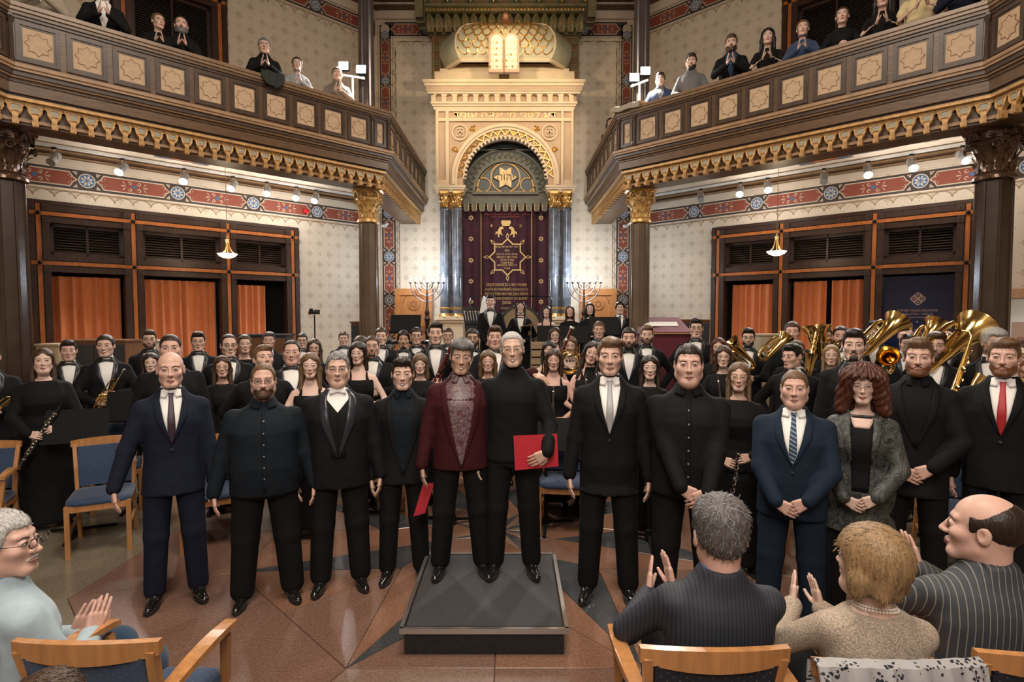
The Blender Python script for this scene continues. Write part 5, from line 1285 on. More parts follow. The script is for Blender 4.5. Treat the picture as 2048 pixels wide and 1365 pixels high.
# ------------------------------------------------------------------ hair, beards
def hairline(y, z, front=.062, back=-.075, side=-.012, part=0):
    return np.interp(y, [-.09, -.055, -.040, -.022, .012, .055, .11], [front, front-.004, front-.026, side, side-.004+.02, back*.6, back])
def hair_geo(style, hq=False, seed=0, front=.062):
    key = ('hair', style, hq, round(front, 3))
    if key in HEADC: return HEADC[key]
    h = .0055 if hq else .008; st = style
    offs_ = dict(short=.010, buzz=.0035, bald=.003, recede=.007, quiff=.013, side=.013, messy=.016, white=.013, grey=.016, part=.012, long=.013, straight=.011, curly=.05, bob=.026, bun=.007, pony=.008, bangs=.014, midlong=.015, low=.008, thick=.018).get(st, .010)
    R0 = np.array((.076, .095, .085))+(np.array((.0045, .008, 1*offs_)) if st in ('short', 'quiff', 'side', 'messy', 'recede', 'part', 'white', 'low', 'grey', 'thick', 'bald') else offs_); pr = [ell((0, .018, .030), R0, .0)]
    if st in ('quiff', 'messy'): pr += [ell((0, -.030, .098), (.056, .052, .028), .03)]
    if st == 'side': pr += [ell((.018, -.030, .094), (.060, .052, .026), .03)]
    if st in ('grey',): pr += [ell((0, .02, .075), (.078, .088, .055), .03)]
    if st == 'thick': pr += [ell((0, .0, .075), (.080, .092, .050), .03)]
    body = []
    fr_ = dict(recede=.088, bald=.30, bun=.066, bangs=.026, curly=.066, long=.068, straight=.074, bob=.045, white=.075, grey=.066, buzz=.066).get(st, front)
    F_ = Field((-.19, -.16, -.48 if st in ('long', 'straight', 'midlong', 'bangs', 'curly', 'pony') else -.20), (.19, .22, .21), h)
    F_.prims(pr)
    def cut(x, y, z):
        hl = hairline(y, z, fr_)
        if st in ('long', 'straight', 'midlong'): hl = hl-.020*np.clip(1-np.abs(np.abs(x)-.045)/.03, 0, 1)*(y < -.03)+.01*np.exp(-(x/.012)**2)*(y < -.03)
        if st == 'recede' or st == 'white': hl = hl+.012*np.clip(1-np.abs(np.abs(x)-.040)/.022, 0, 1)*(y < .0)
        if st == 'bald': return np.maximum(hairline(y, z, .3, -.075)-z, (z-.050-.05*np.clip((y-.01)/.07, 0, 1)))*.8
        if st in ('short', 'quiff', 'side', 'messy', 'grey', 'thick', 'low'): hl = hl+.010*np.clip((np.abs(x)-.030)/.02, 0, 1)*(y < -.035)
        return (hl-z)*.8
    F_.ap((-.2, -.2, -.3), (.2, .25, .25), lambda x, y, z: -cut(x, y, z), 0, 'i') if False else None
    q = F_.sl((-.3, -.3, -.6), (.3, .3, .3)); x, y, z = F_.ax[0][:, None, None], F_.ax[1][None, :, None], F_.ax[2][None, None, :]
    cv = cut(x, y, z); F_.v = np.maximum(F_.v+(.0045*np.clip(1+cv/.016, 0, 1) if st not in ('bangs', 'curly', 'bob') else 0), cv).astype(np.float32)
    ext = []
    if st in ('long', 'straight', 'midlong', 'curly', 'bangs', 'bob'):
        L = dict(long=-.29, straight=-.33, midlong=-.17, curly=-.16, bangs=-.17, bob=-.075)[st]; ww = dict(long=.026, straight=.021, midlong=.026, curly=.055, bangs=.024, bob=.036)[st]
        for s in (-1, 1):
            x0 = .066 if st != 'curly' else .085
            ext += [cone((s*.058, -.008, .055), (s*(x0+.012), .012, -.04), ww*.9, ww, k=.02), cone((s*(x0+.012), .012, -.04), (s*(x0+.022+(.02 if st == 'curly' else 0)), .010 if L > -.2 else -.035, L), ww, ww*.75, k=.025),
                    cone((s*.04, .075, .0), (s*.06, .075, L*.96), .034, .026, k=.03)]
        ext += [cone((0, .085, .01), (0, .078, L*.98), .034, .03, k=.03)]
    if st == 'curly': ext += [ell((s*.085, .0, .045), (.055, .075, .075), .03) for s in (-1, 1)]+[ell((0, .03, .09), (.1, .09, .06), .03)]
    if st == 'bun': ext += [ell((0, .085, .085), (.036, .034, .034), .01)]
    if st == 'pony': ext += [ell((0, .118, .03), (.022, .024, .024), .01), cone((0, .13, .02), (.03, .11, -.2), .026, .014, k=.02)]
    if st == 'low': ext += [ell((0, .105, -.03), (.028, .026, .024), .015)]
    if st == 'part':
        ext += [cone((s*.052, -.055, .075), (s*.077, -.025, .0), .017, .012, k=.02) for s in (-1, 1)]
    F_.prims(ext)
    # strands: fine azimuthal ripple, lumps for curly styles
    an = np.arctan2(x, y-.02); am = dict(curly=.007, messy=.0030, grey=.0030, thick=.002, bob=.0016).get(st, .0010)
    if am: F_.v = F_.v+am*(np.sin(an*34+z*30+seed)*.6+np.sin(z*(110 if st in ('curly', 'messy', 'grey') else 30)+an*17)*.5).astype(np.float32)
    # keep the face free
    if ext: F_.v = np.maximum(F_.v, .9*(.0-np.sqrt((x/.062)**2+((y+.10)/.075)**2+((z+.030)/(.085 if st == 'bangs' else .098))**2)+1)*.06)
    g = Geo(); g.add(*F_.net()); HEADC[key] = g; return g
def beard_geo(kind, hq=False):
    key = ('beard', kind, hq)
    if key in HEADC: return HEADC[key]
    off = dict(full=.008, stub=.0028, goatee=.004, big=.013, stache=.003)[kind]; h = .0048 if hq else .007
    f = 'm'; jw = .056+off; pr = []
    if kind != 'stache':
        pr = [ell((0, -.026, -.042), (jw, .060+off, .066+off), .01), cone((-.012, -.074, -.096), (.012, -.074, -.096), .019+off, k=.02)]
        pr += [cone((s*.05, .000, -.062), (s*.022, -.060, -.096), .014+off, .012+off, k=.03) for s in (-1, 1)]
    F_ = Field((-.09, -.13, -.15), (.09, .04, .03), h); F_.prims(pr)
    x, y, z = F_.ax[0][:, None, None], F_.ax[1][None, :, None], F_.ax[2][None, None, :]
    lim = (-.040-.034*np.clip(1-(np.abs(x)/.045)**2, 0, 1)) if kind in ('full', 'stub', 'big') else (-.076-.0*x)
    F_.v = np.maximum(F_.v, np.maximum((z-lim-(.03*np.clip((y+.035)/.03, 0, 1))), (y-.004)+0*z)*.8)
    if kind == 'goatee': F_.v = np.maximum(F_.v, (np.abs(x)-.028)*.8)
    F_.v = np.maximum(F_.v, -(np.sqrt((x/.020)**2+((z+.067)/.0085)**2)-1)*.010+0*y-np.clip((y+.06), 0, 1))
    ms = [cone((0, -.0965-off*.3, -.0475), (s*.026, -.080, -.060), .0042+off*.3, .003+off*.25, k=.006) for s in (-1, 1)]; F_.prims(ms)
    g = Geo(); g.add(*F_.net()); HEADC[key] = g; return g
# ------------------------------------------------------------------ hands: wrist at origin, fingers -z, palm faces -y, thumb +x
def hand_geo(kind, hq=False):
    key = ('hand', kind, hq)
    if key in HEADC: return HEADC[key]
    curl = dict(relax=.42, flat=.08, grip=1.15, clasp=.62)[kind]; pr = [cone((0, 0, .014), (0, 0, -.005), .023, .021, k=.012, sy=.8)]
    for i, (x, L, r) in enumerate(((-.030, .056, .0076), (-.0105, .070, .0085), (.0105, .077, .0088), (.031, .069, .0088))):
        kx = x*1.05; pr.append(cone((x*.55, 0, -.008), (kx, -.002, -.082+abs(x-.01)*.12), .0145, .0115, k=.012)); p = np.array((kx, -.002, -.082+abs(x-.01)*.12)); a = curl*.25
        for j, fr_ in enumerate((.44, .31, .25)):
            a += curl*(.28, .55, .45)[j]; d = np.array((x*.9*(1-curl*.5)*.8, -math.sin(a), -math.cos(a))); d /= np.linalg.norm(d); q = p+d*L*fr_*1.05; pr.append(cone(p, q, r*(1-.07*j), r*(.93-.08*j), k=.0035)); p = q
    sp = .5 if kind in ('grip', 'clasp') else 1
    pr += [cone((.014, -.004, -.014), (.038*sp+.014, -.014, -.044), .0150, .0115, k=.014), cone((.038*sp+.014, -.014, -.044), (.050*sp+.014, -.022-.012*curl, -.070), .0105, .0095, k=.005), cone((.050*sp+.014, -.022-.012*curl, -.070), (.053*sp+.012, -.028-.02*curl, -.092), .0092, .0078, k=.004)]
    g = Geo(); g.add(*sdf_mesh(pr, .0046 if hq else .0066)); HEADC[key] = g; return g
# ------------------------------------------------------------------ people
SKIN = {k: mat('skin_'+k, c, .48, nz=60, amt=.05, spec=.4) for k, c in dict(fair=(.60, .39, .30), pale=(.64, .44, .36), pink=(.59, .36, .285), tan=(.47, .285, .20)).items()}
M_lip = {'m': mat('lips', (.38, .155, .125), .4), 'f': mat('lips_rose', (.42, .10, .10), .35)}
M_eyew = mat('eye_white', (.46, .42, .39), .25); M_iris = mat('iris_dark', (.035, .022, .016), .15); M_teeth = mat('teeth', (.70, .66, .58), .3)
def hm(n, c): return mat('hair_'+n, c, .42, nz=140, amt=.35, bump=.35, grain=(1, 1, .12), spec=.35)
HAIR = {k: hm(k, c) for k, c in dict(black=(.010, .008, .007), dark=(.026, .015, .010), brown=(.060, .032, .017), light=(.15, .085, .042), blond=(.30, .185, .088), red=(.17, .060, .022), auburn=(.085, .026, .014), grey=(.17, .165, .16), white=(.48, .46, .44), salt=(.11, .10, .095)).items()}
def cloth(n, c, r=.8, sh=0, b=.55, nz=13, amt=.10): return mat('cloth_'+n, c, r, nz=nz, amt=amt, bump=b, sheen=.15 if max(c) > .05 else 0, spec=.15)
CL = {k: cloth(k, c) for k, c in dict(black=(.0075, .0072, .008), tux=(.008, .008, .0095), navy=(.010, .013, .026), navy2=(.011, .020, .036), charcoal=(.014, .015, .017), darkshirt=(.008, .012, .017), white=(.62, .60, .57), maroon=(.042, .007, .010), ivory=(.50, .48, .43), grey=(.14, .14, .14), blue=(.035, .055, .11), ltblue=(.36, .45, .50), jean=(.030, .060, .105), green=(.03, .035, .03), teal=(.012, .03, .07), beige=(.36, .30, .23), yellow=(.62, .50, .28), ltgrey=(.30, .31, .33), taupe=(.16, .13, .105), skincol=(.5, .3, .2)).items()}
CL['white'] = mat('cloth_shirt_white', (.78, .76, .73), .7)
CL['satin'] = mat('cloth_satin_black', (.018, .019, .026), .32, spec=.5); CL['bow'] = mat('cloth_bow_black', (.008, .008, .008), .4); CL['silver'] = mat('cloth_silver_tie', (.34, .34, .34), .4)
CL['plum'] = mat('cloth_plum_tie', (.035, .014, .030), .5); CL['red'] = mat('cloth_red_tie', (.36, .012, .016), .5)
M_shoe = mat('shoe_black', (.008, .008, .008), .14, coat=.8); M_sole = mat('shoe_sole', (.012, .011, .010), .6); M_solew = mat('shoe_sole_white', (.62, .55, .45), .6)
M_wire = mat('glasses_dark', (.02, .018, .018), .25); M_wireg = mat('glasses_metal', (.30, .24, .18), .25, .9)
def pat_mat(n, base, pats, **kw):
    return mat(n, base, .6, pattern=pats, **kw)
M_btn = mat('button', (.20, .19, .18), .3); M_buckle = mat('buckle_brass', (.6, .45, .2), .25, .9)
TOR_M = [(.80, .150, .100, .005), (.93, .168, .113, .008), (1.03, .158, .106, .004), (1.13, .158, .108, .0), (1.28, .174, .120, .0), (1.34, .164, .114, .006), (1.385, .148, .098, .014), (1.425, .118, .080, .019), (1.465, .086, .070, .023), (1.505, .062, .062, .025), (1.54, .05, .05, .022)]
TOR_F = [(.80, .158, .108, .008), (.93, .170, .115, .010), (1.03, .140, .096, .004), (1.12, .126, .090, .0), (1.24, .145, .120, -.014), (1.31, .150, .118, -.010), (1.365, .144, .096, .004), (1.402, .128, .080, .010), (1.440, .092, .064, .014), (1.475, .062, .052, .018), (1.505, .048, .046, .022), (1.53, .045, .045, .022)]
def tor(sex, fat, dz=0, bulge=0, lo=-9):
    out = []
    for z, w_, d, cy in (TOR_F if sex == 'f' else TOR_M):
        b = fat*max(0, 1-abs(z-1.04)/.55); wid = 1+b*.55+fat*.10*(z > 1.2); out.append((z+dz, w_*wid if z < 1.46 else w_, d*(1+b*.75), cy-b*.035-bulge))
    return [r for r in out if r[0] >= lo+dz]
def nrmz(v): v = np.array(v, float); return v/max(np.linalg.norm(v), 1e-9)
def ik(S, T, pole, l1=.285, l2=.255):
    S, T = np.array(S, float), np.array(T, float); d = T-S; D = np.linalg.norm(d); D = min(D, (l1+l2)*.998); d = nrmz(d); T = S+d*D
    a = (l1*l1-l2*l2+D*D)/(2*D); h = math.sqrt(max(l1*l1-a*a, 0)); p = np.array(pole, float); p = nrmz(p-d*p.dot(d)); return S+d*a+p*h, T
POSES = {
 'down': dict(w={s: (s*.252, -.035, .81) for s in (-1, 1)}, pole={s: (s*.5, 1, 0) for s in (-1, 1)}, hd={s: (s*-.04, -.18, -1) for s in (-1, 1)}, pn={s: (-s*1, .25, 0) for s in (-1, 1)}, hand='relax'),
 'clasp': dict(w={-1: (-.088, -.215, .925), 1: (.092, -.205, .950)}, pole={s: (s*1, .55, -.1) for s in (-1, 1)}, hd={-1: (.85, -.1, -.45), 1: (-.85, -.18, -.55)}, pn={-1: (.2, .9, -.1), 1: (-.2, .95, -.1)}, hand='clasp'),
 'hold': dict(w={-1: (-.105, -.25, 1.05), 1: (.085, -.24, 1.12)}, pole={s: (s*1, .4, -.5) for s in (-1, 1)}, hd={-1: (.75, -.45, .05), 1: (-.7, -.45, .1)}, pn={-1: (.2, .9, -.3), 1: (-.2, .9, -.3)}, hand='grip'),
 'holdlow': dict(w={-1: (-.12, -.22, .98), 1: (.10, -.22, 1.02)}, pole={s: (s*1, .4, -.5) for s in (-1, 1)}, hd={-1: (.75, -.45, -.15), 1: (-.7, -.45, -.1)}, pn={-1: (.2, .9, -.3), 1: (-.2, .9, -.3)}, hand='grip'),
 'clap': dict(w={-1: (-.055, -.30, 1.20), 1: (.055, -.29, 1.21)}, pole={s: (s*1, .3, -.9) for s in (-1, 1)}, hd={-1: (.14, -.45, .85), 1: (-.12, -.45, .85)}, pn={-1: (1, .1, 0), 1: (-1, .1, 0)}, hand='flat'),
 'back': dict(w={s: (s*.20, .12, .93) for s in (-1, 1)}, pole={s: (s*1, .3, 0) for s in (-1, 1)}, hd={s: (-s*.8, .3, -.4) for s in (-1, 1)}, pn={s: (0, -1, 0) for s in (-1, 1)}, hand='relax'),
}
def person(label, px, py, Y, sex='m', hair='short', hc='dark', skin='fair', outfit='tux', pose='down', fat=0, yaw=0, hy=0, hp=0, hr=0, smile=0, nose=1.0, age=0, beard=None, bc=None, glasses=None, hq=0, z0=0, group=None, wrist=None, fw=1.0, hs=1.0, base=None, col=None, sit=False, extras=(), hemoff=0, stride=.02, hand=None, vz=None, vw=None, tcol=None, shirt=None, tie=None, front=.062, feetx=0, hposes=None):
    top = U(px, py, Y); base = z0 if base is None else base; Hh = (top.z-base)
    HC = 1.75 if not sit else 1.75-.42
    sc = Hh/(HC+.008); 
    if sit: sc = max(.9, min(1.08, sc))
    if not sit: yaw = math.degrees(math.atan((1024-px)/1130))*.88+yaw*.25
    root = thing('person', label, 'person', (top.x-feetx*0, Y, base), group); LOCAL.add(root.name); root.rotation_euler = (0, 0, math.radians(yaw)); root.scale = (sc, sc, sc)
    D = -.42 if sit else 0; P = POSES[pose]; h = (.013 if hq else .021); hs_ = hs*(1.05 if sex == 'm' else 1.0)
    T = tor(sex, fat, D); bm = [SKIN[skin], M_lip[sex], M_eyew, M_iris, HAIR[hc if hc not in ('white', 'blond', 'grey') else 'light' if hc == 'blond' else 'salt'], M_teeth]
    fx = 1+fat*.30; sx_ = (.170 if sex == 'm' else .145)*(1+fat*.22)
    W_ = dict(P['w']);
    if wrist: W_.update(wrist)
    shp = {s: np.array((s*sx_, .012, (1.362 if sex == 'm' else 1.366)+D)) for s in (-1, 1)}; arms = {}
    for s in (-1, 1):
        w_ = np.array(W_[s], float)+np.array((0, 0, D)); 
        if pose in ('clasp', 'hold', 'holdlow'): w_[1] -= fat*.11
        if pose == 'down': w_[0] += s*fat*.12
        e, w_ = ik(shp[s], w_, P['pole'][s]); arms[s] = (shp[s], e, w_)
    ra = (.048, .040, .027) if sex == 'm' else (.041, .034, .025); ra = tuple(r*(1+fat*.30) for r in ra)
    def arm(s, o, k=.03): S, e, w_ = arms[s]; return [cone(S, e, ra[0]+o, ra[1]+o, k=k), cone(e, w_, ra[1]+o, ra[2]+o, k=.015)]
    lw = .092*(1+fat*.25)
    def legs(o, r=(.082, .056, .042), end=.075, stride_=1):
        out = []
        for s in (-1, 1):
            r_ = [q*(1+fat*.35) for q in r]
            if sit: hp_, kn, an = (s*.09, .0, .50), (s*.13, -.44, .52), (s*.14, -.46, .08)
            else: hp_, kn, an = (s*lw, .005, .88), (s*(lw+stride*stride_), -.005, .49), (s*(lw+stride*2*stride_), .015, end)
            out += [cone(hp_, kn, r_[0]+o, r_[1]+o, k=.012), cone(kn, an, r_[1]+o, r_[2]+o, k=.02)]
        return out
    # --- body: one skin mesh (torso, arms, legs, head, hands)
    g = Geo(); bare = outfit in ('dress', 'halter'); in_ = 0 if bare else -.012
    bp = [table(T, in_-.002 if not bare else 0)]+arm(-1, in_)+arm(1, in_)+legs(-.006) if sex == 'm' else [table(T, in_-.002 if not bare else 0)]+arm(-1, in_)+arm(1, in_)+legs(-.016, stride_=0)
    g.add(*sdf_mesh(bp, h if bare and hq else h*1.15))
    hg = head_geo(sex, smile, min(fat, 1) and (1 if fat > .3 else 0), nose, age, bool(hq))
    Rm = rotm(math.radians(hy), math.radians(-hp), math.radians(hr)); piv = np.array((0, .030, -.10)); HT = np.eye(4); HT[:3, :3] = Rm@np.diag([fw*hs_, hs_, hs_]); HT[:3, 3] = np.array((0, -.006, 1.636+D-(1-hs_)*-.0))+piv-Rm@piv*1.0
    HT[2, 3] += (1.75+D)-(HT[2, 3]+.114*hs_) if abs(hp) < 20 else 0
    g.addg(hg, HT)
    hk = hand or P['hand']; HANDS = {}
    for s in (-1, 1):
        S, e, w_ = arms[s]; hd = nrmz(P['hd'][s]) if hposes is None or s not in hposes else nrmz(hposes[s][0]); pn = np.array(P['pn'][s] if hposes is None or s not in hposes else hposes[s][1], float); pn = nrmz(pn-hd*pn.dot(hd)); Z = -hd; Yv = -pn; Xv = np.cross(Yv, Z)
        # thumb side: the right hand of the figure (its -x) is mirrored
        # figure faces -y: its right hand is at -x ; for fingers down & palm to +x the thumb points forward (-y)
        fl = 1 if s < 0 else -1
        M = Tm(w_, Xv*fl, Yv, Z, 1.0 if sex == 'm' else .9); HANDS[s] = M; g.addg(hand_geo(hk, bool(hq)), M)
    obj('body', g.mesh('body', bm), None, root)
    # --- hair and face
    hairm = HAIR[hc]
    if hair != 'none':
        q = Geo(); q.addg(hair_geo(hair, bool(hq), 0, front), HT); obj('hair', q.mesh('hair', [hairm]), None, root)
    if hq and hair not in ('none', 'buzz', 'bald', 'curly'):
        G = hair_geo(hair, True, 0, front); V0 = np.concatenate(G.V); F0 = np.concatenate(G.Fq); fn = np.cross(V0[F0[:, 2]]-V0[F0[:, 0]], V0[F0[:, 3]]-V0[F0[:, 1]]); fn /= np.maximum(np.linalg.norm(fn, axis=1), 1e-9)[:, None]; fc = V0[F0].mean(1)
        rs = np.random.RandomState(int(px)); big = 900 if sit else 380; pick = rs.choice(len(fc), big); sv, sf = [], []; crown = np.array((.012, .055, .10))
        for i in pick:
            p, nn = fc[i], fn[i]
            if (p[1] < -.05 and p[2] < .03) or nn[1] < -.75: continue
            d = p-crown; d = d/max(np.linalg.norm(d), .01)*.6+np.array((0, 0, -.55*(p[2] < .07)))+rs.normal(0, .22 if hair in ('messy', 'grey', 'thick') else .10, 3)+(np.array((0, -.5, .1)) if p[2] > .08 and hair in ('quiff', 'side', 'messy') else 0); d -= nn*d.dot(nn); d /= max(np.linalg.norm(d), 1e-6); sd = np.cross(nn, d); L = rs.uniform(.018, .040)*(1.3 if hair in ('long', 'straight') else 1)*(.75 if sit else 1); w_ = rs.uniform(.0010, .0022); k0 = len(sv)
            for t, ww, up in ((0, .5, -.001), (.33, 1, .0016), (.7, .8, .0022), (1, .1, -.0015)):
                c0 = p+d*L*t+nn*(up-L*L*t*t*5.0); sv += [c0-sd*w_*ww, c0+sd*w_*ww]
            sf += [(k0+2*j, k0+2*j+1, k0+2*j+3, k0+2*j+2) for j in range(3)]
        q = Geo(); q.add(np.array(sv), np.array(sf), 0, HT); tag(obj('hair_strands', q.mesh('hair_strands', [HAIR[{'salt': 'grey', 'grey': 'white'}.get(hc, hc)] if rs.rand() < 2 else hairm]), None, root), kind='stuff')
    if beard: q = Geo(); q.addg(beard_geo(beard, bool(hq)), HT); obj('beard', q.mesh('beard', [HAIR[bc or hc]]), None, root)
    if glasses:
        m = MB()
        for s in (-1, 1):
            pts = [(s*.032+.0215*math.cos(a)*(1 if glasses != 'round' else .9), -.106+.0*math.cos(a), .005+.0155*math.sin(a)*(1 if glasses != 'round' else 1.15)) for a in [2*PI*i/14 for i in range(14)]]
            m.tube(pts, .0014 if glasses != 'thick' else .0022, 5, closed=True); m.tube([(s*.053, -.105, .010), (s*.072, -.08, .011), (s*.082, .0, .010), (s*.083, .022, .0)], .0013, 4)
        m.tube([(-.011, -.106, .009), (0, -.108, .012), (.011, -.106, .009)], .0014, 5)
        gm = m.mesh('glasses', [M_wireg if glasses == 'thin' else M_wire], True); gm.transform(Matrix(HT.tolist())); obj('glasses', gm, None, root)
    # --- clothes
    c_ = CL[col] if col else None; VZ = vz
    def trousers(m, o=.012, flare=0):
        m = CL[tcol] if tcol else m
        tp = [table([r for r in T if r[0] <= 1.10+D], o-.002)]+legs(o, (.085, .064, .056), .10)
        q = Geo(); q.add(*sdf_mesh(tp, h)); obj('trousers', q.mesh('trousers', [m]), None, root)
    def shoes(m=M_shoe, sole=M_sole, heel=0):
        for s in (-1, 1):
            x0, y0 = (s*(lw+stride*2), .0) if not sit else (s*.14, -.46); tx = s*.035; f_ = 1+.0*s
            sp = [cone((x0, y0+.055, .045), (x0, y0-.02, .050), .036, .038, k=.03), cone((x0, y0+.0, .040), (x0+tx, y0-.145, .026), .040, .029, k=.03, sy=1), cone((x0, y0+.02, .06), (x0, y0+.02, .105), .043, .046, k=.03)] if m is not None else []
            if sex == 'f': sp = [cone((x0, y0+.055, .035), (x0, y0-.02, .030), .030, .028, k=.02), cone((x0, y0+.0, .030), (x0+tx, y0-.125, .020), .032, .022, k=.03)]
            pr = sp+[dict(lo=np.array((x0-.2, y0-.3, -.2)), hi=np.array((x0+.2, y0+.3, .3)), f=lambda x, y, z: (z-.014)+0*x+0*y, k=0, op='s')]
            q = Geo(); q.add(*sdf_mesh(pr, .009 if hq else .014)); so = obj('shoe', q.mesh('shoe', [m]), None, root)
            mm = MB(); n = 16; pts = [((.040*math.cos(a)*(1 if math.sin(a) < 0 else .85))+(tx*max(0, -math.sin(a))), -.045-.0+.13*math.sin(a)) for a in [2*PI*i/n for i in range(n)]]
            pts = [(x0+a, y0+b) for a, b in pts]; mm.prism(pts, 0, .016, F((0, 0, 0), (1, 0, 0), (0, 1, 0), (0, 0, 1)), 0); s_ = bpy.data.objects.new('sole', mm.mesh('sole', [sole])); C.objects.link(s_); s_.parent = so
    def patch(name, polys, pr, off, m, nt=10, ns=4, th=.005, **kw):
        q = Geo(); 
        for L, R_ in polys: q.add(*strip(pr, [(a*fx if abs(a) > .03 else a, b+D) for a, b in L], [(a*fx if abs(a) > .03 else a, b+D) for a, b in R_], nt, ns, off, th, **kw))
        return obj(name, q.mesh(name, [m]), None, root)
    def collar(m, hgt=.034, r=.0575, open_=.22, zf=1.490):
        mm = MB(); n = 22; vs = []
        for i in range(n+1):
            a = -PI/2+open_+(2*PI-2*open_)*i/n; ca, sa = math.cos(a), math.sin(a); fz = (1-sa)/2; z = zf+.030*(1-fz)+D
            for dr, dz in ((0, 0), (-.006, hgt*(1-.15*fz)), (-.0015, hgt*(1-.15*fz)+.002), (.007, 0)): vs.append(((r+dr)*ca*1.02, .018+(r+dr)*sa, z+dz))
        fs = [(i*4+j, i*4+(j+1) % 4, (i+1)*4+(j+1) % 4, (i+1)*4+j) for i in range(n) for j in range(4)]+[(3, 2, 1, 0), tuple(n*4+j for j in range(4))]
        mm.add(vs, fs, 0); return obj('collar', mm.mesh('collar', [m], True), None, root)
    jo = .016
    def jacket(m, hem=.80, off=jo, long=0, sleeves=1, nm='jacket', cuff=0, noise=.006):
        T2 = [r for r in T if r[0] >= .80+D]; lo = hem+D
        if hem < .93: T2 = [(lo, T2[0][1]*1.16+.004, T2[0][2]*1.16, T2[0][3])]+[(r[0], r[1], r[2], r[3]) for r in T2 if r[0] > lo+.02]
        else: T2 = [r for r in T2 if r[0] > lo]; a = [np.interp(lo, [r[0] for r in T], [r[i] for r in T]) for i in range(4)]; T2 = [tuple(a)]+T2
        T2 = [r for r in T2 if r[0] < (1.52 if sex == 'm' else 1.47)+D]
        core = [table(T2, off, noise=noise, seed=px)]
        if sex == 'm' and nm == 'jacket': core += [cone((s*.075, .014, 1.418+D), (s*sx_*1.02, .012, 1.374+D), .036, .050, k=.035) for s in (-1, 1)]
        ar = []
        if sleeves:
            for s in (-1, 1):
                S, e, w_ = arms[s]; we = e+(w_-e)*(.97 if sleeves == 1 else sleeves); ar += [cone(S, e, ra[0]+off*.9, ra[1]+off*.95, k=.03), cone(e, we, ra[1]+off*.95, ra[2]+off*.85+.004, k=.015)]
        q = Geo(); q.add(*sdf_mesh(core+ar, h)); obj(nm, q.mesh(nm, [m]), None, root); return core
    def vshirt(core, m, vz=1.17, w_=.072, top=1.513): patch('shirt', [([(-.056, top), (-w_, 1.44), (-w_*.62, (vz+1.44)/2+.0), (-.002, vz)], [(.056, top), (w_, 1.44), (w_*.62, (vz+1.44)/2), (.002, vz)])], core, .003, m, 14, 8)
    def lapels(core, m, vz=1.17, w_=.072, lw_=.050, top=1.49, gap=0):
        ps = []
        for s in (-1, 1): L = [(s*(.050), top), (s*w_, 1.44), (s*w_*.62, (vz+1.44)/2), (s*.002, vz)]; Rr = [(s*(.066), top), (s*(w_+lw_*.75), 1.425), (s*(w_*.62+lw_*1.05), (vz+1.44)/2+.03), (s*.006, vz)]; ps.append((L, Rr))
        patch('lapel', ps, core, .0085, m, 14, 3, .007)
    def flaps(core, m, s_=1.0, z=1.49):
        patch('collar_flap', [([(s*.010, z+.004), (s*.030, z-.045*s_)], [(s*.055, z+.022), (s*.064*s_, z-.040)]) for s in (-1, 1)], core, .011, m, 4, 3, .005)
    def bowtie(core, m, z=1.480, w_=.068, hgt=.024):
        patch('bow_tie', [([(s*.006, z+.009), (s*w_, z+hgt)], [(s*.006, z-.009), (s*w_, z-hgt)]) for s in (-1, 1)]+[([(-.010, z+.010), (.010, z+.010)], [(-.010, z-.010), (.010, z-.010)])], core, .018, m, 4, 3, .012, n=50)
    def necktie(core, m, vz=1.13, kz=1.478, w_=.036):
        patch('necktie', [([(-.016, kz), (-.013, kz-.038), (-w_*.62, (kz+vz)/2), (-w_*.66, vz+.09), (-.004, vz+.004)], [(.016, kz), (.013, kz-.038), (w_*.62, (kz+vz)/2), (w_*.66, vz+.09), (.004, vz+.004)])], core, .013, m, 16, 4, .008)
    def cuffs(m):
        for s in (-1, 1):
            S, e, w_ = arms[s]; q = Geo(); q.add(*sdf_mesh([cone(e+(w_-e)*.93, w_+(w_-e)*.03, ra[2]+.011, k=0)], .010 if hq else .016)); obj('cuff', q.mesh('cuff', [m]), None, root)
    o = outfit
    if o in ('tux', 'suit', 'tails', 'openjacket', 'coat'):
        m = c_ or CL['tux']; vz = dict(tux=1.15, suit=1.14, tails=1.02, openjacket=1.05, coat=1.2)[o]; w_ = .068 if o != 'openjacket' else .09
        vz = VZ or vz; w_ = vw or w_
        trousers(m if o != 'openjacket' else CL['black']); core = jacket(m, .78-hemoff if o != 'coat' else .72)
        sm = shirt or CL['white']; 
        if o == 'openjacket' or o == 'tails': vshirt(core, sm, vz, w_+.012)
        else: vshirt(core, sm, vz, w_)
        if o == 'tails': patch('waistcoat', [([(-.075, 1.43), (-.05, 1.28), (-.045, 1.02)], [(-.070, 1.425), (.004, 1.33), (.006, 1.00)]), ([(.075, 1.43), (.05, 1.28), (.045, 1.02)], [(.070, 1.425), (-.004, 1.33), (-.006, 1.00)])], core, .0065, CL['black'], 12, 4)
        lapels(core, CL['satin'] if o in ('tux', 'tails') else m, vz, w_, .050 if o != 'tails' else .062)
        collar(sm); 
        if tie == 'bow' or (o == 'tux' and tie is None): bowtie(core, CL['bow'])
        elif tie == 'whitebow': bowtie(core, CL['white'], w_=.050); flaps(core, sm, .7)
        elif tie: flaps(core, sm); necktie(core, tie if not isinstance(tie, str) else CL[tie], vz-.0)
        else: flaps(core, sm)
        if o in ('tux', 'suit') and hq: patch('button', [([(-.009, vz-.035), (.009, vz-.035)], [(-.009, vz-.053), (.009, vz-.053)])], core, .006, M_sole, 3, 3, .005); cuffs(sm) if pose not in ('back',) and o == 'tux' else None
    elif o == 'shirt':
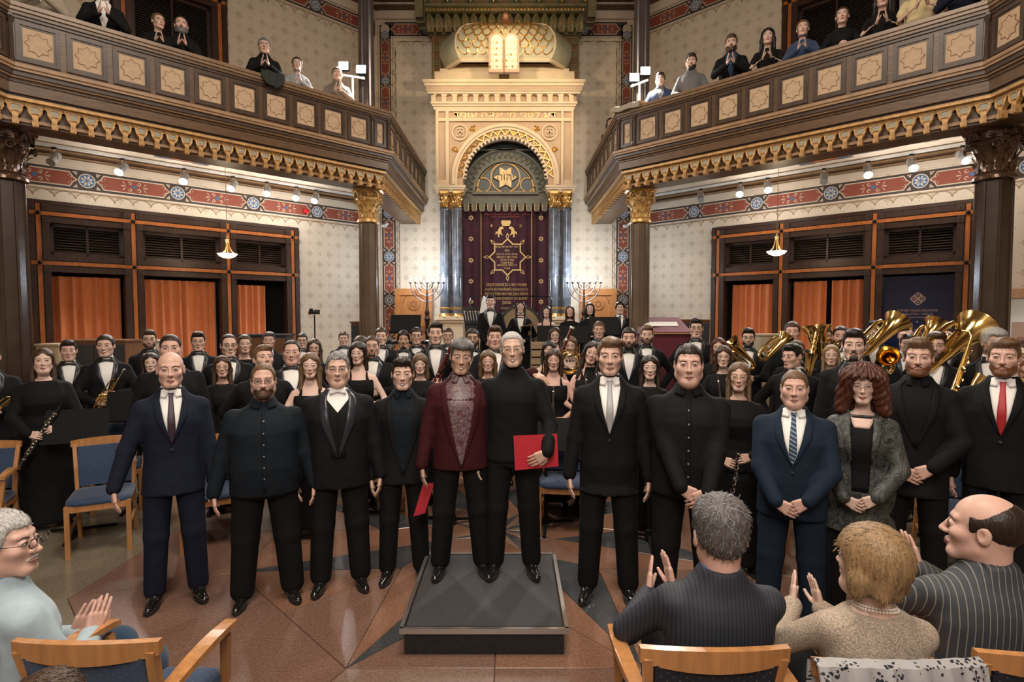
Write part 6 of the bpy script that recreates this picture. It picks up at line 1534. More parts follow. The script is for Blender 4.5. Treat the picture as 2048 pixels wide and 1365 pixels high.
        m = c_ or CL['darkshirt']; trousers(CL['black']); core = jacket(m, .82-hemoff, .013, nm='shirt', noise=.012); collar(m, .034, .059, .40); flaps(core, m, 1.15)
        if hq: patch('placket', [([(-.013, 1.43), (-.013, .86)], [(.013, 1.43), (.013, .86)])], core, .0035, m, 16, 1, .004); patch('shirt_buttons', [([(-.005, z+.005), (.005, z+.005)], [(-.005, z-.005), (.005, z-.005)]) for z in (1.36, 1.28, 1.20, 1.12, 1.04, .96)], core, .007, M_btn, 2, 2, .003)['kind'] = 'stuff'
    elif o == 'turtle':
        m = c_ or CL['black']; trousers(CL['black']); core = jacket(m, .84-hemoff, .014, nm='sweater'); collar(m, .050, .060, .20)
    elif o == 'tee':
        m = c_ or CL['black']; trousers(CL['black']); core = jacket(m, .86, .012, sleeves=0, nm='shirt')
        for s in (-1, 1): q = Geo(); q.add(*sdf_mesh([cone(arms[s][0], arms[s][0]+(arms[s][1]-arms[s][0])*.6, ra[0]+.014, k=.0)], h)); obj('sleeve', q.mesh('sleeve', [m]), None, root)
    elif o in ('blouse', 'jacketw'):
        m = c_ or CL['black']; core = jacket(m, .86 if o == 'blouse' else .66, .013 if o == 'blouse' else .018, nm='blouse' if o == 'blouse' else 'jacket')
        if o == 'jacketw': patch('top', [([(-.05, 1.46), (-.06, 1.38), (-.05, 1.1), (-.045, .95)], [(.05, 1.46), (.06, 1.38), (.05, 1.1), (.045, .95)])], core, .003, CL['black'], 12, 6); patch('neckline_skin', [([(-.05, 1.492), (-.065, 1.43), (-.04, 1.37)], [(.05, 1.492), (.065, 1.43), (.04, 1.37)])], core, .0055, SKIN[skin], 8, 6); patch('lapel', [([(s*.05, 1.49), (s*.06, 1.38), (s*.048, 1.16)], [(s*.07, 1.485), (s*.12, 1.38), (s*.055, 1.14)]) for s in (-1, 1)], core, .009, m, 10, 3)
        else: patch('neckline_skin', [([(-.055, 1.495), (-.070, 1.462), (-.035, 1.435)], [(.055, 1.495), (.070, 1.462), (.035, 1.435)])], core, .003, SKIN[skin], 6, 6)
        if o == 'blouse': 
            tp = [table([(z, a*(1+fat*.42), b*(1+fat*.45), c) for z, a, b, c in ((.07, .17, .16, .02), (.5, .165, .145, .01), (.85, .178, .125, .008), (.98, .165, .115, .005), (1.05, .145, .10, .004))], .006, noise=.03)]; q = Geo(); q.add(*sdf_mesh(tp, h)); obj('skirt', q.mesh('skirt', [m]), None, root)
        else: trousers(CL['black'])
    elif o in ('dress', 'halter'):
        m = c_ or CL['black']; T2 = [r for r in T if 1.0+D < r[0] < 1.335+D]; T2 = [(.10, .19, .17, .02), (.5, .185, .15, .01), (.85, .180, .128, .008), (.98, .152, .108, .006)]+T2+[(1.36+D, *[np.interp(1.36+D, [r[0] for r in T], [r[i] for r in T]) for i in (1, 2, 3)])]
        core = [table(T2, .010, noise=.018, seed=px)]; q = Geo(); q.add(*sdf_mesh(core, h)); obj('dress', q.mesh('dress', [m]), None, root)
        bt = [table(T, 0)]
        patch('strap', [([(s*.075, 1.33), (s*.070, 1.40), (s*.078, 1.462)], [(s*.115, 1.33), (s*.092, 1.40), (s*.092, 1.462)]) for s in (-1, 1)], bt, .006, m, 8, 2)
        if o == 'halter': patch('halter_lace', [([(-.10, 1.33), (-.06, 1.42), (-.045, 1.49)], [(.10, 1.33), (.06, 1.42), (.045, 1.49)])], bt, .006, m, 8, 6)
    shoes(sole=M_sole)
    root['_s'] = 0; del root['_s']
    return root, dict(arms=arms, HT=HT, HANDS=HANDS, T=T, D=D, sc=sc)
# ------------------------------------------------------------------ instruments (local: axis along +z, origin at the low end / bell)
M_ebony = mat('ebony', (.010, .009, .009), .2, coat=.5); M_silver = mat('silver', (.72, .72, .70), .18, 1); M_brassi = mat('instrument_brass', (.80, .55, .20), .16, 1); M_bsn = mat('bassoon_maple', (.10, .012, .008), .18, nz=9, amt=.3, coat=.8); M_ivo = mat('ivory_ring', (.75, .70, .60), .35)
M_paper = mat('paper', (.72, .70, .66), .7); M_deskm = mat('stand_black', (.0045, .0045, .005), .65, spec=.2)
Z0 = F((0, 0, 0), (1, 0, 0), (0, 1, 0), (0, 0, 1))
def keys(mb, z0, z1, n, r, m=1, rod=True):
    for i in range(n):
        z = z0+(z1-z0)*(i+.5)/n; s = (-1) ** i
        mb.lathe([(.0075, 0), (.0085, .003), (.004, .006)], 8, F((s*r*.35, -r*.95, z), (1, 0, 0), (0, 0, 1), (0, -1, 0)), m)
        if i % 3 == 0: mb.tube([(s*r, -r*.6, z), (s*(r+.012), -r, z+.02), (s*(r+.010), -r*1.2, z+.035)], .0022, 4, m)
    if rod:
        for s in (-1, 1): mb.tube([(s*r*1.05, -r*.6, z0), (s*r*1.05, -r*.6, z1)], .0022, 4, m)
PROTO = {}
def proto(kind):
    if kind in PROTO: return PROTO[kind]
    P = []
    if kind in ('clarinet', 'oboe'):
        L = .66 if kind == 'clarinet' else .62; r = .0145 if kind == 'clarinet' else .011; b = MB()
        b.lathe([(.036 if kind == 'clarinet' else .022, 0), (.034, .004), (.022, .04), (r*1.1, .09), (r, .14), (r*.95, L*.8), (r*.9, L*.86)], 14, Z0)
        for z in (.10, .36, .56): b.lathe([(r*1.02, z-.008), (r*1.2, z-.006), (r*1.2, z+.006), (r*1.02, z+.008)], 12, Z0, 1)
        P.append(('tube', b, [M_ebony, M_silver])); k = MB(); keys(k, .14, .55, 13, r, 0); P.append(('keywork', k, [M_silver]))
        m = MB().lathe([(r*.9, L*.86), (r*1.0, L*.9), (.005, L)], 10, Z0); P.append(('mouthpiece', m, [M_ebony]))
    elif kind == 'flute':
        b = MB().lathe([(.0095, 0), (.0095, .66)], 12, Z0).lathe([(.0105, .14), (.0115, .145), (.0105, .15)], 12, Z0).lathe([(.0105, .46), (.012, .47), (.0105, .50)], 12, Z0); P.append(('tube', b, [M_silver])); k = MB(); keys(k, .04, .44, 14, .0095, 0); P.append(('keywork', k, [M_silver]))
        P.append(('lip_plate', MB().ball((0, -.008, .60), .014, 8, sz=1.5), [M_silver]))
    elif kind == 'bassoon':
        b = MB(); b.lathe([(.036, 0), (.040, .02), (.040, .10), (.032, .12), (.030, .42)], 14, Z0); b.lathe([(.020, .40), (.018, .62), (.017, .95)], 12, F((.026, 0, 0), (1, 0, 0), (0, 1, 0), (0, 0, 1))); b.lathe([(.025, .40), (.022, .9), (.019, 1.22), (.022, 1.30), (.026, 1.335)], 14, F((-.018, 0, 0), (1, 0, 0), (0, 1, 0), (0, 0, 1))); P.append(('tube', b, [M_bsn]))
        k = MB(); keys(k, .15, .9, 12, .033, 0); 
        for z in (.42, .92, 1.18): k.lathe([(.026, z), (.029, z+.004), (.026, z+.012)], 12, F((-.018, 0, 0), (1, 0, 0), (0, 1, 0), (0, 0, 1)), 0)
        k.tube([(.026, 0, .95), (.03, -.02, 1.03), (.02, -.12, 1.05), (.01, -.2, .98)], .004, 6, 0); P.append(('keywork', k, [M_silver]))
        P.append(('bell_ring', MB().lathe([(.026, 1.335), (.030, 1.34), (.030, 1.358), (.018, 1.36), (.016, 1.34)], 14, F((-.018, 0, 0), (1, 0, 0), (0, 1, 0), (0, 0, 1)), cap=False), [M_ivo]))
    elif kind == 'trumpet':
        b = MB(); bell = [(.060, 0), (.058, .004), (.040, .022), (.026, .05), (.016, .10), (.0095, .18), (.007, .30), (.0065, .40)]; b.lathe(bell+[(.0065, .40)], 20, Z0, cap=False); b.lathe([(r*.93, z) for r, z in bell], 20, Z0, cap=False)
        t = [(0, 0, .38)]+[(0, -.045+.045*math.cos(a), .40+.045*math.sin(a)) for a in [PI*i/8 for i in range(9)]]+[(0, -.09, .12)]; b.tube(t, .0065, 7)
        b.tube([(0, -.09, .14)]+[(0, -.09+.045-.045*math.cos(a), .13-.045*math.sin(a)) for a in [PI*i/8 for i in range(5)]], .0065, 7); b.tube([(.02, 0, .12), (.02, -.0, .40), (.02, 0, .50)], .0055, 7)
        P.append(('tubing', b, [M_brassi])); v = MB()
        for i in range(3): v.lathe([(.0095, -.12), (.0105, -.115), (.0095, -.11), (.0095, .0), (.0105, .005), (.003, .008), (.003, .03), (.008, .031), (.008, .034)], 10, F((.012, -.02, .21+.028*i), (1, 0, 0), (0, 0, 1), (0, 1, 0)), 0)
        for i in range(2): v.tube([(.03, -.04, .2+.04*i), (.055, -.045, .2+.04*i), (.055, -.06, .2+.04*i), (.03, -.065, .2+.04*i)], .005, 5)
        P.append(('valves', v, [M_brassi])); P.append(('mouthpiece', MB().lathe([(.005, .50), (.006, .54), (.013, .57), (.013, .575), (.009, .575)], 12, F((.02, 0, 0), (1, 0, 0), (0, 1, 0), (0, 0, 1))), [M_silver]))
    elif kind == 'sax':
        b = MB(); pts = [(0, 0, .62), (0, 0, .45), (0, 0, .25), (0, 0, .10), (0, -.02, .03), (0, -.065, .0), (0, -.11, .03), (0, -.135, .12), (0, -.15, .22), (0, -.175, .30)]; b.tube(pts, [.013, .018, .024, .030, .034, .037, .040, .044, .053, .068], 14, cap=False); b.tube(pts[6:], [.037, .041, .050, .064], 14, cap=False)
        b.tube([(0, 0, .62), (0, 0, .66), (0, .03, .70), (0, .09, .705)], [.013, .012, .011, .009], 10); P.append(('body_tube', b, [M_brassi]))
        k = MB(); keys(k, .08, .60, 15, .026, 0)
        for i in range(5): k.lathe([(.018, 0), (.019, .004), (.008, .008)], 10, F((.03*(-1) ** i, -.02, .06+.09*i), ((-1) ** i*.2, 0, .98), (0, 1, 0), ((-1) ** i, 0, 0)), 0)
        P.append(('keywork', k, [M_brassi])); P.append(('mouthpiece', MB().tube([(0, .09, .705), (0, .155, .70)], [.012, .006], 8), [M_ebony]))
    elif kind == 'horn':
        b = MB(); R_ = .145; b.tube([(R_*math.cos(a), .0, R_*math.sin(a)) for a in [2*PI*i/28 for i in range(28)]], .008, 7, closed=True); b.tube([(R_*.82*math.cos(a), .015, R_*.82*math.sin(a)) for a in [2*PI*i/26 for i in range(26)]], .007, 6, closed=True); b.tube([(.02+R_*.6*math.cos(a), -.01, R_*.6*math.sin(a)) for a in [2*PI*i/22 for i in range(22)]], .006, 6, closed=True)
        a_ = [2*PI*(.5+.34*i/9) for i in range(10)]; pt = [(R_*1.0*math.cos(a), .03, R_*math.sin(a)) for a in a_]; pt += [(pt[-1][0]+.05, .035, pt[-1][2]-.03), (pt[-1][0]+.11, .04, pt[-1][2]-.05)]
        b.tube(pt, [.009+.0012*i for i in range(10)]+[.05, .14], 16, cap=False); P.append(('tubing', b, [M_brassi])); v = MB()
        for i in range(4): v.lathe([(.016, 0), (.018, .005), (.016, .03)], 10, F((-.03+.04*i, -.02, .01), (1, 0, 0), (0, 0, 1), (0, -1, 0)), 0); v.tube([(-.03+.04*i, -.04, .02), (-.05+.03*i, -.045, .09)], .003, 4)
        v.tube([(-.03, -.03, -.05), (.02, -.03, -.09), (.07, -.03, -.05)], .006, 6); P.append(('valves', v, [M_silver]))
    elif kind in ('tuba', 'euphonium'):
        k_ = 1.0; b = MB(); bell = [(.205, 0), (.20, -.008), (.165, -.05), (.125, -.12), (.095, -.22), (.072, -.36), (.055, -.52), (.045, -.66)]
        b.lathe([(r, z) for r, z in bell], 28, Z0, cap=False); b.lathe([(r*.95, z-.003) for r, z in bell], 28, Z0, cap=False)
        t = [(0, 0, -.64), (.0, 0, -.72), (.03, 0, -.80), (.10, 0, -.84), (.18, 0, -.80), (.215, 0, -.70), (.22, 0, -.5), (.22, 0, -.30), (.20, 0, -.22), (.15, 0, -.19), (.115, .02, -.25), (.105, .03, -.5), (.11, .02, -.66)]
        b.tube(t, [.045, .043, .041, .039, .037, .034, .031, .028, .027, .025, .023, .020, .018], 12); b.tube([(.06, -.09, -.30), (.12, -.10, -.28), (.18, -.09, -.36), (.19, -.08, -.5), (.15, -.08, -.62), (.09, -.08, -.6), (.07, -.09, -.42)], .012, 8); P.append(('bell_and_bows', b, [M_brassi]))
        v = MB()
        for i in range(4): v.lathe([(.018, -.16), (.02, -.155), (.018, -.15), (.018, 0), (.02, .003), (.004, .01), (.004, .03), (.010, .032), (.010, .036)], 10, F((.03+.042*i, -.085, -.42), (1, 0, 0), (0, 1, 0), (0, 0, 1)), 0)
        for i in range(6): v.tube([(.02+.03*i, -.10, -.50), (.02+.03*i, -.13, -.53), (.035+.03*i, -.13, -.62), (.035+.03*i, -.09, -.64)], .007, 6)
        v.tube([(.10, -.09, -.28), (.02, -.16, -.24), (-.03, -.2, -.22)], [.008, .006, .005], 7); P.append(('valves', v, [M_silver])); P.append(('mouthpiece', MB().tube([(-.03, -.2, -.22), (-.07, -.23, -.20), (-.075, -.234, -.198)], [.006, .016, .014], 10), [M_silver]))
    PROTO[kind] = [(n, mb.mesh(n, ms, 40), ) for n, mb, ms in P]; return PROTO[kind]
def instrument(kind, label, a, b, roll=0, group=None, s=1.0, cat=None):
    """a = low end, b = point the axis runs towards (world)"""
    a, b = Vector(a), Vector(b); z = (b-a).normalized(); fwd = Vector((0, -1, 0)); y = -(fwd-z*fwd.dot(z)).normalized(); x = y.cross(z)
    M = Matrix((x, y, z)).transposed().to_4x4()@Matrix.Rotation(math.radians(roll), 4, 'Z'); M.translation = a; M = M@Matrix.Scale(s, 4)
    nm = dict(sax='saxophone', horn='french_horn').get(kind, kind); t = thing(nm, label, cat or nm.replace('_', ' '), (0, 0, 0), group); t.matrix_basis = M
    for n, me in proto(kind): o = bpy.data.objects.new(n, me); C.objects.link(o); o.parent = t
    return t
def wp(ri, v):
    r, i = ri; a = r.rotation_euler.z; v = Vector(v)*r.scale.x; return Vector((v.x*math.cos(a)-v.y*math.sin(a), v.x*math.sin(a)+v.y*math.cos(a), v.z))+r.location
def between(ri):
    A, B = ri[1]['HANDS'][-1], ri[1]['HANDS'][1]; pa = A[:3, 3]-A[:3, 2]*.07-A[:3, 1]*.035; pb = B[:3, 3]-B[:3, 2]*.07-B[:3, 1]*.035; return wp(ri, pa), wp(ri, pb)
# ------------------------------------------------------------------ chairs
M_beech = mat('beech', (.47, .215, .075), .32, nz=7, amt=.22, grain=(5, 5, .5), coat=.25)
def dots(u, v):
    a = u/.022; b = v/.018; i = a.floor(); j = b.floor(); x = a-i-.5; y = b-j-.5; return [(rad(x, y).lt(.16)*((i+j).mod(2.0).lt(.5))*.5, (.16, .16, .18))]
M_seat = mat('blue_upholstery', (.016, .042, .105), .75, nz=90, amt=.25, pattern=dots, sheen=.2); M_seatd = mat('navy_upholstery', (.010, .012, .022), .8, nz=90, amt=.25, pattern=dots)
CH = {}
def chair_proto(arms, dark=0):
    k = (arms, dark)
    if k in CH: return CH[k]
    fab = M_seatd if dark else M_seat; P = []
    def plank(pts, w, h, mb):
        for i in range(len(pts)-1): mb.bar(pts[i], pts[i+1], w, h, 0)
    for s in (-1, 1):
        m = MB(); pts = [Vector((s*.215, .30, 0)), Vector((s*.212, .235, .25)), Vector((s*.21, .215, .46)), Vector((s*.218, .235, .66)), Vector((s*.232, .285, .86))]
        for i in range(4):
            a, b = pts[i], pts[i+1]; m.bar(a, b+(b-a).normalized()*.008, .030, .045-.003*i, 0, up=(0, 1, 0))
        P.append(('back_post', m, [M_beech], False))
        m = MB(); m.bar((s*.215, -.215, .0), (s*.215, -.215, .44), .036, .036, 0, up=(0, 1, 0)); P.append(('leg', m, [M_beech], False))
        if arms:
            m = MB(); m.bar((s*.235, -.20, .43), (s*.255, -.17, .655), .032, .034, 0, up=(0, 1, 0)); P.append(('arm_post', m, [M_beech], False))
            m = MB(); n = 9; vs = []
            for i in range(n):
                t = i/(n-1); y = -.22+.47*t; z = .672+.030*math.sin(PI*t)-.035*t*t; x = s*(.258+.012*math.sin(PI*t)-.035*t*t); w_ = .026+.004*math.sin(PI*t)
                vs += [(x-w_, y, z), (x+w_, y, z), (x+w_, y, z+.026), (x-w_, y, z+.026)]
            fs = [(i*4+j, i*4+(j+1) % 4, (i+1)*4+(j+1) % 4, (i+1)*4+j) for i in range(n-1) for j in range(4)]+[(3, 2, 1, 0), ((n-1)*4, (n-1)*4+1, (n-1)*4+2, (n-1)*4+3)]; m.add(vs, fs); P.append(('armrest', m, [M_beech], False))
    m = MB(); n = 14; vs = []
    for i in range(n+1):
        t = -1+2*i/n; x = t*.258; y = .285+.040*(1-t*t)-.01; zt = .90-.012*(1-t*t)*-1; hb = .052+.030*(1-t*t)
        vs += [(x, y-.014, zt-hb), (x, y+.014, zt-hb), (x, y+.018, zt), (x, y-.010, zt)]
    fs = [(i*4+j, i*4+(j+1) % 4, (i+1)*4+(j+1) % 4, (i+1)*4+j) for i in range(n) for j in range(4)]+[(3, 2, 1, 0), (n*4, n*4+1, n*4+2, n*4+3)]; m.add(vs, fs); P.append(('top_rail', m, [M_beech], False))
    m = MB()
    for a, b in (((-.2, -.215, .41), (.2, -.215, .41)), ((-.2, .22, .41), (.2, .22, .41)), ((-.215, -.2, .41), (-.215, .22, .41)), ((.215, -.2, .41), (.215, .22, .41))): m.bar(a, b, .022, .055)
    for s in (-1, 1): m.bar((s*.215, -.2, .2), (s*.213, .25, .22), .018, .022)
    P.append(('seat_rail', m, [M_beech], False))
    g, Fc = sdf_mesh([dict(lo=np.array((-.26, -.27, .42)), hi=np.array((.26, .25, .52)), f=lambda x, y, z: ((np.abs(x)/.235)**6+(np.abs(y)/.235)**6+(np.abs(z-.455)/(.038-.0*x))**3)**(1/4)-1 if False else (((np.abs(x)/.236)**7+(np.abs(y+.0)/.238)**7+(np.abs(z-.452)/.036)**3)**(1/3)-1)*.03, k=0, op='u')], .018)
    q = Geo(); q.add(g, Fc); me = q.mesh('seat', [fab]); uv = me.uv_layers.new(name='UVMap')
    co = [v.co for v in me.vertices]
    for l in me.loops: c = co[l.vertex_index]; uv.data[l.index].uv = (c.x, c.y+c.z*.5)
    P2 = [('seat', me)]
    m = MB(); n = 10
    for zz, dz in ((0, 0),):
        vs = []
        for j in range(7):
            z = .50+(.845-.50)*j/6
            for i in range(n+1):
                t = -1+2*i/n; yb = np.interp(z, [.46, .66, .88], [.215, .235, .285]); x = t*(.203+.012*(z-.5)); vs.append((x, yb-.018+.040*(1-t*t)*(z-.3)-.012*(1-abs(t)**4), z))
        N = len(vs); vs += [(x, y+.035+.012, z) for x, y, z in vs]
        fs = []
        for j in range(6):
            for i in range(n): k0 = j*(n+1)+i; fs += [(k0, k0+1, k0+n+2, k0+n+1), (N+k0+1, N+k0, N+k0+n+1, N+k0+n+2)]
        for j in range(6):
            for i in (0, n): k0 = j*(n+1)+i; fs.append((k0, k0+n+1, N+k0+n+1, N+k0) if i == 0 else (k0+n+1, k0, N+k0, N+k0+n+1))
        for i in range(n):
            for j in (0, 6): k0 = j*(n+1)+i; fs.append((k0+1, k0, N+k0, N+k0+1) if j == 0 else (k0, k0+1, N+k0+1, N+k0))
        m.add(vs, fs)
    mb_ = m.mesh('backrest', [fab], True, uvf=lambda p: (p.x, p.z)); P2.append(('backrest', mb_))
    CH[k] = [(a, mb.mesh(a, ms)) for a, mb, ms, _ in P]+P2; return CH[k]
def chair(label, x, y, yaw, arms=1, dark=0, group='beech chairs with blue upholstery', z=0):
    t = thing('chair', label, 'chair', (0, 0, 0), group); t.location = (x, y, z); t.rotation_euler = (0, 0, math.radians(yaw))
    for n, me in chair_proto(arms, dark): o = bpy.data.objects.new(n, me); C.objects.link(o); o.parent = t
    return t
# ------------------------------------------------------------------ music stands
SM = []
def stand(label, x, y, yaw, h=1.05, tilt=25, z=0, paper=False, group='black music stands'):
    if not SM:
        d = MB(); d.box(0, 0, .17, .50, .006, .33); d.box(0, -.03, .005, .50, .06, .006); d.box(0, -.058, .02, .50, .004, .03); d.box(0, .012, .17, .05, .02, .10)
        p = MB(); p.tube([(0, 0, .06), (0, 0, 1.0)], .013, 8); p.tube([(0, 0, .06), (0, 0, .6)], .018, 8); b = MB()
        for k in range(3): a = 2*PI*k/3+.5; b.bar((math.cos(a)*.03, math.sin(a)*.03, .05), (math.cos(a)*.30, math.sin(a)*.30, .015), .03, .02)
        b.lathe([(.04, .03), (.03, .10), (.015, .12)], 8, Z0); SM.extend([d.mesh('desk', [M_deskm]), p.mesh('pole', [M_deskm], True), b.mesh('base', [M_deskm])])
    t = thing('music_stand', label, 'music stand', (0, 0, 0), group); t.location = (x, y, z); t.rotation_euler = (0, 0, math.radians(yaw))
    for nm, me in zip(('desk', 'pole', 'base'), SM):
        o = bpy.data.objects.new(nm, me); C.objects.link(o); o.parent = t
        if nm == 'desk': o.matrix_basis = Matrix.Translation((0, 0, h))@Matrix.Rotation(math.radians(-tilt), 4, 'X')
        if nm == 'pole': o.scale = (1, 1, h)
    return t
def at_px(px, py, z=0):
    a, b = U(px, py, 1.0), U(px, py, 2.0); t = (z-a.z)/(b.z-a.z); return a+(b-a)*t
CAST = {}
def P_(key, label, px, py, Y, **k): CAST[key] = person(label, px, py, Y, **k); return CAST[key]
# pattern materials
def stripes_tie(u, v):
    return [(((u*.6+v)*38).fr().lt(.22), (.45, .50, .55))]
M_tstripe = mat('cloth_teal_striped_tie', (.02, .05, .10), .5)
def zs(nm, base, c2, scale, axis=2, w_=.15, rough=.7, mix=.8):
    """stripe/check fabric in the wearer's own coordinates"""
    m = mat(nm, base, rough); nt = m.node_tree; X.nt = nt; tc = nt.nodes.new('ShaderNodeTexCoord'); sx = nt.nodes.new('ShaderNodeSeparateXYZ'); nt.links.new(tc.outputs['Object'], sx.inputs[0])
    x, y, z = [X(sx.outputs[i]) for i in range(3)]; q = {0: x, 1: y, 2: z, 3: z+x*.55, 4: x*1.0}[axis]; mk = (q*scale).fr().lt(w_)*mix
    if nm.endswith('check'): mk = mk.max((z*scale).fr().lt(w_)*mix)
    n = nt.nodes.new('ShaderNodeMix'); n.data_type = 'RGBA'; nt.links.new(mk.k, n.inputs[0]); n.inputs[6].default_value = (*base, 1); n.inputs[7].default_value = (*c2, 1); nt.links.new(n.outputs[2], nt.nodes['Principled BSDF'].inputs['Base Color']); return m
T_STR = zs('tie_diagonal_stripe', (.015, .045, .085), (.42, .48, .52), 36, 3, .22)
def voro(nm, cols, scale, rough=.6):
    m = mat(nm, cols[0], rough); nt = m.node_tree; tc = nt.nodes.new('ShaderNodeTexCoord'); nz_ = nt.nodes.new('ShaderNodeTexNoise'); nz_.inputs['Scale'].default_value = scale; nz_.inputs['Detail'].default_value = 3; nz_.inputs['Distortion'].default_value = 1.8; nt.links.new(tc.outputs['Object'], nz_.inputs['Vector'])
    r = nt.nodes.new('ShaderNodeValToRGB'); nt.links.new(nz_.outputs[0], r.inputs[0]); e = r.color_ramp.elements; e[0].position = .33; e[0].color = (*cols[0], 1); e[1].position = .68; e[1].color = (*cols[-1], 1)
    for i, c in enumerate(cols[1:-1]): q = e.new(.33+.35*(i+1)/(len(cols)-1)); q.color = (*c, 1)
    nt.links.new(r.outputs[0], nt.nodes['Principled BSDF'].inputs['Base Color']); return m
M_paisley = voro('paisley_shirt', [(.03, .018, .03), (.17, .065, .055), (.055, .045, .075), (.24, .16, .13), (.05, .02, .03)], 26, .4)
M_floral = voro('floral_jacket', [(.035, .040, .036), (.055, .060, .050), (.010, .011, .012), (.085, .085, .070), (.055, .045, .06)], 11)
CL['paisley'] = M_paisley; CL['floral'] = M_floral
CL['pinstripe'] = zs('pinstripe_shirt', (.040, .042, .048), (.26, .24, .20), 48, 0, .13)
CL['rib'] = zs('ribbed_sweater', (.022, .026, .038), (.008, .009, .014), 70, 0, .4); CL['bluecheck'] = zs('blue_check', (.05, .11, .30), (.20, .24, .36), 110, 0, .4)
CL['lace'] = mat('cream_textured_knit', (.48, .38, .29), .85, nz=170, amt=.45, bump=.5)
# ------------------------------------------------------------------ front row
FG = 'soloists and conductors lined up in front'
P_('bald', 'bald man in a navy suit with dark plum tie, front row far left', 340, 703, 3.95, outfit='suit', hair='none', hc='brown', col='navy', tie='plum', hq=1, skin='pink', age=1, yaw=8, wrist={-1: (-.35, -.06, .83)}, group=FG)
P_('beard', 'stout bearded man with glasses in a dark blue buttoned shirt', 526, 727, 3.95, outfit='shirt', fat=.78, beard='full', bc='brown', hc='light', hair='recede', glasses='thick', hq=1, skin='pink', stride=.03, group=FG, yaw=4)
P_('tails', 'older grey haired man in tailcoat with white bow tie and round glasses', 675, 704, 4.15, outfit='tails', tie='whitebow', fat=.42, hair='white', hc='grey', glasses='round', hq=1, age=1, skin='fair', pose='down', group=FG)
P_('young', 'smiling young man in open black jacket and black shirt holding a small red folder', 805, 716, 4.3, outfit='openjacket', shirt=CL['darkshirt'], vz=.86, vw=.10, hair='messy', hc='dark', smile=2, hq=1, fw=1.02, group=FG, wrist={1: (.26, -.12, .86)})
P_('maroon', 'grey haired man in maroon velvet jacket and paisley shirt on the podium', 921, 680, 4.02, outfit='openjacket', col='maroon', shirt=M_paisley, vz=.84, vw=.105, hair='thick', hc='salt', smile=2, hq=1, fat=.28, base=PH, skin='tan', age=1, hp=-4, yaw=4, hr=4, stride=.03, group=FG, wrist={1: (.52, .06, 1.50), -1: (-.26, -.06, .80)}, hposes={1: ((.55, -.75, -.35), (0, .2, -1))}, hemoff=-.03)
P_('folder', 'white haired man with glasses in black high-necked top holding a large red folder', 1026, 664, 4.02, outfit='turtle', hair='short', front=.083, hc='white', smile=2, glasses='thin', hq=1, base=PH, age=1, skin='fair', hr=-3, group=FG, wrist={1: (.22, -.26, .95)}, hposes={1: ((-.8, .02, -.5), (0, 1, .1))}, fat=.1)
P_('greytie', 'tall man in black suit with white shirt and silver tie', 1220, 675, 4.0, outfit='suit', col='black', tie='silver', hq=1, hair='side', hc='light', fat=.12, hemoff=.05, group=FG, skin='fair')
P_('ponytail', 'heavy man in black shirt with tied back dark hair, hands clasped low', 1378, 688, 3.72, outfit='shirt', fat=.52, hq=1, pose='clasp', hair='low', hc='dark', col='black', skin='pink', front=.070, wrist={-1: (-.03, -.22, .88), 1: (.11, -.20, .90)}, group=FG, hs=1.03)
P_('teal', 'short man in navy blue suit with diagonal striped tie, hands clasped', 1590, 739, 3.62, outfit='suit', fat=.42, hq=1, pose='clasp', hair='buzz', hc='light', col='navy2', tie=T_STR, skin='pink', yaw=-14, front=.072, group=FG, hs=1.0)
P_('curlyw', 'woman with big curly auburn hair in dark floral jacket, hands clasped', 1727, 737, 3.66, sex='f', outfit='jacketw', col='floral', hair='curly', hc='auburn', hq=1, pose='clasp', glasses='thin', skin='pale', fat=.28, yaw=-14, group=FG, smile=1)
P_('redbeard', 'young man with quiffed hair and reddish beard in black jacket, hands clasped', 1838, 677, 3.98, outfit='openjacket', col='black', shirt=CL['black'], hair='quiff', hc='light', beard='stub', bc='red', hq=1, pose='clasp', skin='pink', yaw=-16, hemoff=.06, group=FG)
P_('redtie', 'smiling bearded man in black suit with red tie at the right edge', 2010, 676, 3.9, outfit='suit', col='black', tie='red', hair='side', hc='light', beard='stub', bc='red', smile=1, hq=1, yaw=-20, skin='pink', hy=-3, group=FG)
P_('oboe', 'young woman with long fair hair and glasses in black dress holding an oboe', 1478, 725, 4.45, sex='f', outfit='blouse', hair='straight', hc='light', glasses='thin', smile=1, hq=1, pose='holdlow', yaw=-6)
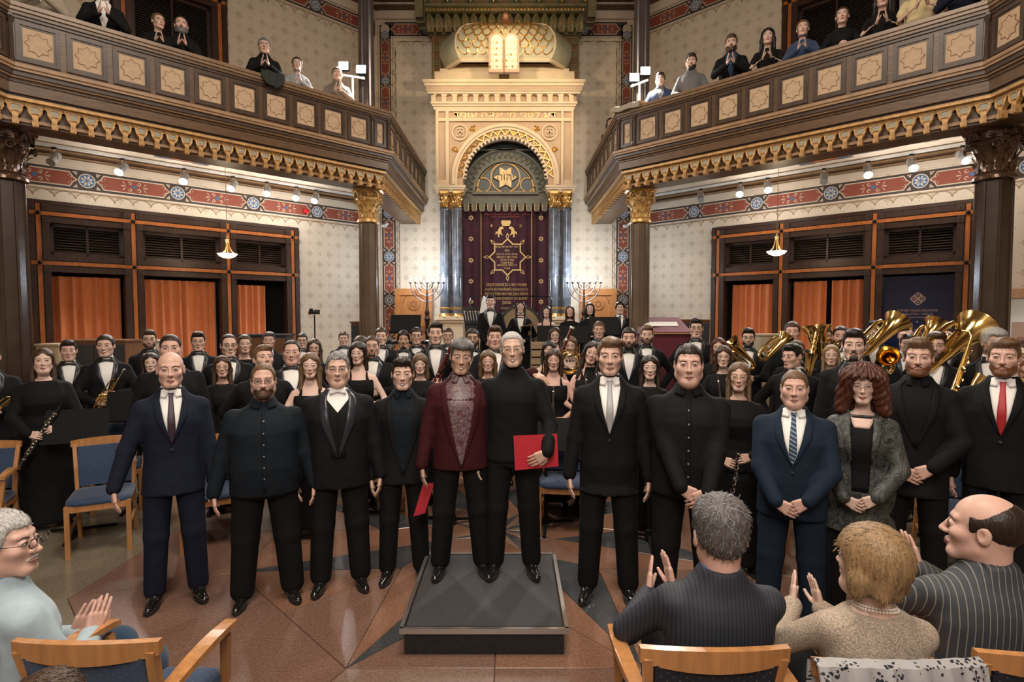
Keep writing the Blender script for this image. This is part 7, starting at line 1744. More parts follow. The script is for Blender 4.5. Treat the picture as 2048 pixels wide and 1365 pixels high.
# ------------------------------------------------------------------ orchestra on the floor (rows behind)
TX = 'orchestra men in black tuxedos'; WB = 'orchestra women in black'
P_('clar_l', 'woman with long brown hair in long black dress holding a clarinet, left', 85, 697, 5.35, sex='f', outfit='blouse', hair='straight', hc='brown', pose='holdlow', fat=.5, hq=1, skin='pale', yaw=14, smile=0, group=WB)
P_('edge_l', 'dark suited player cut off by the left edge of the picture', -22, 690, 5.6, outfit='tux', yaw=18, pose='hold', group=TX)
rows = [
 ('t1', 'dark haired tuxedo man beside the clarinet woman holding a trumpet low', 136, 681, 6.7, dict(hair='messy', hc='dark', pose='hold', skin='pink', yaw=14)),
 ('t2', 'tuxedo man with shaved sides and hair bun holding a trumpet upright', 211, 669, 6.4, dict(hair='bun', hc='dark', pose='hold', smile=1, yaw=12, hy=-10)),
 ('g1', 'tuxedo man with swept hair and glasses in front of the orange curtains', 298, 660, 7.7, dict(hair='quiff', hc='brown', glasses='thick', beard='stub', yaw=10)),
 ('b1', 'broad short haired man in black half hidden behind the bald man', 340, 668, 5.2, dict(hair='buzz', hc='dark', fat=.5, skin='pink', outfit='shirt', col='black', tie=None, yaw=6)),
 ('w1', 'small young woman with tied hair behind the bald man', 301, 706, 6.3, dict(sex='f', hair='long', hc='dark', outfit='blouse', skin='pale', yaw=8)),
 ('g2', 'slim tuxedo man with glasses raising a trumpet near the curtain', 396, 664, 7.5, dict(hair='messy', hc='dark', glasses='thin', pose='hold', yaw=8)),
 ('w2', 'woman with long wavy brown hair and glasses in black top', 444, 712, 5.8, dict(sex='f', hair='long', hc='brown', glasses='thin', outfit='blouse', smile=1, skin='pink', yaw=6, fat=.2)),
 ('g3', 'tuxedo man with receding hair and rectangular glasses', 457, 668, 6.3, dict(hair='recede', hc='dark', glasses='thick', fat=.2, yaw=16, hy=6)),
 ('w3', 'woman with pinned hair seen in profile behind the receding haired man', 489, 669, 7.2, dict(sex='f', hair='bun', hc='brown', outfit='blouse', yaw=30)),
 ('d1', 'fair haired man bowing his head behind the stout bearded man', 526, 691, 5.1, dict(hair='side', hc='light', hp=14, hy=18, col='black', yaw=8, skin='pink')),
 ('o1', 'older man in grey suit standing alone by the window', 537, 664, 8.4, dict(hair='side', hc='salt', outfit='suit', col='charcoal', age=1, skin='pink', yaw=4)),
 ('f1', 'heavy round faced tuxedo man with combed back hair', 583, 680, 5.8, dict(hair='recede', hc='dark', fat=.75, skin='pink', smile=1, front=.07)),
 ('g4', 'young tuxedo man with glasses below the camera tripod', 604, 666, 8.9, dict(hair='short', hc='dark', glasses='thick')),
 ('w4', 'woman with straight brown hair and dark glasses under the tripod', 628, 678, 7.3, dict(sex='f', hair='long', hc='brown', glasses='thick', outfit='blouse')),
 ('w5', 'woman with long curly fair hair and bare shoulders in black straps', 620, 706, 5.15, dict(sex='f', hair='long', hc='light', outfit='dress', smile=1, skin='pale', pose='hold')),
 ('g5', 'short haired tuxedo man against the patterned wall', 687, 663, 9.6, dict(hair='short', hc='brown', skin='pink')),
 ('w6', 'tall woman with long dark hair in black v-neck dress looking aside', 717, 684, 5.95, dict(sex='f', hair='midlong', hc='dark', outfit='dress', skin='pale', hy=-12, smile=1, pose='hold')),
 ('w7', 'blurred brown haired player behind the tall long haired woman', 721, 674, 7.5, dict(sex='f', hair='bob', hc='brown', outfit='blouse')),
 ('s1', 'bald bearded man with glasses holding a silver saxophone', 744, 671, 6.7, dict(hair='buzz', front=.10, hc='brown', beard='stub', glasses='round', fat=.35, skin='pink', pose='hold', yaw=-4)),
 ('g6', 'young tuxedo man beside the left gold column', 762, 655, 8.2, dict(hair='short', hc='brown')),
 ('h1', 'tuxedo man with chin length parted hair and small beard', 807, 661, 7.9, dict(hair='part', hc='dark', beard='goatee', skin='tan')),
 ('g7', 'tuxedo man with glasses in front of the left stall', 833, 655, 8.6, dict(hair='short', hc='dark', glasses='thick')),
 ('w8', 'young woman with straight fringe holding a clarinet behind the smiling man', 840, 707, 6.0, dict(sex='f', hair='bangs', hc='light', outfit='blouse', skin='pale', smile=1, pose='hold')),
 ('z1', 'tall dark haired tuxedo man holding a bassoon', 871, 644, 6.9, dict(hair='side', hc='dark', pose='hold')),
 ('g8', 'small faced tuxedo man with glasses beside the tall bassoonist', 896, 656, 9.0, dict(hair='short', hc='brown', glasses='thin')),
 ('g9', 'dark bearded tuxedo man with glasses behind the maroon jacket man', 945, 657, 7.6, dict(hair='short', hc='dark', glasses='thick', beard='stub', skin='tan')),
 ('f2', 'full faced tuxedo man with wavy brown hair', 990, 652, 6.8, dict(hair='messy', hc='brown', fat=.5, skin='pink', pose='hold')),
 ('w9', 'laughing young woman with light brown bob peeking between the podium men', 976, 701, 5.9, dict(sex='f', hair='midlong', hc='light', outfit='blouse', smile=2, skin='pink')),
 ('w10', 'long haired woman with glasses and bare neckline before the music stands', 1110, 655, 8.8, dict(sex='f', hair='long', hc='brown', outfit='dress', glasses='round', skin='pale')),
 ('w11', 'dark haired woman looking down beside the red bassoon', 1098, 682, 7.0, dict(sex='f', hair='bangs', hc='black', outfit='dress', hp=10, pose='hold')),
 ('w12', 'young woman with shoulder length brown hair holding a flute upright', 1107, 698, 5.9, dict(sex='f', hair='midlong', hc='brown', outfit='dress', smile=1, skin='pink', pose='holdlow', hq=1)),
 ('w13', 'woman with glasses and bare shoulders holding a french horn', 1140, 673, 7.2, dict(sex='f', hair='midlong', hc='light', outfit='dress', glasses='thin', skin='pale', pose='hold')),
 ('w14', 'woman in black lace halter top tilting her head, long dark hair', 1180, 683, 5.9, dict(sex='f', hair='long', hc='dark', outfit='halter', hr=14, skin='pink', pose='hold')),
 ('g10', 'smiling short haired tuxedo man under the large black stand', 1198, 643, 8.9, dict(hair='short', hc='light', fat=.2, skin='pink', smile=1)),
 ('b2', 'bearded tuxedo man with closed eyes behind the silver tie man', 1258, 655, 7.0, dict(hair='short', hc='dark', beard='full', skin='pink', pose='holdlow')),
 ('b3', 'bearded tuxedo man in front of the burgundy draped table', 1294, 651, 7.9, dict(hair='side', hc='light', beard='full', bc='brown')),
 ('w15', 'smiling young woman with long dark brown hair holding a clarinet', 1300, 711, 5.3, dict(sex='f', hair='long', hc='dark', outfit='blouse', smile=1, skin='pale', pose='holdlow', hq=1)),
 ('g11', 'tall tuxedo man with glasses before the dark cabinet', 1393, 637, 8.1, dict(hair='quiff', hc='dark', glasses='thick', yaw=-6)),
 ('w16', 'blurred woman with wavy auburn hair turning behind the glasses flautist', 1438, 676, 7.1, dict(sex='f', hair='long', hc='auburn', outfit='blouse', yaw=-30)),
 ('w17', 'woman with large clear glasses and earrings holding a flute', 1447, 692, 6.1, dict(sex='f', hair='midlong', hc='brown', glasses='round', outfit='tee', skin='pale', pose='hold', yaw=-8)),
 ('g12', 'tuxedo man with moustache and glasses holding a tenor horn', 1497, 657, 7.8, dict(hair='messy', hc='black', glasses='thick', beard='stub', pose='hold', yaw=-8)),
 ('y1', 'young man in dark suit looking up aside with faded haircut', 1590, 688, 5.7, dict(hair='quiff', hc='black', outfit='suit', col='black', yaw=-10, hy=-38, hp=-6, skin='pink')),
 ('y2', 'smiling tuxedo man holding a euphonium below the orange curtain', 1585, 643, 7.3, dict(hair='short', hc='brown', smile=1, skin='pink', pose='hold', yaw=-10)),
 ('y3', 'man with shaved head just visible above the dark haired youth', 1594, 680, 6.5, dict(hair='buzz', hc='brown', front=.09)),
 ('g13', 'tuxedo man with goatee and glasses beside the euphonium bell', 1652, 655, 8.2, dict(hair='short', hc='dark', glasses='thick', beard='goatee', skin='tan', yaw=-10)),
 ('b4', 'broad man with dark full beard in tuxedo', 1682, 651, 7.0, dict(hair='buzz', hc='dark', beard='big', fat=.4, skin='pink', yaw=-10, pose='hold')),
 ('k1', 'tall clean shaven tuxedo man with swept dark hair behind the curly haired woman', 1709, 659, 4.9, dict(hair='quiff', hc='dark', hq=1, yaw=-14, skin='fair', beard='goatee')),
 ('g14', 'black haired man with glasses in front of the navy banner', 1748, 642, 8.3, dict(hair='messy', hc='black', glasses='thin', yaw=-10)),
 ('b5', 'bald man with raised brows between the tuba bells', 1812, 654, 8.0, dict(hair='none', hc='brown', skin='pink', yaw=-12, pose='hold')),
 ('b6', 'short haired man whose forehead shows above the red bearded man', 1816, 668, 7.2, dict(hair='short', hc='dark', skin='pink', yaw=-12)),
 ('g15', 'tuxedo man with loosened bow tie and glasses behind the red bearded man', 1871, 664, 5.5, dict(hair='side', hc='brown', glasses='thin', beard='stub', yaw=-14, skin='pink')),
 ('b7', 'man with cropped hair and glasses below the brass bells', 1893, 653, 7.8, dict(hair='buzz', hc='dark', glasses='thick', yaw=-14, fat=.3, pose='hold')),
 ('v1', 'white haired man with grey beard turned to the right', 1985, 657, 5.35, dict(hair='thick', hc='white', beard='stub', bc='grey', yaw=-14, hy=30, skin='tan')),
 ('w18', 'bare shouldered woman with glasses at the right edge holding a horn', 2044, 682, 4.75, dict(sex='f', hair='long', hc='brown', glasses='thin', outfit='dress', yaw=-20, pose='hold', skin='pale')),
 ('w19', 'fair woman hidden behind a silver horn', 1663, 690, 6.3, dict(sex='f', hair='straight', hc='blond', outfit='blouse', yaw=-10)),
]
for key, lab, px, py, Y, k in rows:
    k = dict(k); k.setdefault('pose', 'back' if R.random() < .5 else 'down'); k.setdefault('skin', 'fair'); P_(key, lab, px, py, Y, group=WB if k.get('sex') == 'f' else TX, **k)
# percussion row on the platform
PR = 'percussionists on the platform'
P_('p1', 'short haired tuxedo percussionist left of the bass drum', 981, 590, 10.3, base=.6, hair='quiff', hc='dark', pose='clasp', group=PR)
P_('p2', 'long haired percussionist with glasses and bow tie in front of the bass drum', 1041, 602, 10.25, base=.6, sex='f', hair='straight', hc='dark', outfit='tux', glasses='thin', smile=2, pose='holdlow', group=PR)
P_('p3', 'woman with dark hair and sleeveless black top right of the bass drum', 1093, 612, 10.4, base=.6, sex='f', hair='long', hc='black', outfit='dress', smile=1, skin='pale', group=PR)
P_('p4', 'woman in black roll neck with long brown hair holding mallets', 1140, 611, 10.4, base=.6, sex='f', hair='straight', hc='brown', outfit='turtle', smile=1, pose='hold', group=PR)
P_('p5', 'woman in black roll neck with hair band under the right menorah', 1180, 606, 10.4, base=.6, sex='f', hair='straight', hc='black', outfit='turtle', skin='pale', pose='hold', group=PR)
P_('p6', 'man in open-collared white shirt and waistcoat by the right painted band', 1240, 603, 10.2, base=.6, hair='part', hc='black', outfit='tux', tie='none' if False else 'black', skin='fair', pose='down', group=PR)
# ------------------------------------------------------------------ audience upstairs
def galY(px, d=.42):
    s_ = -1 if px < 1010 else 1; xo = 1.78-XC*(1 if s_ < 0 else -1); r = abs(px-1024)/1130; q = d*.707; s = (r*(8.9+q)-xo-q)/(1+r); return 8.9-s+q
GL = 'listeners clapping in the left gallery'; GR = 'listeners clapping in the right gallery'; GB = 4.335
for lab, px, py, k in [
 ('man in black leather jacket over white shirt clapping, left gallery', 205, -38, dict(outfit='openjacket', shirt=CL['white'], hair='short', pose='clap')),
 ('person in a pale trench coat at the upper left corner', 78, -75, dict(outfit='coat', col='beige', hair='short', pose='clap')),
 ('woman in black with tied light hair leaning to the side, left gallery', 315, 26, dict(sex='f', hair='bun', hc='light', outfit='blouse', glasses='thin', yaw=20, hy=20, pose='clap')),
 ('balding man with grey beard in black sweater, left gallery', 362, 33, dict(outfit='turtle', hair='recede', hc='brown', beard='big', bc='grey', pose='clap', skin='pink')),
 ('grey haired man with glasses in black shirt clapping by the white screen', 528, 76, dict(outfit='shirt', col='black', hair='short', hc='grey', glasses='thick', pose='clap', skin='pink')),
 ('woman with glasses and ponytail in light grey sweater, left gallery', 594, 114, dict(sex='f', outfit='turtle', col='ltgrey', hair='pony', hc='brown', glasses='thick', pose='clap', smile=1)),
 ('young man in taupe shirt clapping beside the floodlights', 674, 134, dict(outfit='shirt', col='taupe', hair='short', hc='dark', pose='clap', hp=8)),
 ('man with glasses in blue jacket right of the floodlights', 1321, 146, dict(outfit='suit', col='blue', shirt=CL['grey'], tie=None, hair='messy', hc='dark', glasses='thick', pose='hold', hp=10)),
 ('young man with short beard in grey green sweater, right gallery', 1383, 109, dict(outfit='turtle', col='grey', hair='messy', hc='dark', beard='stub', pose='holdlow')),
 ('bearded man in black cardigan clapping, right gallery', 1463, 71, dict(outfit='openjacket', col='black', shirt=CL['blue'], hair='quiff', hc='brown', beard='full', pose='clap')),
 ('dark haired woman in black off-shoulder tee clapping, right gallery', 1536, 57, dict(sex='f', outfit='tee', hair='midlong', hc='black', pose='clap')),
 ('woman with pulled back hair in blue and white track top', 1606, 40, dict(sex='f', outfit='turtle', col='blue', hair='pony', hc='light', pose='clap')),
 ('woman in black v-neck sweater with hands folded, right gallery', 1685, 14, dict(sex='f', outfit='blouse', hair='low' if False else 'bun', hc='brown', pose='hold')),
 ('woman in black tee with long dark hair at the top right', 1766, -22, dict(sex='f', outfit='tee', hair='long', hc='black', pose='clap')),
 ('person in pale yellow tee clapping at the top right', 1847, -60, dict(outfit='tee', col='yellow', hair='short', pose='clap')),
 ('person in navy leaning at the top right corner', 1930, -90, dict(outfit='turtle', col='navy', hair='short', pose='clap')),
]:
    Y = galY(px); tz = U(px, py, Y).z; k.setdefault('skin', 'fair'); k.setdefault('yaw', 14 if px < 1010 else -14); Hh = tz-GB; b = GB
    P_('gal%d' % px, lab, px, py, Y, base=b, group=GL if px < 1010 else GR, hs=min(1.12, 1.70/max(Hh, 1.3)), **k)
P_('galx', 'woman just visible over the steep right gallery rail', 1221, 236, 11.4, base=GB, sex='f', hair='long', hc='dark', outfit='blouse', group=GR)
# ------------------------------------------------------------------ seated audience in the foreground
AG = 'seated listeners clapping in the foreground'
def seated(key, label, px, py, Y, **k): return P_(key, label, px, py, Y, base=0, sit=True, hq=1, **k)
up = {-1: (-.04, -.33, 1.20), 1: (.04, -.33, 1.20)}
seated('a1', 'white haired man with glasses and moustache in pale blue sweater, lower left', 6, 1018, 2.12, outfit='turtle', col='ltblue', hair='short', hc='white', glasses='thick', beard='stache', bc='white', yaw=150, hy=-50+0, pose='clap', wrist={-1: (-.02, -.27, 1.12), 1: (.07, -.25, 1.10)}, tcol='jean', hs=1.04, skin='pink', group=AG, fat=.25)
seated('a2', 'grey haired man in ribbed navy sweater over blue check shirt, seen from behind', 1440, 996, 2.12, outfit='turtle', col='rib', hair='grey', hc='salt', yaw=176, pose='clap', wrist={-1: (.09, -.37, 1.22), 1: (.20, -.35, 1.20)}, hs=1.14, skin='pink', group=AG, fat=.25)
seated('a3', 'woman with blond bob and pearl necklace in cream knit top, seen from behind', 1752, 1056, 2.0, sex='f', outfit='turtle', col='lace', hair='bob', hc='blond', yaw=168, hy=42, pose='clap', wrist={-1: (.08, -.33, 1.26), 1: (.19, -.35, 1.26)}, hs=1.10, skin='pale', group=AG, fat=.35)
seated('a4', 'balding man in dark pinstripe shirt clapping at the lower right corner', 1978, 985, 2.16, outfit='shirt', col='pinstripe', hair='bald', hc='dark', yaw=172, hy=50, pose='clap', wrist={-1: (.05, -.35, 1.30), 1: (.16, -.36, 1.30)}, hs=1.10, skin='pink', group=AG, fat=.3)
seated('a5', 'brown haired person whose crown just shows at the bottom left edge', 88, 1347, 1.22, outfit='turtle', col='black', hair='short', hc='brown', yaw=176, pose='clasp')
# ------------------------------------------------------------------ held things
M_red = mat('red_folder', (.42, .008, .022), .45, nz=30, amt=.08)
def quad_slab(name, label, cat, pts, th, m, group=None):
    """thin rigid sheet through four world points"""
    a, b, c, d = [Vector(p) for p in pts]; n = (b-a).cross(d-a).normalized()*th; mb = MB(); mb.add([a, b, c, d, a+n, b+n, c+n, d+n], [(0, 3, 2, 1), (4, 5, 6, 7), (0, 1, 5, 4), (1, 2, 6, 5), (2, 3, 7, 6), (3, 0, 4, 7)])
    t = thing(name, label, cat, a, group); obj('cover', mb, [m], t); mb2 = MB(); q = n*.3; s_ = lambda p: p+((a+c)/2-p)*.02; mb2.add([s_(p)+q*k for k in (1, 2) for p in (a, b, c, d)], [(0, 3, 2, 1), (4, 5, 6, 7), (0, 1, 5, 4), (1, 2, 6, 5), (2, 3, 7, 6), (3, 0, 4, 7)]); obj('pages', mb2, [M_paper], t); return t
quad_slab('folder', 'large red folder held by the white haired man on the podium', 'folder', [U(1030, 941, 3.83), U(1117, 933, 3.82), U(1114, 868, 3.84), U(1027, 872, 3.85)], .008, M_red)
quad_slab('folder', 'small red folder held low by the smiling young man', 'folder', [U(827, 1033, 4.05), U(850, 1027, 4.06), U(869, 966, 4.1), U(846, 968, 4.09)], .008, M_red)
def held(key, kind, label, tilt, drop, s=1.0, roll=0, dy=-.02, up=True, group=None):
    """instrument through the point between the hands; tilt = direction of its axis (person's frame), drop = length below the hands"""
    ri = CAST[key]; a, b = between(ri); c_ = (a+b)/2; z = ri[0].rotation_euler.z; d = Vector(tilt).normalized(); d = Vector((d.x*math.cos(z)-d.y*math.sin(z), d.x*math.sin(z)+d.y*math.cos(z), d.z)); c_ = c_+Vector((math.sin(z)*-dy*0, dy, 0))
    return instrument(kind, label, c_-d*drop, c_+d, roll, group, s)
held('clar_l', 'clarinet', 'black clarinet with silver keys held across the woman at the left', (.5, -.1, .86), .36)
held('oboe', 'oboe', 'oboe with silver keys hanging from the hands of the fair haired woman', (.12, -.1, .99), .50)
held('w5', 'clarinet', 'clarinet held by the curly fair haired woman', (.3, -.1, .95), .40)
held('w8', 'clarinet', 'clarinet held by the woman with the fringe', (.2, -.1, .95), .4)
held('w15', 'clarinet', 'bass side clarinet held upright by the smiling dark haired woman', (.05, -.1, .99), .52)
held('w12', 'flute', 'silver flute held upright by the woman with shoulder length hair', (.02, -.05, 1), .28)
held('w17', 'flute', 'silver flute held upright by the woman with clear glasses', (-.15, -.1, .98), .30)
held('w14', 'flute', 'silver flute held by the woman in the lace halter top', (-.1, -.1, .98), .30)
held('w6', 'clarinet', 'dark clarinet held by the tall woman with long dark hair', (.1, -.1, .98), .4)
for key, lab, tl in (('t1', 'brass trumpet held by the dark haired man behind the clarinet woman', (.75, -.2, .6)), ('t2', 'bright brass trumpet held upright by the man with the hair bun', (.45, -.2, .87)), ('g2', 'small brass trumpet raised by the slim man near the curtain', (.5, -.2, .85)), ('edge_l', 'trumpet of the player cut off by the left edge', (.7, -.2, .65))): held(key, 'trumpet', lab, tl, .22, 1.05, group='brass trumpets')
held('s1', 'sax', 'silver saxophone held by the bald bearded man', (-.15, -.2, .95), .30, .95)
def gilt(x): return x
instrument('sax', 'golden alto saxophone slung on the man with the loosened tie', U(1900, 806, 5.15), U(1925, 730, 5.2), 40, 'saxophones', 1.0)
instrument('sax', 'small golden saxophone rising behind the dark haired youth', U(1612, 765, 5.9), U(1625, 700, 6.0), -30, 'saxophones', .9)
held('z1', 'bassoon', 'dark red bassoon slanting up left of the maroon jacket man', (.42, .05, .9), .78)
held('f2', 'bassoon', 'red bassoon poking up right of the white haired podium man', (.55, .05, .83), .80)
instrument('bassoon', 'shiny red bassoon with white top ring before the music stands', U(1062, 859, 6.9), U(1147, 657, 6.9), 0, 'bassoons')
held('w13', 'horn', 'french horn held by the bare shouldered woman', (.1, -.9, .3), 0, 1.0) if False else instrument('horn', 'french horn coil held by the bare shouldered woman', U(1138, 724, 6.88), U(1138, 700, 6.88), 0, 'french horns')
instrument('horn', 'silver bright horn bell beside the tall clean shaven man', U(1686, 705, 6.5), U(1686, 690, 6.5), 180, 'french horns')
instrument('horn', 'horn at the right edge held by the bare shouldered woman', U(2046, 745, 4.45), U(2046, 730, 4.45), 20, 'french horns')
instrument('euphonium', 'euphonium with upturned bell held by the smiling man', U(1633, 652, 7.0), U(1636, 630, 7.0), 180, 'low brass', .62) if False else instrument('tuba', 'upright brass tuba bell in front of the orange curtain', U(1632, 652, 7.1), U(1630, 630, 7.1), 0, 'low brass', .92, 'tuba')
instrument('euphonium', 'tenor horn held diagonally by the man with moustache', U(1462, 683, 7.35), U(1440, 662, 7.35), 180, 'low brass', .55)
instrument('euphonium', 'euphonium slanting left of the smiling man', U(1574, 676, 7.0), U(1600, 650, 7.05), 180, 'low brass', .55)
instrument('tuba', 'brass tuba with upturned bell between the black haired and bald men', U(1797, 642, 7.2), U(1824, 614, 7.25), 180, 'low brass', .85)
instrument('tuba', 'matte gold bell of the middle tuba in front of the navy banner', U(1875, 646, 7.3), U(1895, 612, 7.35), 180, 'low brass', .75)
instrument('tuba', 'largest brass tuba with wide bell leaning right by the dark column', U(1957, 652, 5.55), U(1995, 618, 5.6), 180, 'low brass', .95)
instrument('euphonium', 'baritone horn with tilted bell behind the red bearded man', U(1776, 712, 5.6), U(1762, 690, 5.3), 180, 'low brass', .50)
# ------------------------------------------------------------------ chairs (seen between the players, and the front audience row)
for lab, x, y, yw, ar in [
 ('empty beech chair with blue seat beside the clarinet woman', -3.62, 4.92, 28, 0),
 ('beech armchair half cut off behind the clarinet woman at the left edge', -4.55, 4.70, 25, 1),
 ('beech armchair at the far left edge of the picture', -5.9, 6.35, 20, 1),
 ('beech chair behind the navy suited bald man', -4.15, 5.95, 20, 1),
 ('beech chair whose blue seat shows between the bald and the bearded man', -2.72, 5.0, 30, 0),
 ('beech chair behind the legs of the tail-coated man', -1.30, 5.75, 10, 0),
 ('beech chair behind the silver tie man', .50, 5.35, -8, 0),
 ('beech chair whose seat shows right of the red bearded man', 3.62, 4.55, -25, 0),
 ('beech chair behind the short man in navy', 1.95, 4.6, -15, 0),
 ('beech chair behind the woman in the floral jacket', 2.62, 4.85, -20, 0)]: chair(lab, x, y, yw, ar)
CG = 'front audience armchairs'
chair('empty beech armchair in the lower left foreground', -1.50, 2.22, 180, 1, 0, CG)
chair('beech armchair under the white haired man in pale blue', -2.07, 2.20, 178, 1, 1, CG)
chair('beech armchair under the man in the ribbed navy sweater', .70, 2.18, 180, 1, 1, CG)
chair('beech armchair under the blond woman, draped with a floral scarf', 1.27, 2.10, 178, 1, 1, CG)
chair('beech armchair under the man in the pinstripe shirt', 1.86, 2.14, 176, 1, 1, CG)
# scarf over the blond woman's chair back
M_scarf = mat('scarf_grey_floral', (.30, .29, .29), .5); 
def scarf_tex(m):
    nt = m.node_tree; tc = nt.nodes.new('ShaderNodeTexCoord'); v = nt.nodes.new('ShaderNodeTexVoronoi'); v.inputs['Scale'].default_value = 75; nt.links.new(tc.outputs['Object'], v.inputs['Vector']); n = nt.nodes.new('ShaderNodeTexNoise'); n.inputs['Scale'].default_value = 14; nt.links.new(tc.outputs['Object'], n.inputs['Vector']); X.nt = nt
    mk = X(v.outputs['Distance']).lt(.40)*X(n.outputs[0]).gt(.53); mx = nt.nodes.new('ShaderNodeMix'); mx.data_type = 'RGBA'; nt.links.new(mk.k, mx.inputs[0]); mx.inputs[6].default_value = (.33, .32, .32, 1); mx.inputs[7].default_value = (.012, .014, .022, 1); nt.links.new(mx.outputs[2], nt.nodes['Principled BSDF'].inputs['Base Color'])
scarf_tex(M_scarf)
mb = MB(); n = 40; rows_ = [(-.075, .55, .04), (-.065, .72, .02), (-.055, .86, .0), (-.035, .915, 0), (0, .925, 0), (.03, .90, 0), (.035, .80, 0)]
vs = []
for dy, z, e in rows_:
    for i in range(n+1):
        t = -1+2*i/n; x = 1.27+t*(.275+e*1.2); yb = 2.10-.285-.03*(1-t*t); wv = .010*math.sin(i*.9+z*4)+.006*math.sin(i*2.3); vs.append((x, yb+dy+wv*(1 if z < .9 else .2), z+.010*(1-t*t)*0-.01*abs(t) ** 3-(.05*math.sin(i*.5) if z < .6 else 0)))
k = len(vs); vs += [(x, y+.006, z-.004) for x, y, z in vs]; fs = []
for j in range(len(rows_)-1):
    for i in range(n): q = j*(n+1)+i; fs += [(q, q+1, q+n+2, q+n+1), (k+q+1, k+q, k+q+n+1, k+q+n+2)]
mb.add(vs, fs); tag(obj('scarf', mb, [M_scarf], smooth=True), 'grey scarf with black blossom print over the blond woman\'s chair back', 'scarf')
# pearl necklace and earring, check shirt collar, sock of details on the audience
def wnp(key, v): return wp(CAST[key], v)
ri = CAST['a3']; m = MB()
for rr, zz in ((.064, 1.052), (.070, 1.044)):
    for i in range(40): a = 2*PI*i/40; m.ball((math.cos(a)*rr*1.05, .018+math.sin(a)*rr, zz+.012*math.sin(a)), .0045, 5)
M_pearl = mat('pearl', (.75, .70, .62), .2, coat=.6); obj('pearl_necklace', m, [M_pearl], ri[0], True)
HTm = ri[1]['HT']; m = MB()
for s in (-1, 1): p = HTm@np.array((s*.082, .010, -.036, 1)); m.ball(p[:3], .006, 7)
obj('pearl_earrings', m, [M_pearl], ri[0], True, kind='stuff')
for key, mm, h0 in (('a2', CL['bluecheck'], .045), ('a1', CL['bluecheck'], .03), ('a4', CL['pinstripe'], .03)):
    ri = CAST[key]; m = MB(); m.lathe([(.070, 1.055), (.066, 1.075), (.060, 1.085+h0), (.064, 1.09+h0), (.076, 1.065), (.084, 1.05)], 24, F((0, .018, 0), (1, 0, 0), (0, 1, 0), (0, 0, 1)), cap=False); obj('shirt_collar', m, [mm], ri[0], True)
# ------------------------------------------------------------------ music stands
MS = [('music stand with large black desk beside the clarinet woman', U(150, 890, 5.15), 20, 0), ('black music stand before the left stall', U(810, 668, 9.3), 0, 0), ('left of the two wide black stands before the percussion women', U(1104, 690, 9.45), 0, 0), ('right of the two wide black stands before the percussion women', U(1152, 690, 9.42), 0, 0), ('tall black stand in front of the man in the waistcoat', U(1209, 672, 9.4), -4, 0),
 ('music stand behind the maroon jacket man', U(905, 905, 5.4), 0, 0), ('music stand behind the large red folder', U(1092, 905, 5.35), -5, 0), ('music stand behind the heavy man in black', U(1300, 880, 5.0), -5, 0), ('music stand behind the red bearded man', U(1915, 860, 4.9), -20, 0), ('music stand at the far left behind the empty chairs', U(262, 845, 5.9), 15, 0)]
for lab, p, yw, z in MS: stand(lab, p.x, p.y, yw, max(.6, p.z-z-.0), 22, z)
# ------------------------------------------------------------------ percussion
M_skin2 = mat('drum_head', (.36, .24, .12), .5, nz=4, amt=.3); M_rim = mat('drum_black', (.012, .012, .013), .2, coat=.5)
c_ = U(1040, 652, 10.85); bd = thing('bass_drum', 'large bass drum with tan head and black rim behind the long haired percussionist', 'drum', (c_.x, c_.y, .6)); f = F(c_, (1, 0, 0), (0, 0, 1), (0, -1, 0)); R_ = .385
obj('shell', MB().lathe([(R_, -.22), (R_*1.03, -.2), (R_, -.18), (R_, .12), (R_*1.04, .14), (R_*1.04, .18), (R_*.93, .18)], 40, f, cap=False), [M_rim], bd, 40)
obj('drum_head', MB().prism(circ(R_*.94, 40), .14, .15, f), [M_skin2], bd)
m = MB()
for k in range(10): a = 2*PI*k/10; m.bar(f(math.cos(a)*R_*1.05, math.sin(a)*R_*1.05, -.2), f(math.cos(a)*R_*1.05, math.sin(a)*R_*1.05, .18), .012, .012)
obj('tension_rods', m, [M_steel], bd, kind='stuff'); m = MB()
for s in (-1, 1): m.tube([f(s*.34, -.1, -.05), f(s*.30, -(c_.z-.62), .16)], .014, 6); m.tube([f(s*.34, -.1, -.05), f(s*.30, -(c_.z-.62), -.25)], .014, 6)
obj('stand', m, [M_rim], bd)
a, b = U(941, 593, 11.0), U(1103, 593, 11.0); rk = thing('drum_rack', 'thin black metal tube frame arching behind the bass drum', 'rack', ((a.x+b.x)/2, 11.0, .6))
obj('tube_frame', MB().tube([(a.x, 11, .61), (a.x, 11, a.z-.05), (a.x+.05, 11, a.z), (b.x-.05, 11, b.z), (b.x, 11, b.z-.05), (b.x, 11, .61)], .014, 8), [M_rim], rk, True)
obj('feet', MB().box(a.x, 11, .62, .05, .5, .03).box(b.x, 11, .62, .05, .5, .03), [M_rim], rk, kind='stuff')
p = U(945, 640, 10.6); mt = thing('mallet_stand', 'black mallet stand with pouches left of the bass drum', 'stand', (p.x, 10.6, .6))
m = MB(); tf = F((p.x, 10.6, p.z), (1, .2, 0), (-.25, .2, 1), (0, -1, .1)); m.prism([(-.17, -.25), (.15, -.25), (.17, .25), (-.15, .25)], 0, .02, tf, 0); m.box(0, -.02, .03, .30, .14, .03, 0, fr=tf); m.box(0, -.18, .03, .30, .10, .03, 0, fr=tf); obj('pouch_panel', m, [M_rim], mt)
m = MB()
for i in range(6): m.tube([tf(-.12+.05*i, -.02, .05), tf(-.115+.052*i, .14, .055)], .005, 5, 0); m.ball(tf(-.115+.052*i, .15, .055), .016, 7, i % 2)
obj('mallets', m, [M_paper, M_skin2], mt, kind='stuff'); m = MB()
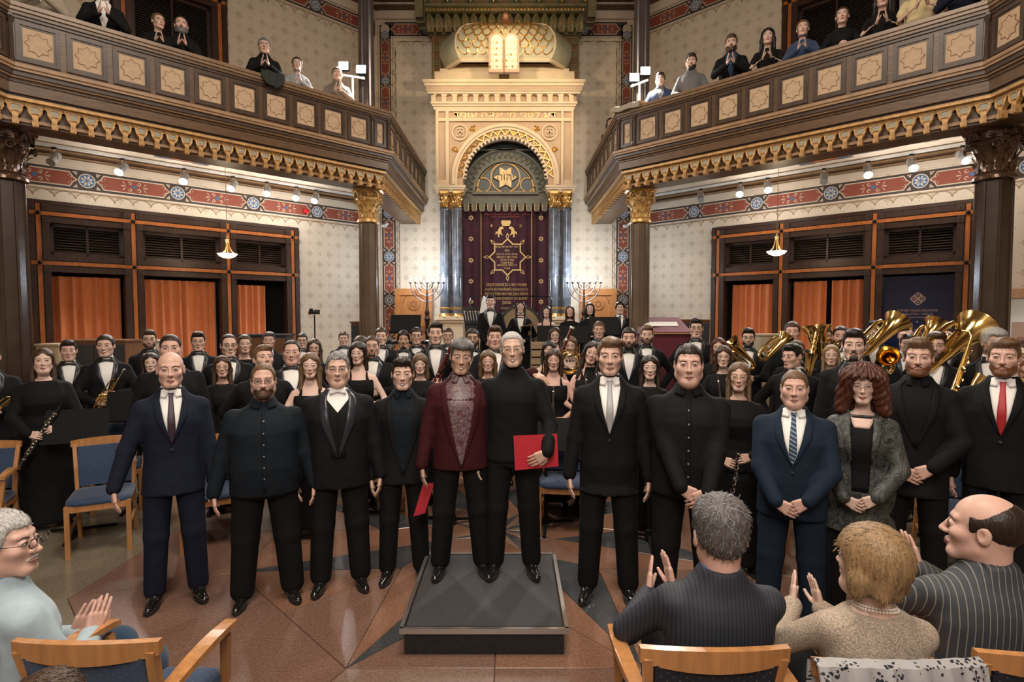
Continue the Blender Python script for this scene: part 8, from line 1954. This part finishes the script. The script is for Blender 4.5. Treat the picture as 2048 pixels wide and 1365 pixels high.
for s in (-1, 1): m.tube([(p.x+s*.1, 10.6, p.z-.2), (p.x+s*.16, 10.5, .61)], .012, 6)
m.tube([(p.x, 10.7, p.z), (p.x, 10.8, .61)], .012, 6); obj('legs', m, [M_rim], mt, kind='stuff')
p = U(968, 605, 10.9); o = obj('white_cloth', MB().lathe([(.02, .12), (.05, .02), (.10, -.2), (.13, -.45), (.12, -.46)], 10, F((p.x, 10.9, p.z), (1, 0, 0), (0, 1, 0), (0, 0, 1)), flute=.15), [CL['white']], smooth=True); tag(o, 'white cloth hanging over the frame left of the bass drum', 'cloth')
cy = thing('cymbal', 'brass suspended cymbal in front of the bass drum', 'cymbal', (c_.x+.25, 10.05, .6)); p = U(1062, 652, 10.0); g = F(p, (1, 0, .05), (0, 1, 0), (-.05, 0, 1))
obj('disc', MB().lathe([(.20, 0), (.12, .012), (.05, .02), (.03, .035), (.005, .04)], 28, g), [mat('cymbal_bronze', (.30, .17, .06), .35, .8)], cy, True); obj('stand', MB().tube([(p.x, p.y, p.z), (p.x, p.y, .62)], .010, 6), [M_steel], cy)
for nm, px, py, Y, wd, lab in (('vibraphone', 1250, 688, 9.15, .95, 'low keyboard percussion with dark bars behind the bearded tuxedo man'), ('vibraphone', 800, 682, 9.25, .95, 'keyboard percussion behind the long haired man at the left')):
    p = U(px, py, Y); t = thing(nm, lab, 'vibraphone', (p.x, Y, 0)); nb = 16
    m = MB(); m.box(p.x, Y-.16, p.z-.03, wd, .02, .04); m.box(p.x, Y+.16, p.z-.03, wd, .02, .04); m.box(p.x-wd/2, Y, p.z-.03, .03, .34, .05); m.box(p.x+wd/2, Y, p.z-.03, .03, .34, .05); obj('frame', m, [M_rim], t)
    for i in range(nb): obj('bar', MB().box(p.x-wd/2+(i+.5)*wd/nb, Y, p.z, wd/nb*.8, .36-.008*i, .012), [M_rim if i % 3 else M_steel], t)
    m = MB()
    for s in (-1, 1):
        for q in (-1, 1): m.tube([(p.x+s*wd*.46, Y+q*.14, p.z-.03), (p.x+s*wd*.46, Y+q*.16, .03)], .012, 6)
    m.bar((p.x-wd*.46, Y, .25), (p.x+wd*.46, Y, .25), .02, .02); m.bar((p.x-wd*.46, Y-.15, .25), (p.x-wd*.46, Y+.15, .25), .02, .02); m.bar((p.x+wd*.46, Y-.15, .25), (p.x+wd*.46, Y+.15, .25), .02, .02); obj('legs', m, [M_steel], t)
p = U(1090, 686, 9.2); xt = thing('wooden_box_stand', 'pale wooden slatted box below the wide music stands', 'box', (p.x, 9.2, 0))
for i in range(9): obj('slat', MB().box(p.x, 9.2, p.z-.04-i*.125, .46-.01*(i % 2), .3, .10), [mat('pale_wood', (.40, .27, .15), .5, nz=8, amt=.2, grain=(.6, 4, 4))], xt)
obj('core', MB().box(p.x, 9.2, p.z/2-.05, .42, .26, p.z-.1), [M_black], xt)
# ------------------------------------------------------------------ furniture along the walls
a = U(1268, 640, 9.3); b = U(1362, 640, 9.3); tb_ = thing('draped_table', 'table draped in burgundy velvet with papers on top', 'table', ((a.x+b.x)/2, 9.1, 0)); m = MB(); x0_, x1_, h_ = a.x+.02, b.x, a.z-.20
m.prism([(x0_, 0.02), (x1_, 0.02), (x1_, h_+.02), (x0_, h_+.02)], -.35, .35, F((0, 9.15, 0), (1, 0, 0), (0, 0, 1), (0, -1, 0))); 
for i in range(9): x = x0_+(i+.5)*(x1_-x0_)/9; m.tube([(x, 8.80, .02), (x+.01, 8.795, h_*.6), (x, 8.81, h_)], [.03, .022, .01], 6)
m.add([(x0_-.02, 8.78, h_+.01), (x1_+.02, 8.78, h_+.01), (x1_+.02, 9.5, h_+.24), (x0_-.02, 9.5, h_+.24), (x0_-.02, 8.78, h_-.02), (x1_+.02, 8.78, h_-.02), (x1_+.02, 9.5, h_), (x0_-.02, 9.5, h_)], [(0, 1, 2, 3), (7, 6, 5, 4), (0, 4, 5, 1), (1, 5, 6, 2), (2, 6, 7, 3), (3, 7, 4, 0)])
obj('velvet_drape', m, [mat('table_velvet', (.13, .006, .022), .7, sheen=.3, nz=9, amt=.2)], tb_)
m = MB(); m.box(0, 0, 0, (x1_-x0_)*.96, .012, .03, 0, fr=F(((x0_+x1_)/2, 8.765, h_-.01))); obj('gold_fringe', m, [M_gthr], tb_)
for k, (dx, dy, rz) in enumerate(((-.15, 0, .2), (.12, .05, -.15))):
    fp = F(((x0_+x1_)/2+dx, 9.1+dy, h_+.13), (math.cos(rz), math.sin(rz), 0), (-math.sin(rz)*.95, math.cos(rz)*.95, .30), (0, -.3, .95)); o = obj('paper_sheet', MB().box(0, 0, .006, .30, .21, .003, 0, fr=fp), [M_paper]); tag(o, ('left' if k == 0 else 'right')+' white paper sheet lying on the burgundy table', 'paper')
def cabinet(label, px0, px1, py, Y, m1, m2, d=.35, bottom=0):
    a, b = U(px0, py, Y), U(px1, py, Y); t = thing('cabinet', label, 'cabinet', ((a.x+b.x)/2, Y, bottom)); w_, h_ = b.x-a.x, a.z-bottom; cx = (a.x+b.x)/2; cf_ = F((cx, Y, bottom), (1, 0, 0), (0, 0, 1), (0, -1, 0))
    obj('body', MB().box(0, h_/2, -d/2, w_, h_, d, 0, fr=cf_), [m1], t); obj('top_board', MB().box(0, h_+.012, -d/2, w_+.04, .024, d+.04, 0, fr=cf_), [m1], t)
    for s in (-1, 1): q = obj('door', MB().box(s*w_/4, h_/2, .008, w_/2-.03, h_-.08, .018, 0, fr=cf_), [m2], t); kn = MB().ball(cf_(s*.03, h_*.55, .03), .014, 8); k_ = bpy.data.objects.new('knob', kn.mesh('knob', [M_brass], True)); C.objects.link(k_); k_.parent = q
    return t
M_cab = mat('cabinet_brown', (.16, .07, .03), .4, nz=8, amt=.2, grain=(3, 3, .6)); M_cabd = mat('cabinet_dark', (.03, .03, .035), .4); M_pale = mat('pale_ply', (.46, .36, .24), .5, nz=6, amt=.15)
cabinet('dark doored wooden cabinet right of the burgundy table', 1362, 1420, 642, 10.0, M_cab, M_cabd)
cabinet('small dark cabinet behind the left gold column', 702, 738, 646, 10.4, M_cab, M_cabd)
cabinet('pale plywood cabinet below the left window by the big column', 72, 116, 692, 7.75, M_pale, M_pale, .3)
cabinet('pale plywood box between the left window bays', 254, 310, 684, 8.75, M_pale, M_pale, .3)
cabinet('dark upright case under the first left window bay', 132, 250, 684, 8.0, M_cab, M_cabd, .4)
cabinet('pale plywood cabinet under the right window near the tenor horn', 1522, 1572, 672, 8.9, M_pale, M_pale, .3)
cabinet('dark low case below the left window beside the pale box', 478, 572, 672, 9.7, M_cabd, M_cab, .35)
# camera on tripod by the left wall
p = U(629, 630, 10.3); t = thing('camera_tripod', 'small video camera on a black tripod against the patterned left wall', 'tripod', (p.x, 10.3, 0)); m = MB()
m.tube([(p.x, 10.3, 1.0), (p.x, 10.3, p.z)], .014, 8)
for k in range(3): a = 2*PI*k/3+.5; m.tube([(p.x, 10.3, p.z-.42), (p.x+.18*math.cos(a), 10.3+.18*math.sin(a), 1.0), (p.x+.38*math.cos(a), 10.3+.38*math.sin(a), .02)], .012, 6)
obj('tripod_legs', m, [M_rim], t); obj('camera_body', MB().box(p.x, 10.3, p.z+.05, .17, .09, .08).box(p.x-.06, 10.3, p.z+.10, .05, .05, .03), [M_rim], t); obj('lens', MB().lathe([(.03, 0), (.032, .05), (.026, .06)], 12, F((p.x+.02, 10.25, p.z+.05), (1, 0, 0), (0, 0, 1), (0, -1, 0))), [M_rim], t); obj('grip_strap', MB().box(p.x-.10, 10.3, p.z+.03, .02, .05, .06), [mat('orange_plastic', (.5, .1, .02), .5)], t)
# coats over the gallery rails
def drape(label, px, Yoff, m, w_, drop, side):
    Y = galY(px, .05); x = (px-1024)/1130*Y; u = Vector((side*Q*-1 if False else (-Q if side < 0 else Q), -Q, 0)); nrm = Vector((Q if side < 0 else -Q, -Q, 0)); mb = MB(); vs = []; n = 14; rows_ = [(-.22, -.25), (-.18, -.02), (-.10, .045), (.03, .05), (.12, .035), (.135, -.05), (.14, -drop)]
    for a, z in rows_:
        for i in range(n+1):
            t = -1+2*i/n; q = Vector((x, Y, 5.165))+u*(t*w_/2*(1-.25*(z < -.1)*abs(t)))+nrm*(a+.012*math.sin(i*1.3+z*8)); vs.append((q.x, q.y, 5.165+z*(1-.3*abs(t) ** 2 if z < -.1 else 1)+.012+.01*math.sin(i*.9)))
    k = len(vs); vs += [(x_, y_, z_+.018) if j < 4*(n+1) else (x_-nrm.x*-.02, y_+nrm.y*.02, z_) for j, (x_, y_, z_) in enumerate(vs)]; fs = []
    for j in range(len(rows_)-1):
        for i in range(n): q = j*(n+1)+i; fs += [(q, q+1, q+n+2, q+n+1), (k+q+1, k+q, k+q+n+1, k+q+n+2)]
    mb.add(vs, fs); tag(obj('coat', mb, [m], smooth=True), label, 'coat')
drape('dark green jacket hung over the left gallery rail beside the grey haired man', 548, 0, CL['green'], .30, .16, -1)
drape('pale grey coat lying on the right gallery rail beside the fluted column', 1255, 0, CL['beige'], .5, .02, 1)
